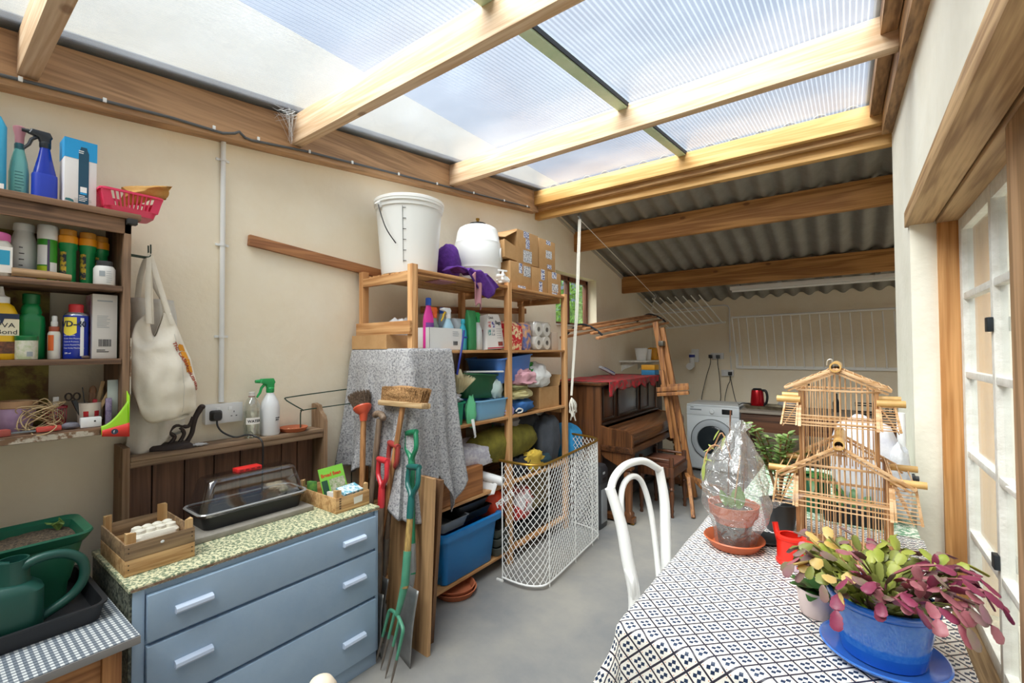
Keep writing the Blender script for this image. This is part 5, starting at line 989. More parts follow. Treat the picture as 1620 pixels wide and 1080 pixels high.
for k, (x, y, c_) in enumerate(((.03, .15, 'c23a40'), (.075, .15, '4b4aa0'), (.02, .095, '2f8a86'), (.065, .095, '8c8f98'))): MB().bx(x, x+.034, y, y+.042, .0004, .0012, M=Mb).obj('printed_square', mat('square '+c_, c_, .5, noise=.15, nscale=60, col2='e8e4e2'), t)
text('lettering', 'Quick', .024, M_ink, Mb @ TR(.04, .213, .001), t); text('lettering', 'Bags', .036, M_ink, Mb @ TR(.115, .175, .001), t, bold=.0005); MB().bx(0, .19, .004, .012, .0004, .001, M=Mb).obj('red_strip', mat('red strip', 'b8324a', .5), t); MB().bx(.125, .18, .02, .05, .0004, .001, M=Mb).obj('dark_panel', mat('dark print panel', '3a4a3a', .5, noise=.15, nscale=60, col2='b03a3a'), t)
for k in range(5): MB().bx(.12, .175, .14-.016*k, .143-.016*k, .0004, .001, M=Mb).obj('print_line', mat('grey print', '9aa0a4'), t)
M_hearts = mat('red wrap with cream hearts', 'cf2233', .35, noise=.06, nscale=26, col2='f0dcae', bump=.4, bscale=25)
tag(MB().loft([rrect(.20-.02*abs(k-2)/2, .215, .05, 5, z0+.0005+.058*k, -2.085, 2.735) for k in range(4)]+[rrect(.10, .12, .05, 5, z0+.215, -2.085, 2.735)]).obj('napkin_pack', M_hearts), 'red wrapped pack printed with cream hearts on the second shelf', 'pack')
tag(MB().rloft([(.17, .10, .03, 0), (.18, .11, .03, .02), (.18, .11, .03, .19), (.12, .08, .03, .215)], (-2.09, 2.905, z0)).obj('wrapped_pack', mat('orange printed wrap', 'dba878', .4, noise=.12, nscale=22, col2='5a6fb0')), 'orange and blue printed pack between hearts pack and rolls', 'pack')
M_film = clear('clear wrap film', (.95, .95, .95, 1), .10, .15, dirt_sheen=.08); ROLL = mat('paper roll', 'efeae2', .95, bump=.3, bscale=60); first = None
for i in range(2):
    for j in range(2):
        loc = (-1.995, 3.045+.125*j, z0+.058+.108*i); lab = 'paper roll of the wrapped four pack, %s %s' % (('lower', 'upper')[i], ('next to the orange pack', 'next to the end post')[j])
        if not first:
            first = thing('paper_roll', lab, 'paper roll', loc, 0, 'wrapped paper rolls'); M = frame(loc, (0, 1, 0), (0, 0, 1))
            MB().lathe([(.020, 0), (.053, 0), (.055, -.003), (.055, -.107), (.053, -.11), (.020, -.11)], (0, 0, 0), 26, M=M, caps=False).obj('roll', ROLL, first); MB().lathe([(.0215, .0005), (.0215, -.11), (.019, -.11), (.019, .0005)], (0, 0, 0), 18, M=M, caps=False).obj('core', mat('grey card core', '8d8378', .8), first)
        else: dup(first, loc, label=lab)
tag(MB().loft([rrect(.125, .25, .04, 4, z0+.0003, -2.048, 3.108), rrect(.128, .256, .04, 4, z0+.02, -2.048, 3.108), rrect(.128, .256, .04, 4, z0+.2, -2.048, 3.108), rrect(.11, .23, .03, 4, z0+.228, -2.048, 3.108)]).obj('film_wrap', M_film), 'clear plastic film round the four paper rolls', 'wrapping')
tag(MB().bx(-2.2, -2.0, 3.255, 3.355, z0, z0+.15, .003).obj('cardboard_box', mat('pale brown box', 'bba999', .8)), 'small pale box behind the paper rolls by the end post', 'box')
t = thing('fly_swat', 'navy plastic stick standing against the front of the white carton', 'stick', (-1.93, 2.09, 1.36)); MB().tube([(-1.93, 2.03, 1.36), (-1.932, 2.07, 1.50), (-1.93, 2.095, 1.635)], .0065, 8).obj('rod', pl('navy plastic', '1f2f86'), t); MB().bx(-1.938, -1.922, 2.088, 2.118, 1.585, 1.595, .002).obj('hook', pl('navy plastic', '1f2f86'), t)
# third level, z 1.041
z0 = 1.0415
def tub(lab, c_, w, d, h, m, rz=0, rim=.012, nm='tub', flare=1.12, taper_r=.04):
    t = thing(nm, lab, 'tub', c_, rz); M = TR(*c_, rz)
    MB().loft([rrect(w, d, taper_r, 5, .0), rrect(w*1.01, d*1.01, taper_r, 5, .004), rrect(w*flare, d*flare, taper_r*1.15, 5, h-.012), rrect(w*flare+2*rim, d*flare+2*rim, taper_r*1.3, 5, h-.010), rrect(w*flare+2*rim, d*flare+2*rim, taper_r*1.3, 5, h), rrect(w*flare-.002, d*flare-.002, taper_r, 5, h-.002), rrect(w-.006, d-.006, taper_r, 5, .006)], M=M).obj('tub_body', m, t)
    return t
tub('pale blue washing up bowl on the third shelf', (-2.10, 2.43, z0), .25, .31, .135, pl('pale blue plastic', '7fb6de', .35))
t = tub('dark green plastic tub resting in the pale blue bowl', (-2.11, 2.33, z0+.145), .22, .30, .165, pl('dark green tub plastic', '1d5a3a', .3), .06, flare=1.18); t.rotation_euler.x = R(-4)
tag(MB().bar((-2.02, 2.20, z0+.327), (-1.975, 2.54, z0+.318), .035, .012, (0, 0, 1), .004).obj('plastic_strip', M_white), 'narrow white plastic strip lying over the green tub rim', 'strip')
tag(MB().blob((-2.03, 2.515, z0+.195), (.055, .075, .085), 9, .2, 22, 2).obj('pale_bag', pl('pale mint plastic', 'cfe4e0', .3, trans=.2)), 'pale mint plastic bag wedged beside the green tub', 'bag')
t = tub('blue rectangular tub tilted on top of the cloths', (-2.13, 2.72, z0+.245), .27, .42, .18, pl('slate blue plastic', '4c7dc6', .3), .08, flare=1.14); t.rotation_euler.x = R(4)
tag(MB().rloft([(.16, .20, .03, 0), (.18, .24, .03, .02), (.16, .22, .04, .10), (.12, .18, .03, .20), (.1, .12, .02, .243)], (-2.25, 2.72, z0)).obj('folded_towels', mat('grey towel', '8d8c94', .95, bump=.4, bscale=30)), 'grey folded towels under the blue tub', 'towels')
t = tub('bright green tub at the near end of third shelf', (-2.08, 2.02, z0), .24, .22, .145, pl('jade green plastic', '0f8f6c', .35), flare=1.08)
tag(MB().blob((-2.06, 2.05, z0+.16), (.10, .10, .05), 12, .3, 22, 2.2).obj('rag', mat('white blue rag', 'd6d6dc', .9, noise=.15, nscale=25, col2='8fa3c4')), 'white and blue rags heaped in the bright green tub', 'rags')
t = thing('feather_duster', 'cream fluffy duster behind the blanket edge on the third shelf', 'duster', (-2.05, 2.10, z0+.2)); MB().blob((-2.0, 2.125, z0+.27), (.028, .03, .08), 2, .1, 14).obj('duster_core', mat('cream fluff', 'd9cda8', .95), t); bristles(t, (-2.0, 2.125, z0+.20), (.03, .03, 1), (.02, .02), .12, 500, mat('cream fluff', 'd9cda8'), .0012, 7, None, .9); MB().tube([(-2.02, 2.11, z0+.2), (-2.07, 2.08, z0+.01)], .006, 8).obj('stick', M_white, t)
tag(MB().blob((-1.965, 2.195, z0+.07), (.022, .045, .10), 4, .25, 18, 2).obj('green_cloth', mat('mint green cloth', '6cc793', .9)), 'mint green cloth hanging beside the bright green tub', 'cloth')
tag(MB().tube(spline([(-1.925, 2.165, z0+.03), (-1.915, 2.17, z0-.03), (-1.92, 2.185, z0-.075), (-1.925, 2.19, z0-.085)], 4), [.012, .013, .013, .012, .011, .010, .010, .009, .009, .009, .010, .012, .010], 8, flat=.5).obj('white_strap', M_white), 'white strap end dangling over the third shelf edge', 'strap')
def pile(nm, lab, cat, c_, r_, m, seed, amp=.2, ws=1.8, pw=.75, flat=True): return tag(MB().blob(c_, r_, seed, amp, 26, ws, flatb=(c_[2]-r_[2]*.85) if flat else None, pw=pw).obj(nm, m, smooth=70), lab, cat)
def cloth(name, col, col2=None): return mat(name, col, .95, noise=.3, nscale=10, col2=col2 or col, bump=.5, bscale=16)
pile('blue_cloth', 'blue folded cloth at the bottom of the towel pile', 'cloth', (-2.06, 2.80, z0+.045), (.11, .15, .055), cloth('mid blue cloth', '3f74b4', '3262a0'), 3)
pile('lilac_cloth', 'lilac cloth between blue bowl and middle post', 'cloth', (-1.99, 2.62, z0+.03), (.035, .06, .035), cloth('lilac cloth', 'a394bb'), 7)
pile('cream_towel', 'pale yellow folded towel in the middle of the towel pile', 'towel', (-2.06, 2.79, z0+.135), (.115, .15, .04), cloth('pale yellow towel', 'd9d2a4', 'cbbf86'), 5)
pile('olive_towel', 'olive folded towel beneath the pink one', 'towel', (-2.07, 2.76, z0+.19), (.11, .13, .03), cloth('olive towel', '9a9a6a'), 6)
pile('pink_towel', 'dusty pink towels crumpled on top of the towel pile', 'towel', (-2.04, 2.83, z0+.255), (.10, .14, .065), cloth('dusty pink towel', 'cfa0a8', 'bd8a94'), 9, .3, 2.4)
tag(MB().tube(spline([(-1.96, 2.68, z0+.02), (-1.95, 2.70, z0+.04), (-1.945, 2.74, z0+.03), (-1.945, 2.73, z0+.012), (-1.95, 2.69, z0+.01)], 5), .006, 6).obj('cord_loop', mat('white cord', 'dcdad2', .9)), 'loop of white cord in front of the blue cloth', 'cord')
t = thing('cardboard_box', 'open brown box at the far end of the third shelf', 'box', (-2.10, 3.2, z0)); b = MB(); b.loft([rrect(.24, .30, .004, 1, z0, -2.10, 3.18), rrect(.24, .30, .004, 1, z0+.17, -2.10, 3.18), rrect(.232, .292, .004, 1, z0+.17, -2.10, 3.18), rrect(.232, .292, .004, 1, z0+.01, -2.10, 3.18)]); b.obj('box_body', CARD, t); MB().hexa([(-2.2, 3.335, z0+.168), (-1.98, 3.335, z0+.168), (-1.98, 3.365, z0+.26), (-2.2, 3.365, z0+.26), (-2.2, 3.332, z0+.168), (-1.98, 3.332, z0+.168), (-1.98, 3.362, z0+.26), (-2.2, 3.362, z0+.26)]).obj('flap', CARD, t)
t = thing('carrier_bag', 'white carrier bag with green print on top of the brown box', 'bag', (-2.08, 3.10, z0+.17)); MB().blob((-2.08, 3.08, z0+.245), (.12, .17, .13), 14, .22, 30, 2.2, flatb=z0+.172).obj('bag_body', mat('white carrier', 'e2e2e0', .4, bump=.6, bscale=22), t, smooth=70); MB().blob((-2.10, 3.0, z0+.285), (.09, .12, .095), 5, .15, 22, 2).obj('green_print', mat('green print plastic', '2f8f3c', .4, bump=.4, bscale=22), t)
tag(MB().blob((-2.15, 3.27, z0+.26), (.08, .09, .05), 3, .2, 18, 2).obj('dark_bag', pl('black cloth', '23262b', .7)), 'dark fabric bundle at the back of the brown box', 'bundle')
# fourth level, z .571
z0 = .5715
t = thing('drawer_box', 'plain pine drawer box at the near end of the fourth shelf', 'box', (-2.12, 2.05, z0)); MB().bx(-2.35, -1.95, 1.85, 2.295, z0, z0+.185, .004).obj('box_body', wood('orange pine board', 'b67741', '8c5527', 'y', 10), t)
pile('white_pillow', 'white printed plastic bag of wadding above the pine box', 'bag', (-2.12, 2.38, z0+.23), (.14, .23, .10), mat('white speckled plastic', 'd3d2d8', .5, noise=.1, nscale=40, col2='b9b6c4', bump=.4, bscale=14), 5, .12, 1.5)
t = thing('paper_roll', 'thin white roll of film poking out of the fourth shelf', 'roll', (-1.9, 2.45, z0+.03)); MB().tube([(-2.22, 2.34, z0+.11), (-1.9, 2.445, z0+.045)], .032, 18).obj('roll', M_white, t); MB().cyl((-1.901, 2.4447, z0+.0452), (-1.897, 2.446, z0+.0445), .014, None, 14).obj('core_hole', M_dgrey, t)
tag(MB().grid(lambda u, v: (-2.12+.2*v, 2.36+.06*v-.012*math.sin(v*9)-.04*u, z0+.085-.05*v-.07*u+.01*math.sin(v*14)), 6, 12).obj('film_end', mat('white film', 'e6e6e6', .5), solid=.002), 'loose torn end of the white film roll', 'film')
pile('green_cushion', 'olive velvet cushion on the fourth shelf', 'cushion', (-2.065, 2.66, z0+.255), (.105, .40, .125), cloth('olive velvet', '7c7428', '5f5a1c'), 2, .08, 1.2, .8)
tag(MB().hexa([(-2.22, 2.72, z0+.28), (-2.08, 2.72, z0+.28), (-2.07, 3.06, z0+.26), (-2.22, 3.06, z0+.26), (-2.22, 2.72, z0+.385), (-2.085, 2.72, z0+.385), (-2.075, 3.07, z0+.365), (-2.22, 3.07, z0+.365)]).obj('green_folder', mat('pale green plastic', '5fb873', .5)), 'pale green board behind the olive cushion', 'board')
pile('yellow_cloth', 'yellow cloth spilling out below the olive cushion', 'cloth', (-1.99, 2.93, z0+.08), (.05, .12, .08), cloth('yellow cloth', 'd8b94e', 'c8a63c'), 8, .3, 2.2)
pile('dark_cloth', 'black garments stuffed under the third shelf', 'cloth', (-2.14, 2.98, z0+.37), (.10, .18, .07), cloth('black cloth', '1f2023'), 4, .25, 2)
pile('grey_cloth', 'grey cloth beside the black garments under the third shelf', 'cloth', (-2.10, 2.74, z0+.40), (.09, .10, .05), cloth('soft grey cloth', '8e8a88'), 6, .25, 2)
pile('grey_rucksack', 'charcoal grey bag at the far end of the fourth shelf', 'bag', (-2.06, 3.22, z0+.20), (.11, .16, .20), cloth('charcoal nylon', '4b4f57', '3f434a'), 10, .12, 1.6, .7)
pile('blue_bag', 'bright blue cloth bag beyond the end post', 'bag', (-2.04, 3.55, .70), (.13, .11, .16), cloth('cyan blue cloth', '2d8ac0', '2478ab'), 11, .1, 1.5, .7)
pile('black_bundle', 'black cloth bundle below the yellow cloth', 'cloth', (-2.03, 2.77, z0+.07), (.08, .12, .07), cloth('black blue cloth', '22262e'), 12, .25, 2)
pile('denim_bundle', 'dark teal folded cloth behind the wire guard on the fourth shelf', 'cloth', (-2.06, 3.08, z0+.06), (.11, .17, .06), cloth('dark teal cloth', '243d46'), 13, .2, 2)
# lowest level, z .101
z0 = .1015
t = thing('storage_tub', 'big bright blue plastic storage tub on the lowest shelf', 'tub', (-2.15, 2.17, z0)); SB = mat('bright blue tub plastic', '1f86cc', .35, noise=.4, nscale=3, col2='1a78bd', trans=.12)
MB().loft([rrect(.36, .44, .03, 5, z0, -2.135, 2.165), rrect(.37, .45, .03, 5, z0+.006, -2.135, 2.165), rrect(.40, .50, .035, 5, z0+.27, -2.135, 2.175), rrect(.445, .57, .04, 5, z0+.272, -2.135, 2.18), rrect(.45, .575, .04, 5, z0+.31, -2.135, 2.18), rrect(.40, .53, .035, 5, z0+.312, -2.135, 2.18), rrect(.36, .46, .03, 5, z0+.02, -2.135, 2.17)]).obj('tub_body', SB, t)
t = thing('tray', 'grey clear plastic tray lying on the blue tub', 'tray', (-2.09, 2.02, z0+.315)); MB().loft([rrect(.22, .20, .02, 4, z0+.313, -2.07, 2.03), rrect(.26, .24, .025, 4, z0+.375, -2.07, 2.03), rrect(.275, .255, .03, 4, z0+.377, -2.07, 2.03), rrect(.25, .23, .02, 4, z0+.377, -2.07, 2.03), rrect(.21, .19, .02, 4, z0+.318, -2.07, 2.03)]).obj('tray_body', mat('smoky clear plastic', '7d8286', .25), t)
for k, (y, z) in enumerate(((2.25, z0+.314), (2.22, z0+.372))): tag(MB().loft([rrect(.24, .26, .02, 4, z, -2.10, y), rrect(.28, .30, .02, 4, z+.055, -2.10, y), rrect(.29, .31, .02, 4, z+.057, -2.10, y), rrect(.27, .29, .02, 4, z+.056, -2.10, y), rrect(.23, .25, .02, 4, z+.006, -2.10, y)]).obj('seed_tray', M_black), ('lower black seed tray stacked on the blue tub', 'upper black seed tray stacked on the blue tub')[k], 'tray')
for k in range(3): tag(MB().loft([rrect(.26, .13, .02, 4, z0+.06*k+.0005, -2.08, 2.50), rrect(.29, .16, .02, 4, z0+.06*k+.05, -2.08, 2.50), rrect(.30, .17, .02, 4, z0+.06*k+.058, -2.08, 2.50), rrect(.28, .15, .02, 4, z0+.06*k+.058, -2.08, 2.50), rrect(.25, .12, .02, 4, z0+.06*k+.007, -2.08, 2.50)]).obj('grow_tray', mat('grey green tray', ('50564f', '5d635e', '6c726f')[k], .5)), ('bottom grey tray stacked beside the blue tub', 'middle grey tray stacked beside the blue tub', 'top grey tray stacked beside the blue tub')[k], 'tray')
t = thing('compost_bag', 'orange plastic bag lettered in white beside the blue tub', 'bag', (-2.08, 2.56, z0+.19)); MB().blob((-2.07, 2.49, z0+.335), (.12, .10, .13), 3, .12, 26, 1.8, flatb=z0+.2).obj('bag_body', mat('orange red plastic bag', 'd8431f', .35, bump=.3, bscale=20), t, smooth=70); text('lettering', 'PERLITE', .05, M_wht, frame((-1.945, 2.44, z0+.33), (.15, 1, .36), (-.3, -.3, 1)), t, bold=.002)

pile('brown_sack', 'brown paper sack at the back of the lowest shelf', 'sack', (-2.27, 2.50, z0+.36), (.10, .10, .09), cloth('brown sack', '8a6238'), 3)
pile('red_white_bag', 'red and white plastic bag seen through the wire guard', 'bag', (-2.08, 2.82, z0+.24), (.12, .13, .13), mat('red white bag', 'd8d4d4', .4, noise=.1, nscale=9, col2='d43a34', bump=.3, bscale=20), 7, .2, 2)
pile('pebbly_sack', 'sack of mixed brown packets behind the wire guard', 'sack', (-2.13, 3.10, z0+.28), (.12, .20, .18), mat('mixed packets', '6b5a42', .8, noise=.2, nscale=14, col2='8a7f5a', bump=.4, bscale=20), 9, .2, 2)
tag(MB().bx(-2.28, -1.99, 2.68, 3.32, z0+.0005, z0+.09, .01).obj('shallow_crate', mat('black crate', '2a2c2e', .6)), 'low black crate on the lowest shelf behind the guard', 'crate')
for k, (z, r_) in enumerate(((.001, .135), (.018, .125))): tag(MB().lathe([(r_*.8, z), (r_*.84, z), (r_, z+.034), (r_*1.01, z+.038), (r_*.95, z+.038), (r_*.8, z+.006), (0, z+.006)], (-2.0, 2.08, 0), 40, caps=False).obj('saucer', TERR), ('large terracotta saucer on the floor under the shelf unit', 'smaller terracotta saucer nested in the one on the floor')[k], 'saucer')
# ================================================================== wire fire guard
t = thing('fire_guard', 'white mesh fire guard with brass top rail standing before the shelf unit', 'fire guard', (-1.70, 2.9, 0))
M_gw = mat('white enamel wire', 'e9e9e7', .4); M_brass = mat('brass rail', 'b08a3c', .3, .85)
GPTH = [Vector(p) for p in [(-1.842, 2.357, 0)]+[tuple(q) for q in spline([(-1.842, 2.357, 0), (-1.76, 2.352, 0), (-1.66, 2.36, 0), (-1.585, 2.40, 0), (-1.556, 2.475, 0), (-1.575, 2.75, 0), (-1.60, 3.02, 0), (-1.622, 3.27, 0), (-1.65, 3.37, 0), (-1.73, 3.43, 0), (-1.86, 3.46, 0), (-1.95, 3.475, 0)], 8)][1:]]
cum = [0]
for a, b_ in zip(GPTH, GPTH[1:]): cum.append(cum[-1]+(b_-a).length)
GS = cum[-1]
def gp(s):
    s = max(0, min(GS, s))
    for i in range(len(cum)-1):
        if s <= cum[i+1]: q = (s-cum[i])/max(1e-9, cum[i+1]-cum[i]); return GPTH[i].lerp(GPTH[i+1], q)
    return GPTH[-1]
b = MB(); GH0, GH1 = .035, .775; step = .0405; sl = 1.28; span = (GH1-GH0)/sl
k = -span
while k < GS:
    for dirn in (1, -1):
        pts = []; n = 16
        for i in range(n+1):
            s = k+span*i/n
            if 0 <= s <= GS: z = GH0+(GH1-GH0)*i/n if dirn > 0 else GH1-(GH1-GH0)*i/n; p = gp(s); pts.append((p.x, p.y, z))
        if len(pts) > 1: b.tube(pts, .0022, 4, caps=False)
    k += step
b.obj('lattice', M_gw, t, smooth=60)
b = MB()
MB().tube([gp(GS*i/60)+Vector((0, 0, .03)) for i in range(61)], .006, 6).obj('bottom_rail', M_gw, t)
MB().tube([gp(-.02)+Vector((-.02, 0, .785))]+[gp(GS*i/60)+Vector((0, 0, .785)) for i in range(61)], .009, 8).obj('top_rail', M_brass, t)
for s in (.004, .36, .76, 1.08, 1.22, GS-.004): p = gp(s); MB().tube([p+Vector((0, 0, .0)), p+Vector((0, 0, .78))], .0045, 6).obj('upright', M_gw, t)
p = gp(0); MB().bx(p.x-.045, p.x+.01, p.y-.006, p.y+.006, 0, .012, .002).obj('foot', M_gw, t)
# ================================================================== shredder
t = thing('paper_shredder', 'dark grey paper shredder between fire guard and piano', 'shredder', (-1.84, 3.58, 0)); M_shr = pl('charcoal plastic', '3a3c40', .45)
MB().loft([rrect(.24, .165, .02, 4, 0, -1.82, 3.575), rrect(.25, .17, .025, 4, .03, -1.82, 3.575), rrect(.26, .175, .03, 4, .38, -1.82, 3.575)]).obj('bin', M_shr, t)
MB().loft([rrect(.265, .18, .03, 4, .383, -1.82, 3.575), rrect(.265, .18, .03, 4, .49, -1.82, 3.575), rrect(.24, .16, .04, 4, .525, -1.82, 3.575)]).obj('shredder_head', pl('dark charcoal plastic', '2c2e33', .35), t)
MB().bx(-1.692, -1.6885, 3.52, 3.63, .05, .33, .001).obj('window_panel', pl('grey window', '8c9196', .3), t); MB().bx(-1.689, -1.686, 3.54, 3.61, .405, .43, .002).obj('handle_slot', M_black, t); MB().bx(-1.689, -1.6865, 3.55, 3.59, .455, .475, .002).obj('maker_plate', pl('silver plate', 'b8bcc0', .3), t)
# ================================================================== piano
PW = wood('dark walnut', '54301b', '2b170d', 'z', 9, .32, knots=False, contrast=.14); PWH = wood('walnut along', '5c3820', '301c10', 'y', 9, .3, knots=False, contrast=.14); PWS = wood('mid walnut side', '6e4527', '402513', 'z', 8, .35, knots=False, contrast=.14); M_pd = mat('near black wood', '20130c', .35)
t = thing('upright_piano', 'old dark walnut upright piano against the cream wall', 'piano', (-2.1, 4.45, 0)); PY0, PY1 = 3.74, 5.24; PXB, PXU, PXK = -2.40, -1.80, -1.50
for y0, y1 in ((PY0, PY0+.035), (PY1-.035, PY1)):
    MB().bx(PXB, PXU, y0, y1, .05, 1.185, .003).obj('side_panel', PWS, t)
    MB().prism([(PXU+.001, .665), (PXK-.004, .665), (PXK, .70), (PXK-.002, .76), (PXK-.015, .785), (PXK-.05, .80), (PXU+.06, .815), (PXU+.001, .83)], y1-y0, frame((0, y1, 0), (1, 0, 0), (0, 0, 1))).obj('key_cheek', PWS, t)
MB().bx(PXU-.001, PXK+.004, PY0-.006, PY1+.006, .612, .664, .006).obj('key_bed', PWH, t)
MB().bx(PXB, PXU+.022, PY0-.02, PY1+.02, 1.186, 1.212, .006).obj('top_lid', PWH, t)
MB().bx(PXB, PXB+.02, PY0+.036, PY1-.036, .06, 1.185).obj('back_board', M_pd, t)
MB().prism([(PXU+.001, .80), (PXU+.04, .812), (PXK-.05, .796), (PXK-.016, .78), (PXK-.008, .74), (PXK-.008, .685), (PXK-.02, .668), (PXU+.001, .668)], PY1-PY0-.074, frame((0, PY1-.037, 0), (1, 0, 0), (0, 0, 1))).obj('fallboard', wood('worn walnut lid', '68432a', '382214', 'y', 9, .25, knots=False, contrast=.14), t)
MB().bx(PXU-.03, PXU-.008, PY0+.036, PY1-.036, .84, 1.18, .002).obj('upper_panel', PW, t)
for y0, y1, m in ((3.82, 4.03, PW), (4.15, 4.62, mat('grey reflective panel', '55565a', .2)), (4.74, 4.95, PW)):
    b = MB(); b.bx(PXU-.008, PXU-.002, y0, y1, .89, 1.15, .002); b.obj('inset_panel', m, t)
    b = MB()
    for a in ((y0-.025, y0, .87, 1.17), (y1, y1+.025, .87, 1.17), (y0, y1, .87, .89), (y0, y1, 1.15, 1.17)): b.bx(PXU-.008, PXU+.004, *a, .002)
    b.obj('panel_frame', M_pd, t)
MB().bx(PXU-.009, PXU+.03, PY0+.037, PY1-.037, .831, .85, .003).obj('music_ledge', M_pd, t)
MB().bx(PXU-.06, PXU-.03, PY0+.036, PY1-.036, .12, .60, .002).obj('lower_panel', M_pd, t); MB().bx(PXB, PXU-.01, PY0+.036, PY1-.036, .04, .118, .003).obj('plinth', M_pd, t)
for y in (PY0+.05, PY1-.05):
    l = MB().rloft([(.075, .075, .008, .06), (.075, .075, .008, .09), (.05, .05, .01, .11), (.062, .062, .012, .36), (.07, .07, .012, .43), (.05, .05, .01, .45), (.085, .085, .01, .47), (.085, .085, .01, .485)], (PXK-.06, y, 0)).obj('leg', PWS, t)
    MB().prism([(PXU, .611), (PXK-.01, .611), (PXK-.02, .57), (PXK-.055, .52), (PXK-.10, .487), (PXK-.13, .487), (PXU+.03, .55), (PXU, .58)], .07, frame((0, y+.035, 0), (1, 0, 0), (0, 0, 1))).obj('bracket', PWS, l)
    MB().rloft([(.34, .075, .01, .02), (.34, .075, .01, .06)], (PXK-.175, y, 0)).obj('toe_block', PWS, t); MB().lathe([(.018, 0), (.02, .01), (.012, .02)], (PXK-.03, y, 0), 12).obj('castor', M_brass, t)
for nm, lab, pts in (('piano_cloth', 'red tapestry cloth with fringed front lying on the piano', 0),):
    def pc_(u, v):
        y = 3.86+1.36*u; w = .012*math.sin(u*60)+.008*math.sin(u*23); e = .010*math.sin(u*38+1)
        if v < .7: q = v/.7; return (-2.33+.56*q, y+.10*(1-q)*(1-u)*-1, 1.214+.004*math.sin(u*20+q*6)+.003)
        q = (v-.7)/.3; tip = .075*max(0, 1-u/.12) if u < .12 else 0
        return (-1.77+w*q*.6+.006, y, 1.216-q*(.085+e+tip*.6+.018*math.sin(u*31)))
    m_t = mat('red tapestry', 'b3202c', .9, noise=.10, nscale=26, col2='6d4a44', bump=.3, bscale=60)
    tag(MB().grid(pc_, 120, 20).obj(nm, m_t, smooth=80, solid=.004), lab, 'cloth')
t = thing('gadget', 'silver blue gadget lying tilted on the piano cloth', 'gadget', (-2.22, 4.75, 1.225)); MB().bar((-2.17, 4.88, 1.232), (-2.27, 4.72, 1.32), .05, .03, (0, 0, 1), .008).obj('body', pl('silver plastic', 'b9c3cb', .3), t); MB().bar((-2.16, 4.87, 1.248), (-2.235, 4.76, 1.312), .025, .012, (0, 0, 1), .003).obj('blue_panel', pl('navy plastic', '1f2f86'), t)
for k, (c_, z, lab) in enumerate((('2f7fb0', 1.215, 'blue box at the far end of the piano top'), ('d29a2a', 1.275, 'yellow box stacked on the blue box on the piano'))): tag(MB().bx(-1.98, -1.82, 5.23-.0, 5.38, z, z+.058, .004).obj('small_box', mat('card '+c_, c_, .5)), lab, 'box')
tag(MB().bx(-2.35, -1.8, 5.262, 5.42, 0, 1.214, .003).obj('plinth_cupboard', mat('dark cupboard', '3a2a1f', .6)), 'narrow dark cupboard beyond the far end of the piano', 'cupboard')
# stool
t = thing('piano_stool', 'carved wooden piano stool with brown padded seat and side rails', 'stool', (-1.44, 4.33, 0)); ST = wood('stool walnut', '613a22', '391f12', 'z', 12, .35, knots=False, contrast=.14); sx0, sx1, sy0, sy1 = -1.605, -1.275, 4.12, 4.56
MB().bx(sx0, sx1, sy0, sy1, .36, .445, .005).obj('seat_box', ST, t); MB().rloft([(sx1-sx0-.02, sy1-sy0-.07, .02, .446), (sx1-sx0-.01, sy1-sy0-.06, .02, .47), (sx1-sx0-.04, sy1-sy0-.10, .03, .485)], ((sx0+sx1)/2, (sy0+sy1)/2, 0)).obj('cushion', mat('brown leather', '6d4637', .45, noise=.4, nscale=12, col2='5a3729'), t)
turn = [(.014, 0), (.017, .01), (.012, .03), (.019, .06), (.013, .08), (.02, .14), (.024, .20), (.016, .235), (.024, .25), (.016, .27), (.025, .29), (.025, .36)]
for x in (sx0+.025, sx1-.025):
    for y in (sy0+.025, sy1-.025): MB().lathe(turn, (x, y, 0), 14).obj('leg', ST, t); MB().rloft([(.034, .034, .004, .3605), (.034, .034, .004, .52), (.028, .028, .006, .535)], (x, y, 0)).obj('rail_post', ST, t)
for y in (sy0+.025, sy1-.025): MB().tube([(sx0+.045, y, .508), (sx0+.10, y, .508), (sx0+.165, y, .508), (sx1-.10, y, .508), (sx1-.045, y, .508)], [.008, .012, .015, .012, .008], 10).obj('side_rail', ST, t)
# ================================================================== artist's easel
t = thing('easel', 'tall wooden studio easel leaning beside the piano', 'easel', (-1.4, 4.75, 0)); EW = wood('easel beech', 'a5703f', '75492a', 'z', 12, knots=False)
ea, eb = Vector((-1.615, 4.68, 1.80)), Vector((-1.33, 4.72, .03)); o2 = Vector((.05, .05, -.06))
for k, (a, b_) in enumerate(((ea, eb), (ea+o2, eb+Vector((.06, .05, 0))))): MB().bar(a, b_, .055, .035, (0, 1, 0), .003).obj('mast', EW, t)
MB().bar((-1.54, 4.63, 1.30), (-1.44, 4.64, .62), .04, .03, (0, 1, 0), .003).obj('slider', EW, t)
MB().bar((-1.575, 4.60, 1.055), (-1.275, 4.64, 1.085), .07, .035, (0, 0, 1), .004).obj('tray', EW, t); MB().bar((-1.575, 4.575, 1.105), (-1.275, 4.615, 1.135), .012, .045, (0, 0, 1), .002).obj('tray_lip', EW, t); MB().bar((-1.56, 4.66, 1.12), (-1.29, 4.69, 1.145), .012, .06, (0, 0, 1), .002).obj('tray_back', EW, t)
MB().bx(-1.575, -1.525, 4.64, 4.735, 1.55, 1.60, .004).obj('clamp', mat('grey metal', '6c6a62', .4, .7), t)
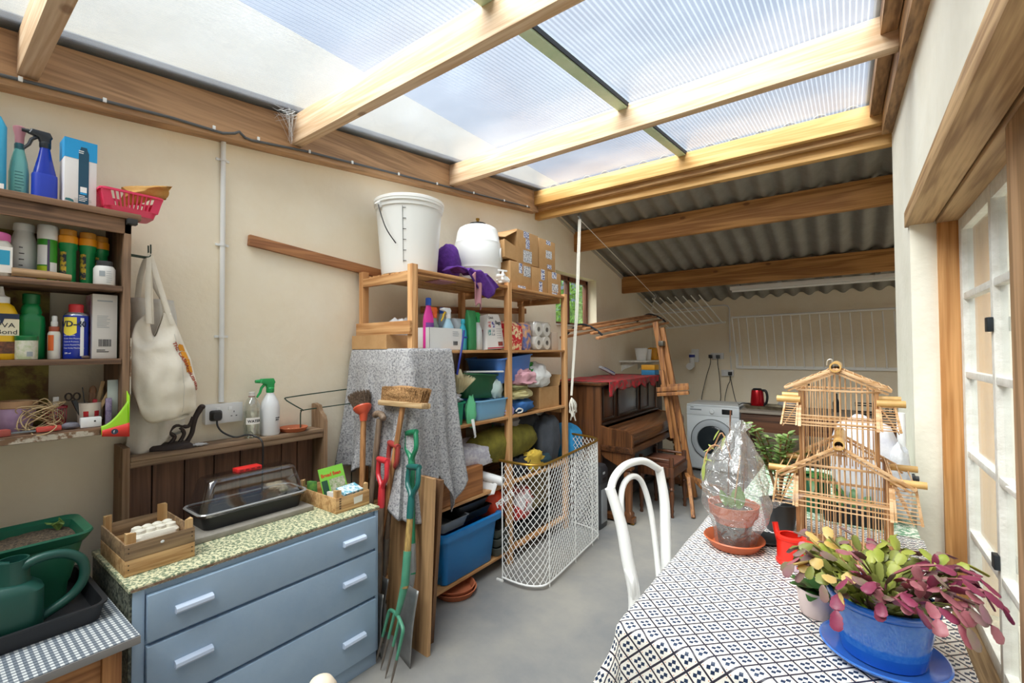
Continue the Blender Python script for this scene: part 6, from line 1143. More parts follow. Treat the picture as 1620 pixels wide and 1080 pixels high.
MB().bar((-1.395, 4.76, .33), (-1.08, 4.80, .02), .04, .03, (0, 1, 0), .003).obj('brace', EW, t); MB().bar((-1.225, 4.42, .31), (-1.14, 4.235, .005), .045, .03, (1, 0, 0), .003).obj('leg', EW, t); MB().bar((-1.235, 4.42, .32), (-1.0, 4.75, .16), .04, .03, (0, 0, 1), .003).obj('leg_strut', EW, t); MB().bar((-1.23, 4.42, .30), (-1.37, 4.70, .33), .04, .03, (0, 0, 1), .003).obj('leg_strut', EW, t)
# ================================================================== hanging clothes airer with ropes
t = thing('ceiling_airer', 'old hanging clothes airer of wooden laths on ropes above the piano', 'airer', (-1.98, 4.7, 1.8)); LA = wood('airer lath', 'c18a5c', '8d5c38', 'y', 14, knots=False); na, fa = Vector((-1.97, 3.78, 1.70)), Vector((-2.0, 5.65, 1.915)); M_iron = mat('blackened iron', '33373c', .5, .7); offs = [(-.19, -.06), (-.115, .0), (-.035, .03), (.05, .012), (.125, -.03), (.18, -.075)]
for dx, dz in offs: o_ = Vector((dx, 0, dz)); MB().bar(na+o_-Vector((0, .10, .012)), fa+o_+Vector((0, .08, .01)), .036, .024, (0, 0, 1), .004).obj('lath', LA, t)
for e in (na, fa): MB().tube(spline([e+Vector((dx, 0, dz+.018)) for dx, dz in offs], 5), .010, 6).obj('iron_end', M_iron, t)
CORD = mat('white cotton cord', 'dcd9cf', .85); p1, p2 = Vector((-2.02, 3.80, 2.775)), Vector((-2.0, 5.80, 2.20))
b = MB()
for k in range(4): b.tube([(p1.x-.012+.008*k, p1.y, 2.745), (p1.x-.005+.009*k+.03, 3.66, 1.9), (-1.925+.005*k, 3.43, 1.12)], .0032, 6)
for k in range(6):
    a = k*1.05; b.tube(spline([(-1.915, 3.43, 1.10), (-1.90+.02*math.cos(a), 3.425+.045*math.sin(a), 1.04), (-1.90+.025*math.cos(a+1), 3.425+.04*math.sin(a+1), .98-.035*(k % 3)), (-1.895, 3.42+.03*math.cos(a*2), 1.0), (-1.91, 3.43, 1.09)], 6), .0055, 6)
tag(b.obj('airer_rope', CORD), 'white cotton airer rope knotted in a bundle at the end shelf post', 'rope')
b = MB(); b.tube([p1-Vector((0, 0, .03)), p2+Vector((0, -.0, -.0))], .0035, 6); b.tube([p2, fa+Vector((.0, .0, .05))], .0035, 6); b.tube([p2+Vector((.01, 0, 0)), fa+Vector((-.03, .02, .05))], .0035, 6); tag(b.obj('airer_rope', CORD), 'white rope running under the roof between the two pulleys', 'rope')
for p, lab in ((p1, 'small metal pulley below the ridge beam'), (p2, 'small metal pulley hanging below the second purlin')): tag(MB().lathe([(.020, -.012), (.014, -.006), (.014, .006), (.020, .012)], (0, 0, 0), 18, M=frame(p, (0, 1, 0), (0, 0, 1))).cyl(p+Vector((0, 0, -.03)), p+Vector((0, 0, .035)), .006, None, 8).obj('pulley', mat('zinc', '9da1a4', .35, .8)), lab, 'pulley')
# ================================================================== back of the room
t = thing('washing_machine', 'pale grey white front loading washing machine by the back wall', 'washing machine', (-1.35, 6.2, .035)); WM = mat('white enamel', 'd5dade', .3); mx0, mx1, my, mz = -1.65, -1.05, 5.90, .835
MB().bx(mx0, mx1, my+.012, 6.42, .04, mz-.022, .008).obj('cabinet', WM, t); MB().bx(mx0, mx1, my+.0, 6.44, mz-.02, mz, .006).obj('top_panel', WM, t); MB().bx(mx0, mx1, my, my+.012, .055, .70, .004).obj('front_panel', WM, t); MB().bx(mx0, mx1, my-.004, my+.012, .703, mz-.022, .004).obj('control_panel', WM, t)
dc = (-1.352, my-.002, .41); MF = frame(dc, (1, 0, 0), (0, 0, 1))
d_ = MB().lathe([(.17, .0), (.175, .03), (.19, .036), (.235, .028), (.245, .0)], (0, 0, 0), 40, M=MF, caps=False).obj('door', pl('grey door rim', 'b4bac0', .3), t); MB().lathe([(.0, .018), (.08, .026), (.15, .022), (.172, .012), (.172, .004), (0, .004)], (0, 0, 0), 36, M=MF, caps=False).obj('door_glass', mat('dark door glass', '2a3034', .08), d_); MB().lathe([(.246, .0), (.249, .004), (.252, .0)], (0, 0, 0), 40, M=MF, caps=False).obj('door_gap', M_dgrey, t)
MB().lathe([(.026, 0), (.026, .016), (.022, .02), (0, .02)], (0, 0, 0), 20, M=frame((-1.352, my-.004, .756), (1, 0, 0), (0, 0, 1)), caps=False).obj('dial', pl('dial plastic', 'dfe3e6', .25), t); MB().bx(-1.24, -1.125, my-.006, my-.0035, .73, .79, .001).obj('display', M_black, t); MB().bx(-1.61, -1.475, my-.006, my-.0035, .762, .778, .001).obj('drawer_grip', pl('grey slot', '8b9298'), t); MB().bx(-1.605, -1.565, my-.006, my-.0045, .793, .800).obj('maker_mark', M_dgrey, t); MB().bx(mx0+.03, mx1-.03, my+.05, 6.40, .035, .04).obj('feet', M_black, t)
t = thing('worktop_table', 'dark wooden table under the kettle at the back of the room', 'table', (-.2, 5.9, 0)); DT = wood('dark table wood', '6a432b', '3f2616', 'x', 9, knots=False)
MB().bx(-1.0, 1.4, 5.62, 6.3, .80, .83, .004).obj('table_top', mat('grey brown top', '8d8378', .5), t); MB().bx(-.99, 1.39, 5.645, 5.665, .60, .798, .003).obj('apron', DT, t); MB().bx(-.985, -.96, 5.67, 6.28, .60, .798, .003).obj('apron', DT, t)
for x in (-.965, 1.36):
    for y in (5.68, 6.26): MB().bx(x-.03, x+.03, y-.03, y+.03, 0 if x > 0 else .036, .60, .004).obj('leg', DT, t)
t = thing('tray', 'cream baking tray with a dark rim under the kettle', 'tray', (-.75, 5.95, .83)); MB().loft([rrect(.36, .26, .03, 4, .831, -.78, 5.93), rrect(.42, .32, .04, 4, .868, -.78, 5.93), rrect(.43, .33, .04, 4, .87, -.78, 5.93), rrect(.40, .30, .04, 4, .868, -.78, 5.93), rrect(.35, .25, .03, 4, .836, -.78, 5.93)]).obj('tray_body', mat('worn cream enamel', 'a59a80', .5, noise=.3, nscale=14, col2='6d614e'), t)
t = thing('electric_kettle', 'shiny red and black electric kettle on the tray at the back', 'kettle', (-.85, 5.95, .837)); MB().lathe([(.0, .0), (.075, 0), (.078, .012), (.075, .02)], (-.865, 5.95, .837), 24).obj('power_base', M_black, t); MB().lathe([(.074, .022), (.076, .03), (.062, .19), (.058, .20), (.03, .212), (0, .214)], (-.865, 5.95, .837), 30, caps=False).obj('kettle_body', mat('metallic red', 'a3121c', .22, .5), t); MB().tube(spline([(-.81, 5.93, 1.035), (-.775, 5.92, 1.03), (-.76, 5.92, .97), (-.77, 5.92, .90), (-.80, 5.93, .87)], 6), .014, 10).obj('handle', M_black, t); MB().lathe([(.058, .198), (.06, .2), (.04, .22), (0, .222)], (-.865, 5.95, .837), 24, caps=False).obj('lid', M_black, t)
tag(MB().tube(spline([(-.92, 5.90, .875), (-1.0, 5.85, .885), (-1.05, 5.9, .86), (-1.09, 6.1, .842), (-1.2, 6.5, .85), (-1.33, 6.9, 1.10), (-1.34, 6.97, 1.14)], 6), .005, 6).obj('power_cable', M_black), 'black kettle lead running over the machine to the lower socket', 'cable')
tag(MB().blob((-.58, 6.1, .88), (.09, .07, .055), 5, .2, 18, flatb=.8305).obj('plastic_bag', mat('greyish plastic bag', 'aeb0b2', .3, bump=.4, bscale=20)), 'greyish plastic bag on the dark table beside the kettle', 'bag')
t = thing('dish_rack', 'black wire dish rack on the dark table by the wall corner', 'rack', (.25, 6.0, .831)); b = MB()
for k in range(7): b.tube(spline([(.05+.05*k, 5.85, .84), (.05+.05*k, 5.85, .93), (.05+.05*k, 5.95, .98), (.05+.05*k, 6.1, .93), (.05+.05*k, 6.1, .84)], 4), .005, 6)
for y, z in ((5.85, .84), (6.1, .84), (5.85, .93), (6.1, .93)): b.tube([(.04, y, z), (.36, y, z)], .006, 6)
b.obj('wire_frame', M_black, t); tag(MB().lathe([(.03, 0), (.032, .1), (.014, .15), (.014, .2)], (-.12, 6.0, .831), 16).obj('bottle', pl('dark bottle', '2a2d30', .2)), 'dark slim bottle on the table behind the bird cage', 'bottle'); t = thing('tap', 'chrome swan neck tap at the back behind the bird cage', 'tap', (-.42, 6.2, .831)); MB().tube(spline([(-.42, 6.2, .831), (-.42, 6.2, 1.06), (-.40, 6.15, 1.12), (-.36, 6.08, 1.10), (-.35, 6.06, 1.05)], 6), .012, 10).obj('spout', mat('chrome', '9a9da0', .2, .9), t)
def socket(lab, x, z, w, plug=True):
    t = thing('socket', lab, 'socket', (x, BY-.03, z)); MB().bx(x-w/2, x+w/2, BY-.04, BY-.001, z, z+.088, .003).obj('face_plate', M_sock, t)
    for dx in (-.035, .035): MB().bx(x+dx-.008, x+dx+.008, BY-.044, BY-.04, z+.06, z+.075, .001).obj('switch', M_white, t)
    return t
socket('white double socket high on the back wall with two plugs', -1.52, 1.375, .17); socket('white socket lower on the back wall above the washing machine', -1.385, 1.135, .155)
for x, z, lab, end in ((-1.60, 1.39, 'black plug in the left half of the upper back wall socket', (-1.72, .86)), (-1.50, 1.385, 'grey plug in the right half of the upper back wall socket', (-1.47, .86)), (-1.345, 1.15, 'round black plug in the lower back wall socket', (-1.41, .86))):
    t = thing('plug', lab, 'plug', (x, BY-.06, z)); MB().bx(x-.024, x+.024, BY-.085, BY-.041, z, z+.05, .008).obj('plug_body', M_black if 'black' in lab else M_dgrey, t); MB().tube(spline([(x, BY-.075, z+.005), (x, BY-.08, z-.08), ((x+end[0])/2, BY-.06, (z+end[1])/2), (end[0], BY-.07, end[1]), (end[0], BY-.10, .78)], 6), .005, 6).obj('cable', mat('dark olive cable', '3d3a2c', .6), t)
t = thing('torch', 'white and blue rechargeable torch hung on the back wall', 'torch', (-1.83, BY-.05, 1.22)); MB().bx(-1.87, -1.77, BY-.05, BY-.001, 1.33, 1.52, .008).obj('wall_cradle', M_white, t); MB().lathe([(.03, 0), (.036, .02), (.036, .12), (.04, .14), (.04, .20), (.03, .21)], (-1.85, BY-.088, 1.255), 20).obj('torch_body', M_white, t); MB().lathe([(.041, .145), (.042, .15), (.042, .18), (.038, .19)], (-1.85, BY-.088, 1.255), 20, caps=False).obj('blue_band', pl('navy plastic', '1f2f86'), t); MB().lathe([(.05, -.01), (.052, .0), (.05, .01)], (0, 0, 0), 24, M=frame((-1.87, BY-.13, 1.27), (1, 0, 0), (0, 0, 1))).obj('lamp_ring', M_white, t)
b = MB().tube([(-1.35, BY-.012, 1.47), (-1.35, BY-.012, 2.09), (-1.37, BY-.012, 2.13), (-1.42, BY-.012, 2.145), (-2.2, BY-.012, 2.12)], .010, 8); tag(b.obj('conduit', M_pvc), 'white conduit bending along the back wall above the upper socket', 'pipe'); tag(MB().tube([(-1.345, BY-.012, 1.42), (-1.34, BY-.012, 1.225)], .006, 6).obj('conduit', M_pvc), 'short white conduit between the two back wall sockets', 'pipe')
M_air = mat('white coated wire', 'f1f0ec', .5)
t = thing('wall_airer', 'long white folded wall airer of thin rods on the back wall', 'airer', (-.4, BY-.08, 1.26)); y0, y1 = BY-.13, BY-.025
MB().tube([(-1.30, y0, 1.955), (.9, y0, 1.985)], .014, 8).obj('top_rail', M_air, t); MB().bx(-1.26, .9, y1-.008, y1+.02, 1.245, 1.285, .002).obj('bottom_rail', M_air, t); MB().tube([(-1.30, y0, 1.955), (-1.27, y1, 1.42)], .010, 8).obj('side_arm', M_air, t); MB().bx(-1.275, -1.245, y1-.006, y1+.02, 1.25, 1.45, .002).obj('side_bracket', M_air, t)
for k in range(20): x = -1.20+.103*k; MB().tube([(x-.02, y0, 1.95), (x+.015, y1-.01, 1.27)], .0065, 6).obj('rod', M_air, t)
t = thing('wall_airer', 'smaller white airer folded out under the corrugated roof by the corner', 'airer', (-1.9, 6.7, 1.86)); MB().tube([(-2.24, BY-.03, 1.845), (-1.40, BY-.03, 1.90)], .014, 8).obj('wall_rail', M_air, t); MB().tube([(-2.36, 6.72, 2.045), (-1.60, 6.72, 2.075)], .012, 8).obj('cross_rail', M_air, t)
for k in range(9): q = k/8; MB().tube([(-2.46+.85*q+.0, 6.40, 2.25), (-2.20+.76*q, BY-.035, 1.855+.04*q)], .0075, 6).obj('rod', M_air, t)
t = thing('wall_shelf', 'small white shelf on the cream wall by the back corner', 'shelf', (-2.3, 6.0, 1.36)); MB().bx(WX+.002, -2.10, 5.72, 6.5, 1.35, 1.37, .003).obj('shelf_board', M_wp, t)
for y in (5.8, 6.4): MB().prism([(WX+.002, 1.349), (-2.2, 1.349), (-2.2, 1.342), (WX+.03, 1.25), (WX+.002, 1.22)], .012, frame((0, y, 0), (1, 0, 0), (0, 0, 1))).obj('bracket', M_wp, t)
tag(MB().lathe([(.06, 0), (.085, .16), (.088, .165), (.08, .165), (.058, .01), (0, .01)], (-2.25, 5.95, 1.371), 28, caps=False).obj('plant_pot', M_white), 'white plastic pot on the small wall shelf', 'pot'); tag(MB().lathe([(.04, 0), (.05, .15), (.045, .15), (.038, .01), (0, .01)], (-2.22, 6.12, 1.371), 24, caps=False).obj('cup', M_white), 'white cup between pot and orange can on the small shelf', 'cup')
t = thing('watering_can', 'orange yellow plastic watering can on the small wall shelf', 'watering can', (-2.22, 6.32, 1.371)); OY = pl('orange yellow plastic', 'e09a1a', .35); MB().rloft([(.13, .17, .04, 0), (.14, .18, .05, .01), (.13, .16, .05, .16), (.08, .10, .03, .175)], (-2.22, 6.32, 1.371)).obj('can_body', OY, t); MB().tube([(-2.2, 6.24, 1.40), (-2.19, 6.17, 1.47), (-2.18, 6.12, 1.54)], [.02, .014, .011], 10).obj('spout', OY, t); MB().lathe([(.026, 0), (.03, .01)], (0, 0, 0), 16, M=frame((-2.148, 6.33, 1.45), (0, 1, 0), (0, 0, 1))).obj('hand_hole', M_black, t)
t = thing('strip_light', 'white fluorescent batten light behind the last purlin', 'light', (-.3, 5.97, 2.2)); MB().bx(-1.14, 1.0, 5.935, 6.0, 2.225, 2.268, .004).obj('casing', pl('white diffuser', 'e6e6e2', .4), t); MB().tube([(-1.12, 5.967, 2.212), (.98, 5.967, 2.212)], .014, 10).obj('tube', pl('opal tube', 'eeeeea', .3), t)
for x in (-1.05, -.62, -.18, .25): MB().bx(x-.02, x+.02, 5.93, 6.005, 2.266, 2.29, .002).obj('clip', mat('zinc', '9da1a4'), t)
# ================================================================== patterned table on the right
def clothmat():
    m = bpy.data.materials.new('lattice printed oilcloth'); m.use_nodes = True; n, l = m.node_tree.nodes, m.node_tree.links; b = n['Principled BSDF']; b.inputs['Roughness'].default_value = .42
    uv = n.new('ShaderNodeUVMap'); mp = n.new('ShaderNodeMapping'); mp.inputs['Rotation'].default_value = (0, 0, R(45)); mp.inputs['Scale'].default_value = (1/.0435,)*3
    sp = n.new('ShaderNodeSeparateXYZ'); l.new(uv.outputs[0], mp.inputs[0]); l.new(mp.outputs[0], sp.inputs[0])
    def mth(op, a, b_=None, c=None):
        q = n.new('ShaderNodeMath'); q.operation = op
        for i, x in enumerate((a, b_, c)):
            if x is None: continue
            if isinstance(x, (int, float)): q.inputs[i].default_value = x
            else: l.new(x, q.inputs[i])
        return q.outputs[0]
    d = []
    for ax in 'XY': d.append(mth('ABSOLUTE', mth('SUBTRACT', mth('FRACT', sp.outputs[ax]), .5)))
    line = mth('GREATER_THAN', mth('MAXIMUM', d[0], d[1]), .442)
    e = [mth('ABSOLUTE', mth('SUBTRACT', q, .155)) for q in d]
    dot = mth('LESS_THAN', mth('ADD', e[0], mth('MULTIPLY', e[1], .85)), .138)
    fl = [mth('ABSOLUTE', mth('SUBTRACT', q, .36)) for q in d]
    org = mth('LESS_THAN', mth('MAXIMUM', fl[0], fl[1]), .028)
    def mix(f, a, c2):
        x = n.new('ShaderNodeMix'); x.data_type = 'RGBA'; l.new(f, x.inputs['Factor'])
        if isinstance(a, str): x.inputs['A'].default_value = hx(a)
        else: l.new(a, x.inputs['A'])
        x.inputs['B'].default_value = hx(c2); return x.outputs['Result']
    c = mix(org, 'efebe4', 'd98a5a'); c = mix(dot, c, '1d3150'); c = mix(line, c, '2e2b3a'); l.new(c, b.inputs['Base Color']); return m
TX0, TX1, TY0, TY1, TZ = -.515, .222, 1.195, 2.40, .75
t = thing('dining_table', 'long table under the white lattice patterned oilcloth at the window', 'table', (-.15, 1.8, 0)); MB().bx(TX0+.012, TX1-.004, TY0+.012, TY1-.006, .715, TZ-.004, .004).obj('table_top', TW, t)
for x in (TX0+.06, TX1-.06):
    for y in (TY0+.06, TY1-.06): MB().bx(x-.025, x+.025, y-.025, y+.025, 0, .714, .003).obj('leg', TWV, t)
def tcl(a, b_):     # cloth coordinates to space
    ox, oy = max(0, TX0-a), max(0, TY0-b_); x, y = max(a, TX0), max(b_, TY0); z = TZ+.0015
    d = math.hypot(ox, oy)
    if d > 0:
        rr = .016; bend = min(d, rr*1.57); z -= rr*(1-math.cos(bend/rr))+max(0, d-rr*1.57); outd = rr*math.sin(bend/rr)
        if ox and oy: k = min(ox, oy)/max(ox, oy); outd += .10*k*min(1, d/.15)*d/.25; z += .25*k*d*.3
        amp = min(1, d/.2)
        if ox and not oy: outd += amp*(.018*math.sin(b_*21)+.012)
        elif oy and not ox: outd += amp*(.014*math.sin(a*19+1)+.012)
        x -= outd*ox/d; y -= outd*oy/d
    return (x, y, z)
A0, B0 = TX0-.26, TY0-.26; nu, nv = 110, 150
cl = MB().grid(lambda u, v: tcl(A0+(TX1-A0)*u, B0+(TY1-.002-B0)*v), nu, nv, uvfn=lambda u, v: (A0+(TX1-A0)*u, B0+(TY1-B0)*v)).obj('tablecloth', clothmat(), smooth=80); tag(cl, 'white oilcloth printed with a dark blue lattice covering the window table', 'tablecloth')
t = thing('side_table', 'green leaf patterned table beyond the lattice tablecloth', 'table', (-.1, 2.9, 0)); MB().bx(-.46, .215, 2.412, 3.45, .72, .748, .004).obj('table_top', mat('pale table edge', 'cdc9ba', .5), t); MB().bx(-.46, .215, 2.412, 3.45, .7485, .7505).obj('leaf_cover', mat('green leaf print', 'e4e6d8', .45, noise=.05, nscale=48, col2='6d9a78'), t)
for x in (-.42, .17):
    for y in (2.46, 3.4): MB().bx(x-.02, x+.02, y-.02, y+.02, 0, .72, .003).obj('leg', TWV, t)
Z = TZ+.0035
# chair
t = thing('bentwood_chair', 'white painted bentwood chair pushed under the patterned table', 'chair', (-.52, 1.93, 0)); WP = mat('white gloss paint', 'eeeeec', .3, coat=.2)
tl, tr_ = Vector((-.80, 1.745, .925)), Vector((-.745, 2.185, .925)); bl, br = Vector((-.70, 1.745, .50)), Vector((-.69, 2.10, .48))
for a, q, f in ((tl, bl, Vector((-.755, 1.70, 0))), (tr_, br, Vector((-.74, 2.15, 0)))):
    p = spline([a+Vector((0, 0, .012)), a.lerp(q, .3)+Vector((.012, .012, 0)), a.lerp(q, .62)+Vector((.008, .008, 0)), q, q.lerp(f, .5), f], 6); MB().tube(p, [.019+.006*math.sin(PI*min(1, i/len(p)*1.3)) if i > 2 else .021 for i in range(len(p))], 12).obj('back_post', WP, t)
MB().tube(spline([tl-Vector((0, 0, .012)), tl+Vector((.0, .05, .045)), tl.lerp(tr_, .35)+Vector((-.012, 0, .075)), tl.lerp(tr_, .7)+Vector((-.012, 0, .065)), tr_-Vector((0, .02, -.012)), tr_-Vector((0, 0, .0))], 6), .0165, 12).obj('top_bow', WP, t)
ia, ib = Vector((-.70, 1.80, .47)), Vector((-.69, 2.01, .47)); MB().tube(spline([ia, Vector((-.755, 1.79, .70)), Vector((-.775, 1.80, .85)), Vector((-.785, 1.85, .925)), Vector((-.78, 1.935, .945)), Vector((-.765, 2.005, .91)), Vector((-.74, 2.035, .80)), Vector((-.715, 2.03, .65)), ib], 6), .0125, 10).obj('inner_bow', WP, t)
MB().tube(spline([bl+Vector((-.0, -.005, -.0)), bl+Vector((.0, -.02, .09)), bl+Vector((-.03, -.005, .13))], 4), .012, 8).obj('brace', WP, t); MB().tube(spline([br+Vector((.0, .01, .0)), br+Vector((.0, .035, .09)), br+Vector((-.005, .02, .13))], 4), .012, 8).obj('brace', WP, t)
MB().lathe([(.0, .45), (.19, .45), (.20, .458), (.20, .472), (.185, .478), (.17, .472), (0, .470)], (-.52, 1.925, 0), 36, caps=False).obj('seat', WP, t); MB().tube([(-.52+.18*math.cos(a), 1.925+.18*math.sin(a), .24) for a in [R(15*k) for k in range(24)]], .010, 8, True).obj('leg_ring', WP, t)
for y in (1.79, 2.06): MB().tube([(-.40, y, .45), (-.36, y+(.03 if y > 1.9 else -.03), .0)], [.018, .013], 10).obj('leg', WP, t)
t = thing('chair', 'pale chair back top at the bottom edge in front of the chest', 'chair', (-.80, .47, 0)); MB().tube([(-.80, .475, 0), (-.80, .475, .85), (-.80, .475, .875), (-.80, .475, .89), (-.80, .475, .897)], [.026, .030, .028, .019, .006], 18).obj('back_post', mat('pale cream paint', 'e3d3bd', .5), t); MB().bar((-.80, .475, .70), (-.80, .10, .70), .03, .05, (0, 0, 1), .006).obj('rail', mat('pale cream paint', 'e3d3bd'), t); MB().tube([(-.80, .10, 0), (-.80, .10, .85), (-.80, .10, .89)], [.026, .030, .012], 18).obj('back_post', mat('pale cream paint', 'e3d3bd'), t)
# ================================================================== bamboo bird cage
t = thing('bird_cage', 'tall pagoda shaped bamboo bird cage standing on the window table', 'bird cage', (-.03, 2.06, Z)); CN = wood('cane', 'e3bd92', 'bd9060', 'z', 30, .5, knots=False); CNX = wood('cane crosswise', 'e3bd92', 'bd9060', 'x', 30, .5, knots=False); CND = wood('brown cane post', 'b78656', '8f6540', 'z', 26, .5, knots=False); BAM = mat('pale bamboo', 'd9b373', .35, noise=.4, nscale=14, col2='c79a58')
def bars(nm, a, b_, n, z0, z1f, m=CN, r=.0021):
    mb = MB()
    for k in range(n): q = (k+.5)/n; x, y = a[0]+(b_[0]-a[0])*q, a[1]+(b_[1]-a[1])*q; mb.tube([(x, y, z0), (x, y, z1f(q) if callable(z1f) else z1f)], r, 5)
    return mb.obj(nm, m, t)
def rails(nm, pts, m=CNX, w=.004, h=.008):
    mb = MB()
    for a, c in pts: mb.bar(a, c, w, h, (0, 0, 1), .001)
    return mb.obj(nm, m, t)
def tier(x0, x1, y0, y1, z0, z1, n, zr, px=.008):
    for x in (x0, x1):
        for y in (y0, y1): MB().bx(x-px/2, x+px/2, y-px/2, y+px/2, z0, z1, .001).obj('corner_post', CND, t)
    xm = (x0+x1)/2; gz = lambda q: z1+(zr-z1)*(1-abs(2*q-1))
    bars('front_bars', (x0, y0), (x1, y0), n, z0, gz); bars('back_bars', (x0, y1), (x1, y1), n, z0, gz); m_ = max(6, int(n*.8)); bars('side_bars', (x0, y0), (x0, y1), m_, z0, z1); bars('side_bars', (x1, y0), (x1, y1), m_, z0, z1)
    return xm
def rail_ring(nm, x0, x1, y0, y1, z, **k): return rails(nm, [((x0, y0-.003, z), (x1, y0-.003, z)), ((x0, y1+.003, z), (x1, y1+.003, z)), ((x0-.003, y0, z), (x0-.003, y1, z)), ((x1+.003, y0, z), (x1+.003, y1, z))], **k)
def gable(x0, x1, xm, y0, y1, ze, zr, over):
    for y in (y0-over, y1+over):
        for xe in (x0, x1): MB().bar((xm, y, zr), (xe, y, ze), .006, .010, (0, 0, 1), .0015).obj('barge_stick', CNX, t); MB().bar((xm, y+.006, zr-.014), (xe*.94+xm*.06, y+.006, ze-.010), .004, .007, (0, 0, 1)).obj('barge_stick', CNX, t)
    for xe in (x0, x1): mb = MB(); [mb.bar((xm+(xe-xm)*q, y0-over, zr+(ze-zr)*q+.006), (xm+(xe-xm)*q, y1+over, zr+(ze-zr)*q+.006), .003, .003) for q in [k/6 for k in range(1, 7)]]; mb.obj('roof_slats', CNX, t)
    M = frame((xm, y0-over-.012, zr+.006), (1, 0, 0), (0, 0, 1)); L = y1-y0+2*over+.02
    MB().lathe([(.0125, 0), (.018, 0), (.018, -L), (.0125, -L), (.0125, 0)], (0, 0, 0), 20, M=M, caps=False).obj('bamboo_ridge', BAM, t)
def skirt(x0, x1, y0, y1, zt, zb, d):      # side awnings of slats under a bamboo pole, and front awning slats
    for s, x in ((-1, x0), (1, x1)):
        xe = x+s*d
        MB().tube([(x-s*.002, y0+.0, zt), (xe+s*.012, y0+.0, zt+.001)], .012, 14).obj('bamboo_pole', BAM, t); MB().tube([(x-s*.002, y1, zt), (xe+s*.012, y1, zt+.001)], .012, 14).obj('bamboo_pole', BAM, t)
        n = 10; mb = MB()
        for k in range(n): q = k/(n-1); z = zt-.012-(zt-.012-zb)*q; yy = y0-.004-.028*q; mb.bar((x+s*.003, yy, z), (x+s*(d-.012+.012*q), yy, z), .0025, .003)
        for xx, dx in ((x+s*.006, .004), (x+s*(d-.016), .012)): mb.bar((xx, y0-.006, zt-.01), (xx+s*dx, y0-.036, zb-.004), .006, .005)
        mb.obj('side_awning', CNX, t)
        mb = MB(); [mb.bar((x+s*(.004+.05*k/8), y0-.02, zt-.01-(zt-zb)*k/8), (x+s*(.004+.05*k/8), y1+.02, zt-.01-(zt-zb)*k/8), .0025, .003) for k in range(9)]; mb.obj('side_slats', CNX, t)
    mb = MB()
    for k in range(4): q = .55+.15*k; mb.bar((x0-.01, y0-.004-.028*q, zt-.012-(zt-.012-zb)*q), (x1+.01, y0-.004-.028*q, zt-.012-(zt-.012-zb)*q), .003, .004)
    for x in (x0, x1): mb.bar((x, y0-.006, zt-.02), (x, y0-.038, zb-.006), .010, .005)
    mb.obj('front_awning', CNX, t)
CY0, CY1 = 1.965, 2.20; cx0, cx1 = -.160, .103; xm = -.034
tier(cx0, cx1, CY0, CY1, Z, 1.085, 16, 1.165, .011); rail_ring('rail', cx0, cx1, CY0, CY1, 1.085); rail_ring('rail', cx0, cx1, CY0, CY1, .975, h=.010); rail_ring('rail', cx0, cx1, CY0, CY1, Z+.006); MB().bx(cx0, cx1, CY0, CY1, Z, Z+.004).obj('floor_board', CND, t)
gable(-.222, .165, xm, CY0, CY1, 1.048, 1.166, .03); skirt(cx0, cx1, CY0-.006, CY1+.006, 1.062, .945, .078)
ux0, ux1, uy0, uy1 = -.150, .075, 2.0, 2.165
tier(ux0, ux1, uy0, uy1, 1.09, 1.355, 14, 1.43, .009); rail_ring('rail', ux0-.008, ux1+.008, uy0, uy1, 1.352, h=.007); rail_ring('rail', ux0, ux1, uy0, uy1, 1.232, h=.006)
gable(-.197, .113, -.04, uy0, uy1, 1.358, 1.432, .025); skirt(ux0, ux1, uy0-.004, uy1+.004, 1.315, 1.228, .062)
MB().tube(spline([(-.05, 1.99, 1.445), (-.05, 1.985, 1.465), (-.062, 1.985, 1.462), (-.065, 1.985, 1.445)], 4), .0018, 5).obj('hanging_hook', mat('pale wire', 'c9c4b8', .4, .5), t)
# ================================================================== plants and small things on the tables
M_bag = clear('crinkled clear film', (.95, .95, .96, 1), .11, .09, dirt_sheen=.10, ior=1.4, crinkle=26); pc = (-.365, 1.905)  # the white mixed into this bag imitates its bright reflections
t = thing('plant_saucer', 'terracotta plastic saucer under the bagged plant pot', 'saucer', (*pc, Z)); TP = pl('terracotta plastic', 'c2633c', .45); MB().lathe([(.078, 0), (.082, .002), (.102, .032), (.107, .034), (.104, .038), (.098, .034), (.078, .006), (0, .005)], (*pc, Z), 44, caps=False).obj('dish', TP, t)
t = thing('plant_pot', 'terracotta pot with young orchid shoots wrapped in the clear bag', 'potted plant', (*pc, Z+.008)); MB().lathe([(.066, .085), (.076, .112), (.084, .115), (.090, .155), (.084, .155), (.070, .11), (.062, .088)], (*pc, Z+.008), 36, caps=False).obj('pot', TP, t); MB().lathe([(.05, 0), (.054, .003), (.064, .086), (0, .087)], (*pc, Z+.008), 30, caps=False).obj('inner_pot', mat('dark pot base', '3b342f', .6), t); MB().lathe([(.078, .13), (.04, .137), (0, .139)], (*pc, Z+.008), 24, caps=False).obj('bark_mix', mat('dark soil', '2e2620'), t)
def leafpts(base, tip, w, up=(0, 0, 1), sag=0, n=7, cup=.15):
    a, c = Vector(base), Vector(tip); d = c-a; s = d.cross(Vector(up)); s = s.normalized() if s.length > 1e-5 else Vector((1, 0, 0)); nn = s.cross(d).normalized(); o = []
    for i in range(n): q = i/(n-1); ww = w*math.sin(PI*min(.97, .06+q*.93))**.75; p = a+d*q-Vector((0, 0, sag*4*q*(q-0)*.5*d.length)); o.append((p-s*ww+nn*ww*cup, p, p+s*ww+nn*ww*cup))
    return o
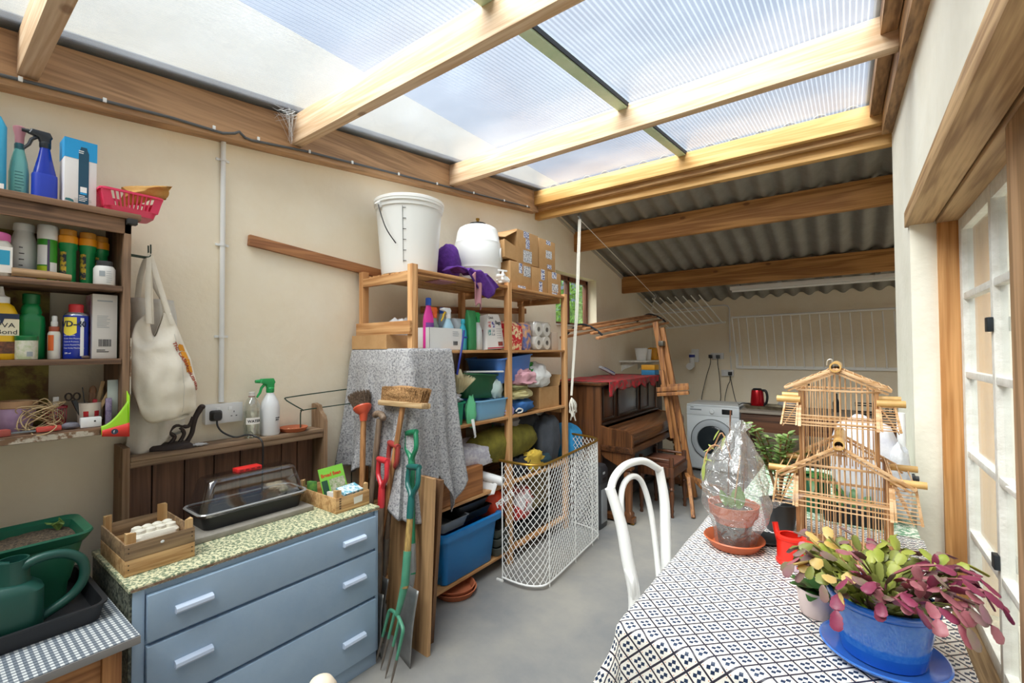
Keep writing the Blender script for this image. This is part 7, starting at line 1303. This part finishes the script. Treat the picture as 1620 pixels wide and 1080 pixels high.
def leaf(mb, base, tip, w, sag=0, up=(0, 0, 1), n=7, cup=.15):
    P_ = leafpts(base, tip, w, up, sag, n, cup); V = [v for r in P_ for v in r]; F = []
    for i in range(n-1): F += [(3*i, 3*i+1, 3*i+4, 3*i+3), (3*i+1, 3*i+2, 3*i+5, 3*i+4)]
    mb.add(V, F)
LG1 = mat('fresh green leaf', '6fa04a', .4, noise=.4, nscale=20, col2='9cc069', trans=.3); LG2 = mat('deep green leaf', '37642f', .4, noise=.4, nscale=20, col2='4f8040', trans=.2)
mb = MB(); zp = Z+.145
for dx, dy, h, w in ((-.045, 0, .06, .015), (.02, .015, .08, .018), (.035, -.01, .07, .016), (-.01, -.02, .05, .015), (.0, .03, .065, .014)): leaf(mb, (pc[0]+dx*.5, pc[1]+dy*.5, zp), (pc[0]+dx, pc[1]+dy, zp+h), w, 0, (0, 1, .2))
mb.obj('leaf', LG1, t); MB().tube([(pc[0]-.02, pc[1], zp), (pc[0]-.005, pc[1], zp+.37)], .0028, 6).obj('cane', mat('dark cane', '6d4630', .6), t); MB().tube([(pc[0]+.0, pc[1]+.01, zp), (pc[0]+.025, pc[1]+.01, zp+.20)], .0028, 6).obj('cane', mat('tan cane', 'b88a55', .6), t); MB().tube([(pc[0]+.03, pc[1], zp), (pc[0]+.04, pc[1]+.01, zp+.16)], .002, 6).obj('cane', mat('dark cane', '6d4630'), t)
def bagf(u, v):
    a = 2*PI*u; prof = lerpk(v, [(0, .070), (.10, .080), (.2, .094), (.33, .112), (.5, .113), (.68, .090), (.82, .058), (.90, .030), (.95, .022), (1, .040)])
    k = 1+.09*math.sin(a*3+v*9)+.06*math.sin(a*7-v*13)+.035*math.sin(a*13+v*21); k = 1+(k-1)*(.5+.9*v)
    z = Z+.012+.455*v; cx = pc[0]+.028*v*v+.01*math.sin(v*6); return (cx+prof*k*math.cos(a), pc[1]+prof*k*math.sin(a), z+.01*math.sin(a*5)*v)
b = MB().grid(bagf, 72, 46); b.grid(lambda u, v: (pc[0]+.085+.15*u, pc[1]-.02+.015*math.sin(u*9), Z+.165+.075*u+(.028-.016*u)*(v-.5)+.006*math.sin(u*14+v*3)), 20, 4); b.tube([(pc[0]+.113*math.cos(a)*1.01, pc[1]+.113*math.sin(a)*1.01, Z+.20+.025*math.cos(a+2.4)) for a in [R(10*k) for k in range(36)]], .0022, 5, True)
tag(b.obj('clear_plastic_bag', M_bag, smooth=80), 'crinkled clear plastic bag tied over the terracotta plant pot', 'bag')
t = thing('trailing_plant', 'pale green drooping shoots hanging out at the left of the clear bag', 'plant', (pc[0]-.09, pc[1], Z+.2)); mb = MB(); YG = mat('yellow green leaf', 'a9b95c', .45, noise=.3, nscale=20, col2='c3c97c', trans=.3)
for b0, t0, w in (((-.435, 1.90, 1.12), (-.468, 1.89, 1.10), .009), ((-.455, 1.89, 1.095), (-.463, 1.88, 1.045), .009), ((-.463, 1.885, 1.06), (-.468, 1.88, .99), .012), ((-.462, 1.885, 1.075), (-.435, 1.88, 1.07), .012), ((-.45, 1.9, 1.13), (-.43, 1.89, 1.115), .008), ((-.41, 1.9, 1.19), (-.43, 1.89, 1.15), .009), ((-.39, 1.9, 1.17), (-.40, 1.89, 1.115), .010)): leaf(mb, b0, t0, w)
mb.obj('leaf', YG, t); MB().tube(spline([(-.37, 1.905, 1.08), (-.40, 1.90, 1.18), (-.43, 1.895, 1.125), (-.455, 1.89, 1.10), (-.463, 1.885, 1.05)], 5), .0028, 6).obj('stem', mat('pinkish stem', 'b98a66', .6), t); MB().tube(spline([(-.40, 1.90, 1.11), (-.415, 1.895, 1.13), (-.44, 1.89, 1.125), (-.458, 1.885, 1.09)], 5), .0026, 6).obj('stem', mat('pinkish stem', 'b98a66'), t)
rnd = random.Random(21)
def jade(lab, c, n, rx, rz, m, leafw, seed, pot=None):
    t = thing('potted_plant', lab, 'potted plant', c); rnd = random.Random(seed); st = MB(); mb = MB(); c = Vector(c)
    if pot: MB().lathe([(.05, 0), (.07, .11), (.075, .115), (.068, .115), (.05, .01), (0, .01)], tuple(c), 26, caps=False).obj('pot', pot, t)
    base = c+Vector((0, 0, .10))
    for k in range(n):
        a = rnd.uniform(0, 2*PI); e = base+Vector((math.cos(a)*rx*rnd.uniform(.3, 1), math.sin(a)*rx*rnd.uniform(.3, 1)*.8, rz*rnd.uniform(.35, 1))); mid = base.lerp(e, .55)+Vector((0, 0, .04)); pts = spline([base, mid, e], 5); st.tube(pts, .0032, 5)
        for q in range(4, len(pts)):
            for s in range(4): an = rnd.uniform(0, 2*PI); p = pts[q]; leaf(mb, p, p+Vector((math.cos(an)*leafw*2.2, math.sin(an)*leafw*2.2, rnd.uniform(-.2, .9)*leafw*1.5)), leafw*rnd.uniform(.6, 1), n=5)
    st.obj('stem', mat('brown stem', '8a6a4a', .7), t); mb.obj('foliage', m, t); return t
jade('bushy jade plant with small green leaves behind the clear bag', (-.245, 2.20, Z), 13, .12, .36, mat('jade leaf', '7ba35c', .4, noise=.4, nscale=25, col2='bccb86', trans=.35), .013, 3, M_dgrey)
tag(MB().lathe([(.05, 0), (.065, .012), (.062, .014), (.045, .006), (0, .005)], (-.275, 2.03, Z), 26, caps=False).obj('dish', mat('black dish', '1f1f20', .4)), 'small black dish behind the terracotta saucer', 'dish')
t = thing('toy_watering_can', 'small bright red plastic watering can on the patterned cloth', 'watering can', (-.175, 1.865, Z)); RC = pl('bright red plastic', 'e42a1c', .3); rc = (-.175, 1.87, Z)
MB().lathe([(.044, 0), (.047, .003), (.047, .012), (.044, .015), (.044, .085), (.047, .088), (.046, .096), (.036, .10), (.033, .098), (.036, .09), (.040, .08), (.040, .01)], rc, 32, caps=False).obj('can_body', RC, t); MB().tube([(rc[0]-.035, rc[1]+.03, Z+.055), (rc[0]-.05, rc[1]+.05, Z+.09), (rc[0]-.055, rc[1]+.055, Z+.115)], [.012, .010, .010], 12).obj('spout', RC, t); MB().tube(spline([(rc[0]+.035, rc[1]-.02, Z+.09), (rc[0]+.07, rc[1]-.03, Z+.085), (rc[0]+.08, rc[1]-.035, Z+.05), (rc[0]+.04, rc[1]-.02, Z+.02)], 5), .009, 8).obj('handle', RC, t)
t = thing('potted_violet', 'pale pink pot with green leaves and lilac flowers beside the blue pot', 'potted plant', (-.085, 1.555, Z)); vc = Vector((-.085, 1.555, Z)); MB().lathe([(.038, 0), (.041, .003), (.050, .072), (.046, .072), (.038, .01), (0, .01)], tuple(vc), 32, caps=False).obj('pot', mat('pale pink glaze', 'e3cfcd', .35), t); mb = MB(); fl = MB(); rnd = random.Random(5)
for k in range(15): a = k*.9; e = vc+Vector((math.cos(a)*.07, math.sin(a)*.07, .075+.02*(k % 3))); leaf(mb, vc+Vector((0, 0, .065)), e, .018, .1)
for k in range(10): a = k*1.1; p = vc+Vector((math.cos(a)*.03-.025, math.sin(a)*.03, .10+.02*rnd.random())); fl.blob(tuple(p), (.010, .010, .007), k, .3, 8)
mb.obj('leaf', LG2, t); fl.obj('flower', mat('lilac petal', 'cdb4c0', .6), t)
# big blue pot with the cactus
bc = Vector((.052, 1.435, Z)); t = thing('glazed_saucer', 'blue glazed saucer under the big blue pot', 'saucer', tuple(bc)); BG = mat('cobalt glaze', '2468c8', .12, noise=.4, nscale=9, col2='1d58b4', coat=.4); BG2 = mat('speckled cobalt glaze', '2567c2', .14, noise=.2, nscale=70, col2='3a76c8', coat=.4)
MB().lathe([(.10, 0), (.105, .002), (.124, .016), (.127, .02), (.123, .022), (.10, .008), (0, .007)], tuple(bc), 56, caps=False).obj('dish', mat('mid blue glaze', '4079d0', .2, coat=.3), t)
t = thing('christmas_cactus', 'big cobalt blue glazed pot holding a purple leaved christmas cactus', 'potted plant', tuple(bc+Vector((0, 0, .008)))); zb = Z+.0085
MB().lathe([(.078, 0), (.083, .003), (.088, .03), (.1035, .122), (.109, .126), (.112, .135), (.110, .141), (.102, .141), (.098, .13), (.08, .03)], (bc.x, bc.y, zb), 64, caps=False).obj('pot', BG, t); MB().lathe([(.0885, .031), (.1038, .1215)], (bc.x, bc.y, zb), 64, caps=False).obj('speckled_band', BG2, t); MB().lathe([(.098, .122), (.06, .126), (0, .128)], (bc.x, bc.y, zb), 32, caps=False).obj('soil', mat('dark soil', '2e2620'), t)
CC = {'burgundy': mat('burgundy segment', '7c2c47', .4, noise=.4, nscale=22, col2='98425e', trans=.2), 'pink': mat('dusty pink segment', 'a95865', .4, noise=.4, nscale=22, col2='c08086', trans=.25), 'mauve': mat('mauve segment', '9c6a78', .4, noise=.4, nscale=18, col2='7f7a58', trans=.2), 'olive': mat('olive segment', '7b8040', .4, noise=.4, nscale=18, col2='93984f', trans=.25), 'lime': mat('yellow green segment', '9aa83c', .4, noise=.3, nscale=18, col2='b9bb5c', trans=.3), 'gold': mat('golden segment', 'd9b45a', .4, noise=.3, nscale=18, col2='e0c98a', trans=.3), 'plum': mat('dark plum segment', '5f2038', .4, noise=.3, nscale=18, col2='74304a', trans=.15)}
CK = list(CC); rnd = random.Random(33)
def seg(mb, a, b_, w, up):     # one flattened, notched segment
    a, b_ = Vector(a), Vector(b_); d = b_-a; L = d.length; s = d.cross(up); s = s.normalized() if s.length > 1e-6 else Vector((1, 0, 0)); nn = s.cross(d).normalized(); out = []
    prof = [(0, .25), (.12, .55), (.3, .92), (.42, .86), (.55, 1.0), (.68, .92), (.80, .98), (.92, .7), (1, .35)]
    for q, k in prof: p = a+d*q; out.append([p+s*w*k*math.cos(f)+nn*(w*.17)*(.6+.4*k)*math.sin(f)*(1.4 if abs(math.cos(f)) < .3 else .7) for f in [R(45*i) for i in range(8)]])
    mb.loft(out)
N = 100
for k in range(N):
    a = 2*PI*(k*.618)+rnd.uniform(-.3, .3); el = rnd.uniform(.45, 1.35); ca_, sa_ = math.cos(a), math.sin(a); r0 = .085*math.sqrt((k+.5)/N)
    p = Vector((bc.x+ca_*r0, bc.y+sa_*r0, zb+.126)); el = 1.45-.60*(r0/.085)+rnd.uniform(-.15, .1); d = Vector((ca_*math.cos(el), sa_*math.cos(el), math.sin(el))); n = rnd.choice((4, 5, 5, 6)); toward = -sa_*.6-ca_*.1
    left = -ca_*.85+sa_*.15; reach = rnd.uniform(.14, .20)
    cm = MB()
    for i in range(n):
        L = rnd.uniform(.030, .044); w = rnd.uniform(.010, .0155); e = p+d*L
        rr = math.hypot(e.x-bc.x, e.y-bc.y)
        if e.z < zb+.148 and rr < .124: e.z = zb+.15
        if e.z < zb+(.092 if i < 5 else .105): break
        q = i/n; r = rnd.random()
        if left > .35: key = ('olive' if r < .5 else 'lime') if q < .55 else ('mauve' if r < .45 else 'gold' if r < .6 else 'pink' if r < .75 else 'olive')
        elif toward > .1: key = ('mauve' if r < .4 else 'olive') if q < .4 else ('pink' if r < .5 else 'burgundy' if r < .8 else 'mauve')
        elif sa_ > .35 and ca_ > -.2: key = ('olive' if r < .6 else 'lime') if q < .5 else ('lime' if r < .4 else 'burgundy' if r < .8 else 'mauve')
        else: key = ('mauve' if r < .5 else 'plum') if q < .4 else ('burgundy' if r < .62 else 'plum' if r < .8 else 'pink')
        up_ = Vector((0, 0, 1)) if abs(d.z) < .8 else Vector((ca_, sa_, .2)); up_ = up_+Vector((rnd.gauss(0, .35), rnd.gauss(0, .35), 0)); cm.mi = CK.index(key); seg(cm, p, e, w, up_); p = e
        out = .22 if rr < reach*.6 else -.12
        d = (d+Vector((ca_*out, sa_*out, -.08-.13*i-(.45 if rr > reach*.85 else 0)))+Vector((rnd.gauss(0, .16), rnd.gauss(0, .16), rnd.gauss(0, .10)))).normalized()
    cm.obj('stem', [CC[q] for q in CK], t, smooth=60)
mb = MB(); rnd = random.Random(9)
for k in range(40): p = Vector((bc.x-.06+rnd.uniform(-.035, .03), bc.y-.03+rnd.uniform(-.05, .05), zb+.124+rnd.uniform(0, .012))); mb.blob(tuple(p), (.007, .007, .005), k, .2, 8)
tag(mb.obj('mossy_sprouts', mat('bright moss green', '7f9c34', .6), smooth=60), 'clump of tiny green sprouts at the left rim of the blue pot', 'sprouts', kind='stuff')
# things behind the cage on the green table
G0 = .7508; pile('white_sack', 'bulging white plastic sack on the green table behind the bird cage', 'bag', (.045, 2.66, G0+.215), (.125, .12, .22), mat('white woven sack', 'e9e8ea', .5, noise=.3, nscale=10, col2='d3d3dc', bump=.5, bscale=14), 5, .1, 1.6, .7)
pile('wrapped_bundle', 'grey translucent wrapped bundle by the wall behind the cage', 'bundle', (.165, 2.60, G0+.17), (.042, .10, .17), mat('grey film bundle', 'b4b6ba', .25, noise=.4, nscale=14, col2='d6d8dc', bump=.7, bscale=20), 8, .12, 1.8, .8)
t = thing('potted_orchid', 'dark green pot with strap leaves behind the bird cage', 'potted plant', (-.14, 2.56, G0)); MB().lathe([(.05, 0), (.065, .16), (.07, .165), (.062, .165), (.05, .02), (0, .02)], (-.14, 2.56, G0), 26, caps=False).obj('pot', pl('bottle green pot', '0f5a3c', .3), t); mb = MB()
for a, L in ((.3, .14), (1.2, .12), (2.4, .15), (-.6, .16), (-1.6, .13), (3.3, .12)): leaf(mb, (-.14, 2.56, G0+.165), (-.14+math.cos(a)*L, 2.56+math.sin(a)*L, G0+.20), .018, .35)
mb.obj('leaf', LG2, t)
t = thing('potted_orchid', 'black pot of broad dark leaves low behind the bird cage', 'potted plant', (.0, 2.45, G0)); MB().rloft([(.20, .07, .01, 0), (.22, .08, .012, .065)], (.0, 2.465, G0)).obj('pot', M_black, t); mb = MB()
for a, L, h in ((.2, .13, .04), (.9, .10, .09), (2.2, .11, .10), (2.9, .14, .05), (-.5, .09, .08), (3.6, .10, .06), (1.5, .08, .12)): leaf(mb, (.0+.06*math.cos(a), 2.465, G0+.066), (.0+math.cos(a)*L, 2.465+math.sin(a)*.05, G0+.066+h), .016, .2)
mb.obj('leaf', LG2, t)
tag(MB().cyl((.185, 2.72, G0), (.185, 2.72, G0+.46), .016, None, 14).obj('white_tube', M_white), 'white plastic tube standing behind the bird cage', 'tube')
tag(MB().grid(lambda u, v: (.30+.05*math.sin(u*PI*1.2), 3.78+.22*u, .002+1.40*v), 8, 12).obj('green_cloth', mat('green leaf print', 'e4e6d8'), smooth=80, solid=.004), 'green leaf print cloth standing in folds beyond the end of the right wall', 'cloth')
tag(MB().tube([(RX, 2.70, .925), (RX-.012, 2.70, .925), (RX-.016, 2.70, .925), (RX-.034, 2.70, .925)], [.012, .012, .022, .018], 16).obj('door_stop', M_dgrey), 'small dark rubber knob fixed to the white wall beside the cage', 'knob')
t = thing('drain_pipe', 'white plastic pipe lying along the window beside the table', 'pipe', (.222, 1.9, 0)); MB().tube([(.222, 1.5, .645), (.222, 2.40, .53)], .017, 16).obj('pipe', M_white, t); MB().tube([(.222, 2.38, .532), (.222, 2.42, .528)], .0175, 16).obj('collar', M_white, t)
for y in (1.55, 2.36): MB().bx(.215, .229, y-.01, y+.01, 0, .62 if y < 2 else .515, .002).obj('stand', M_wp, t)
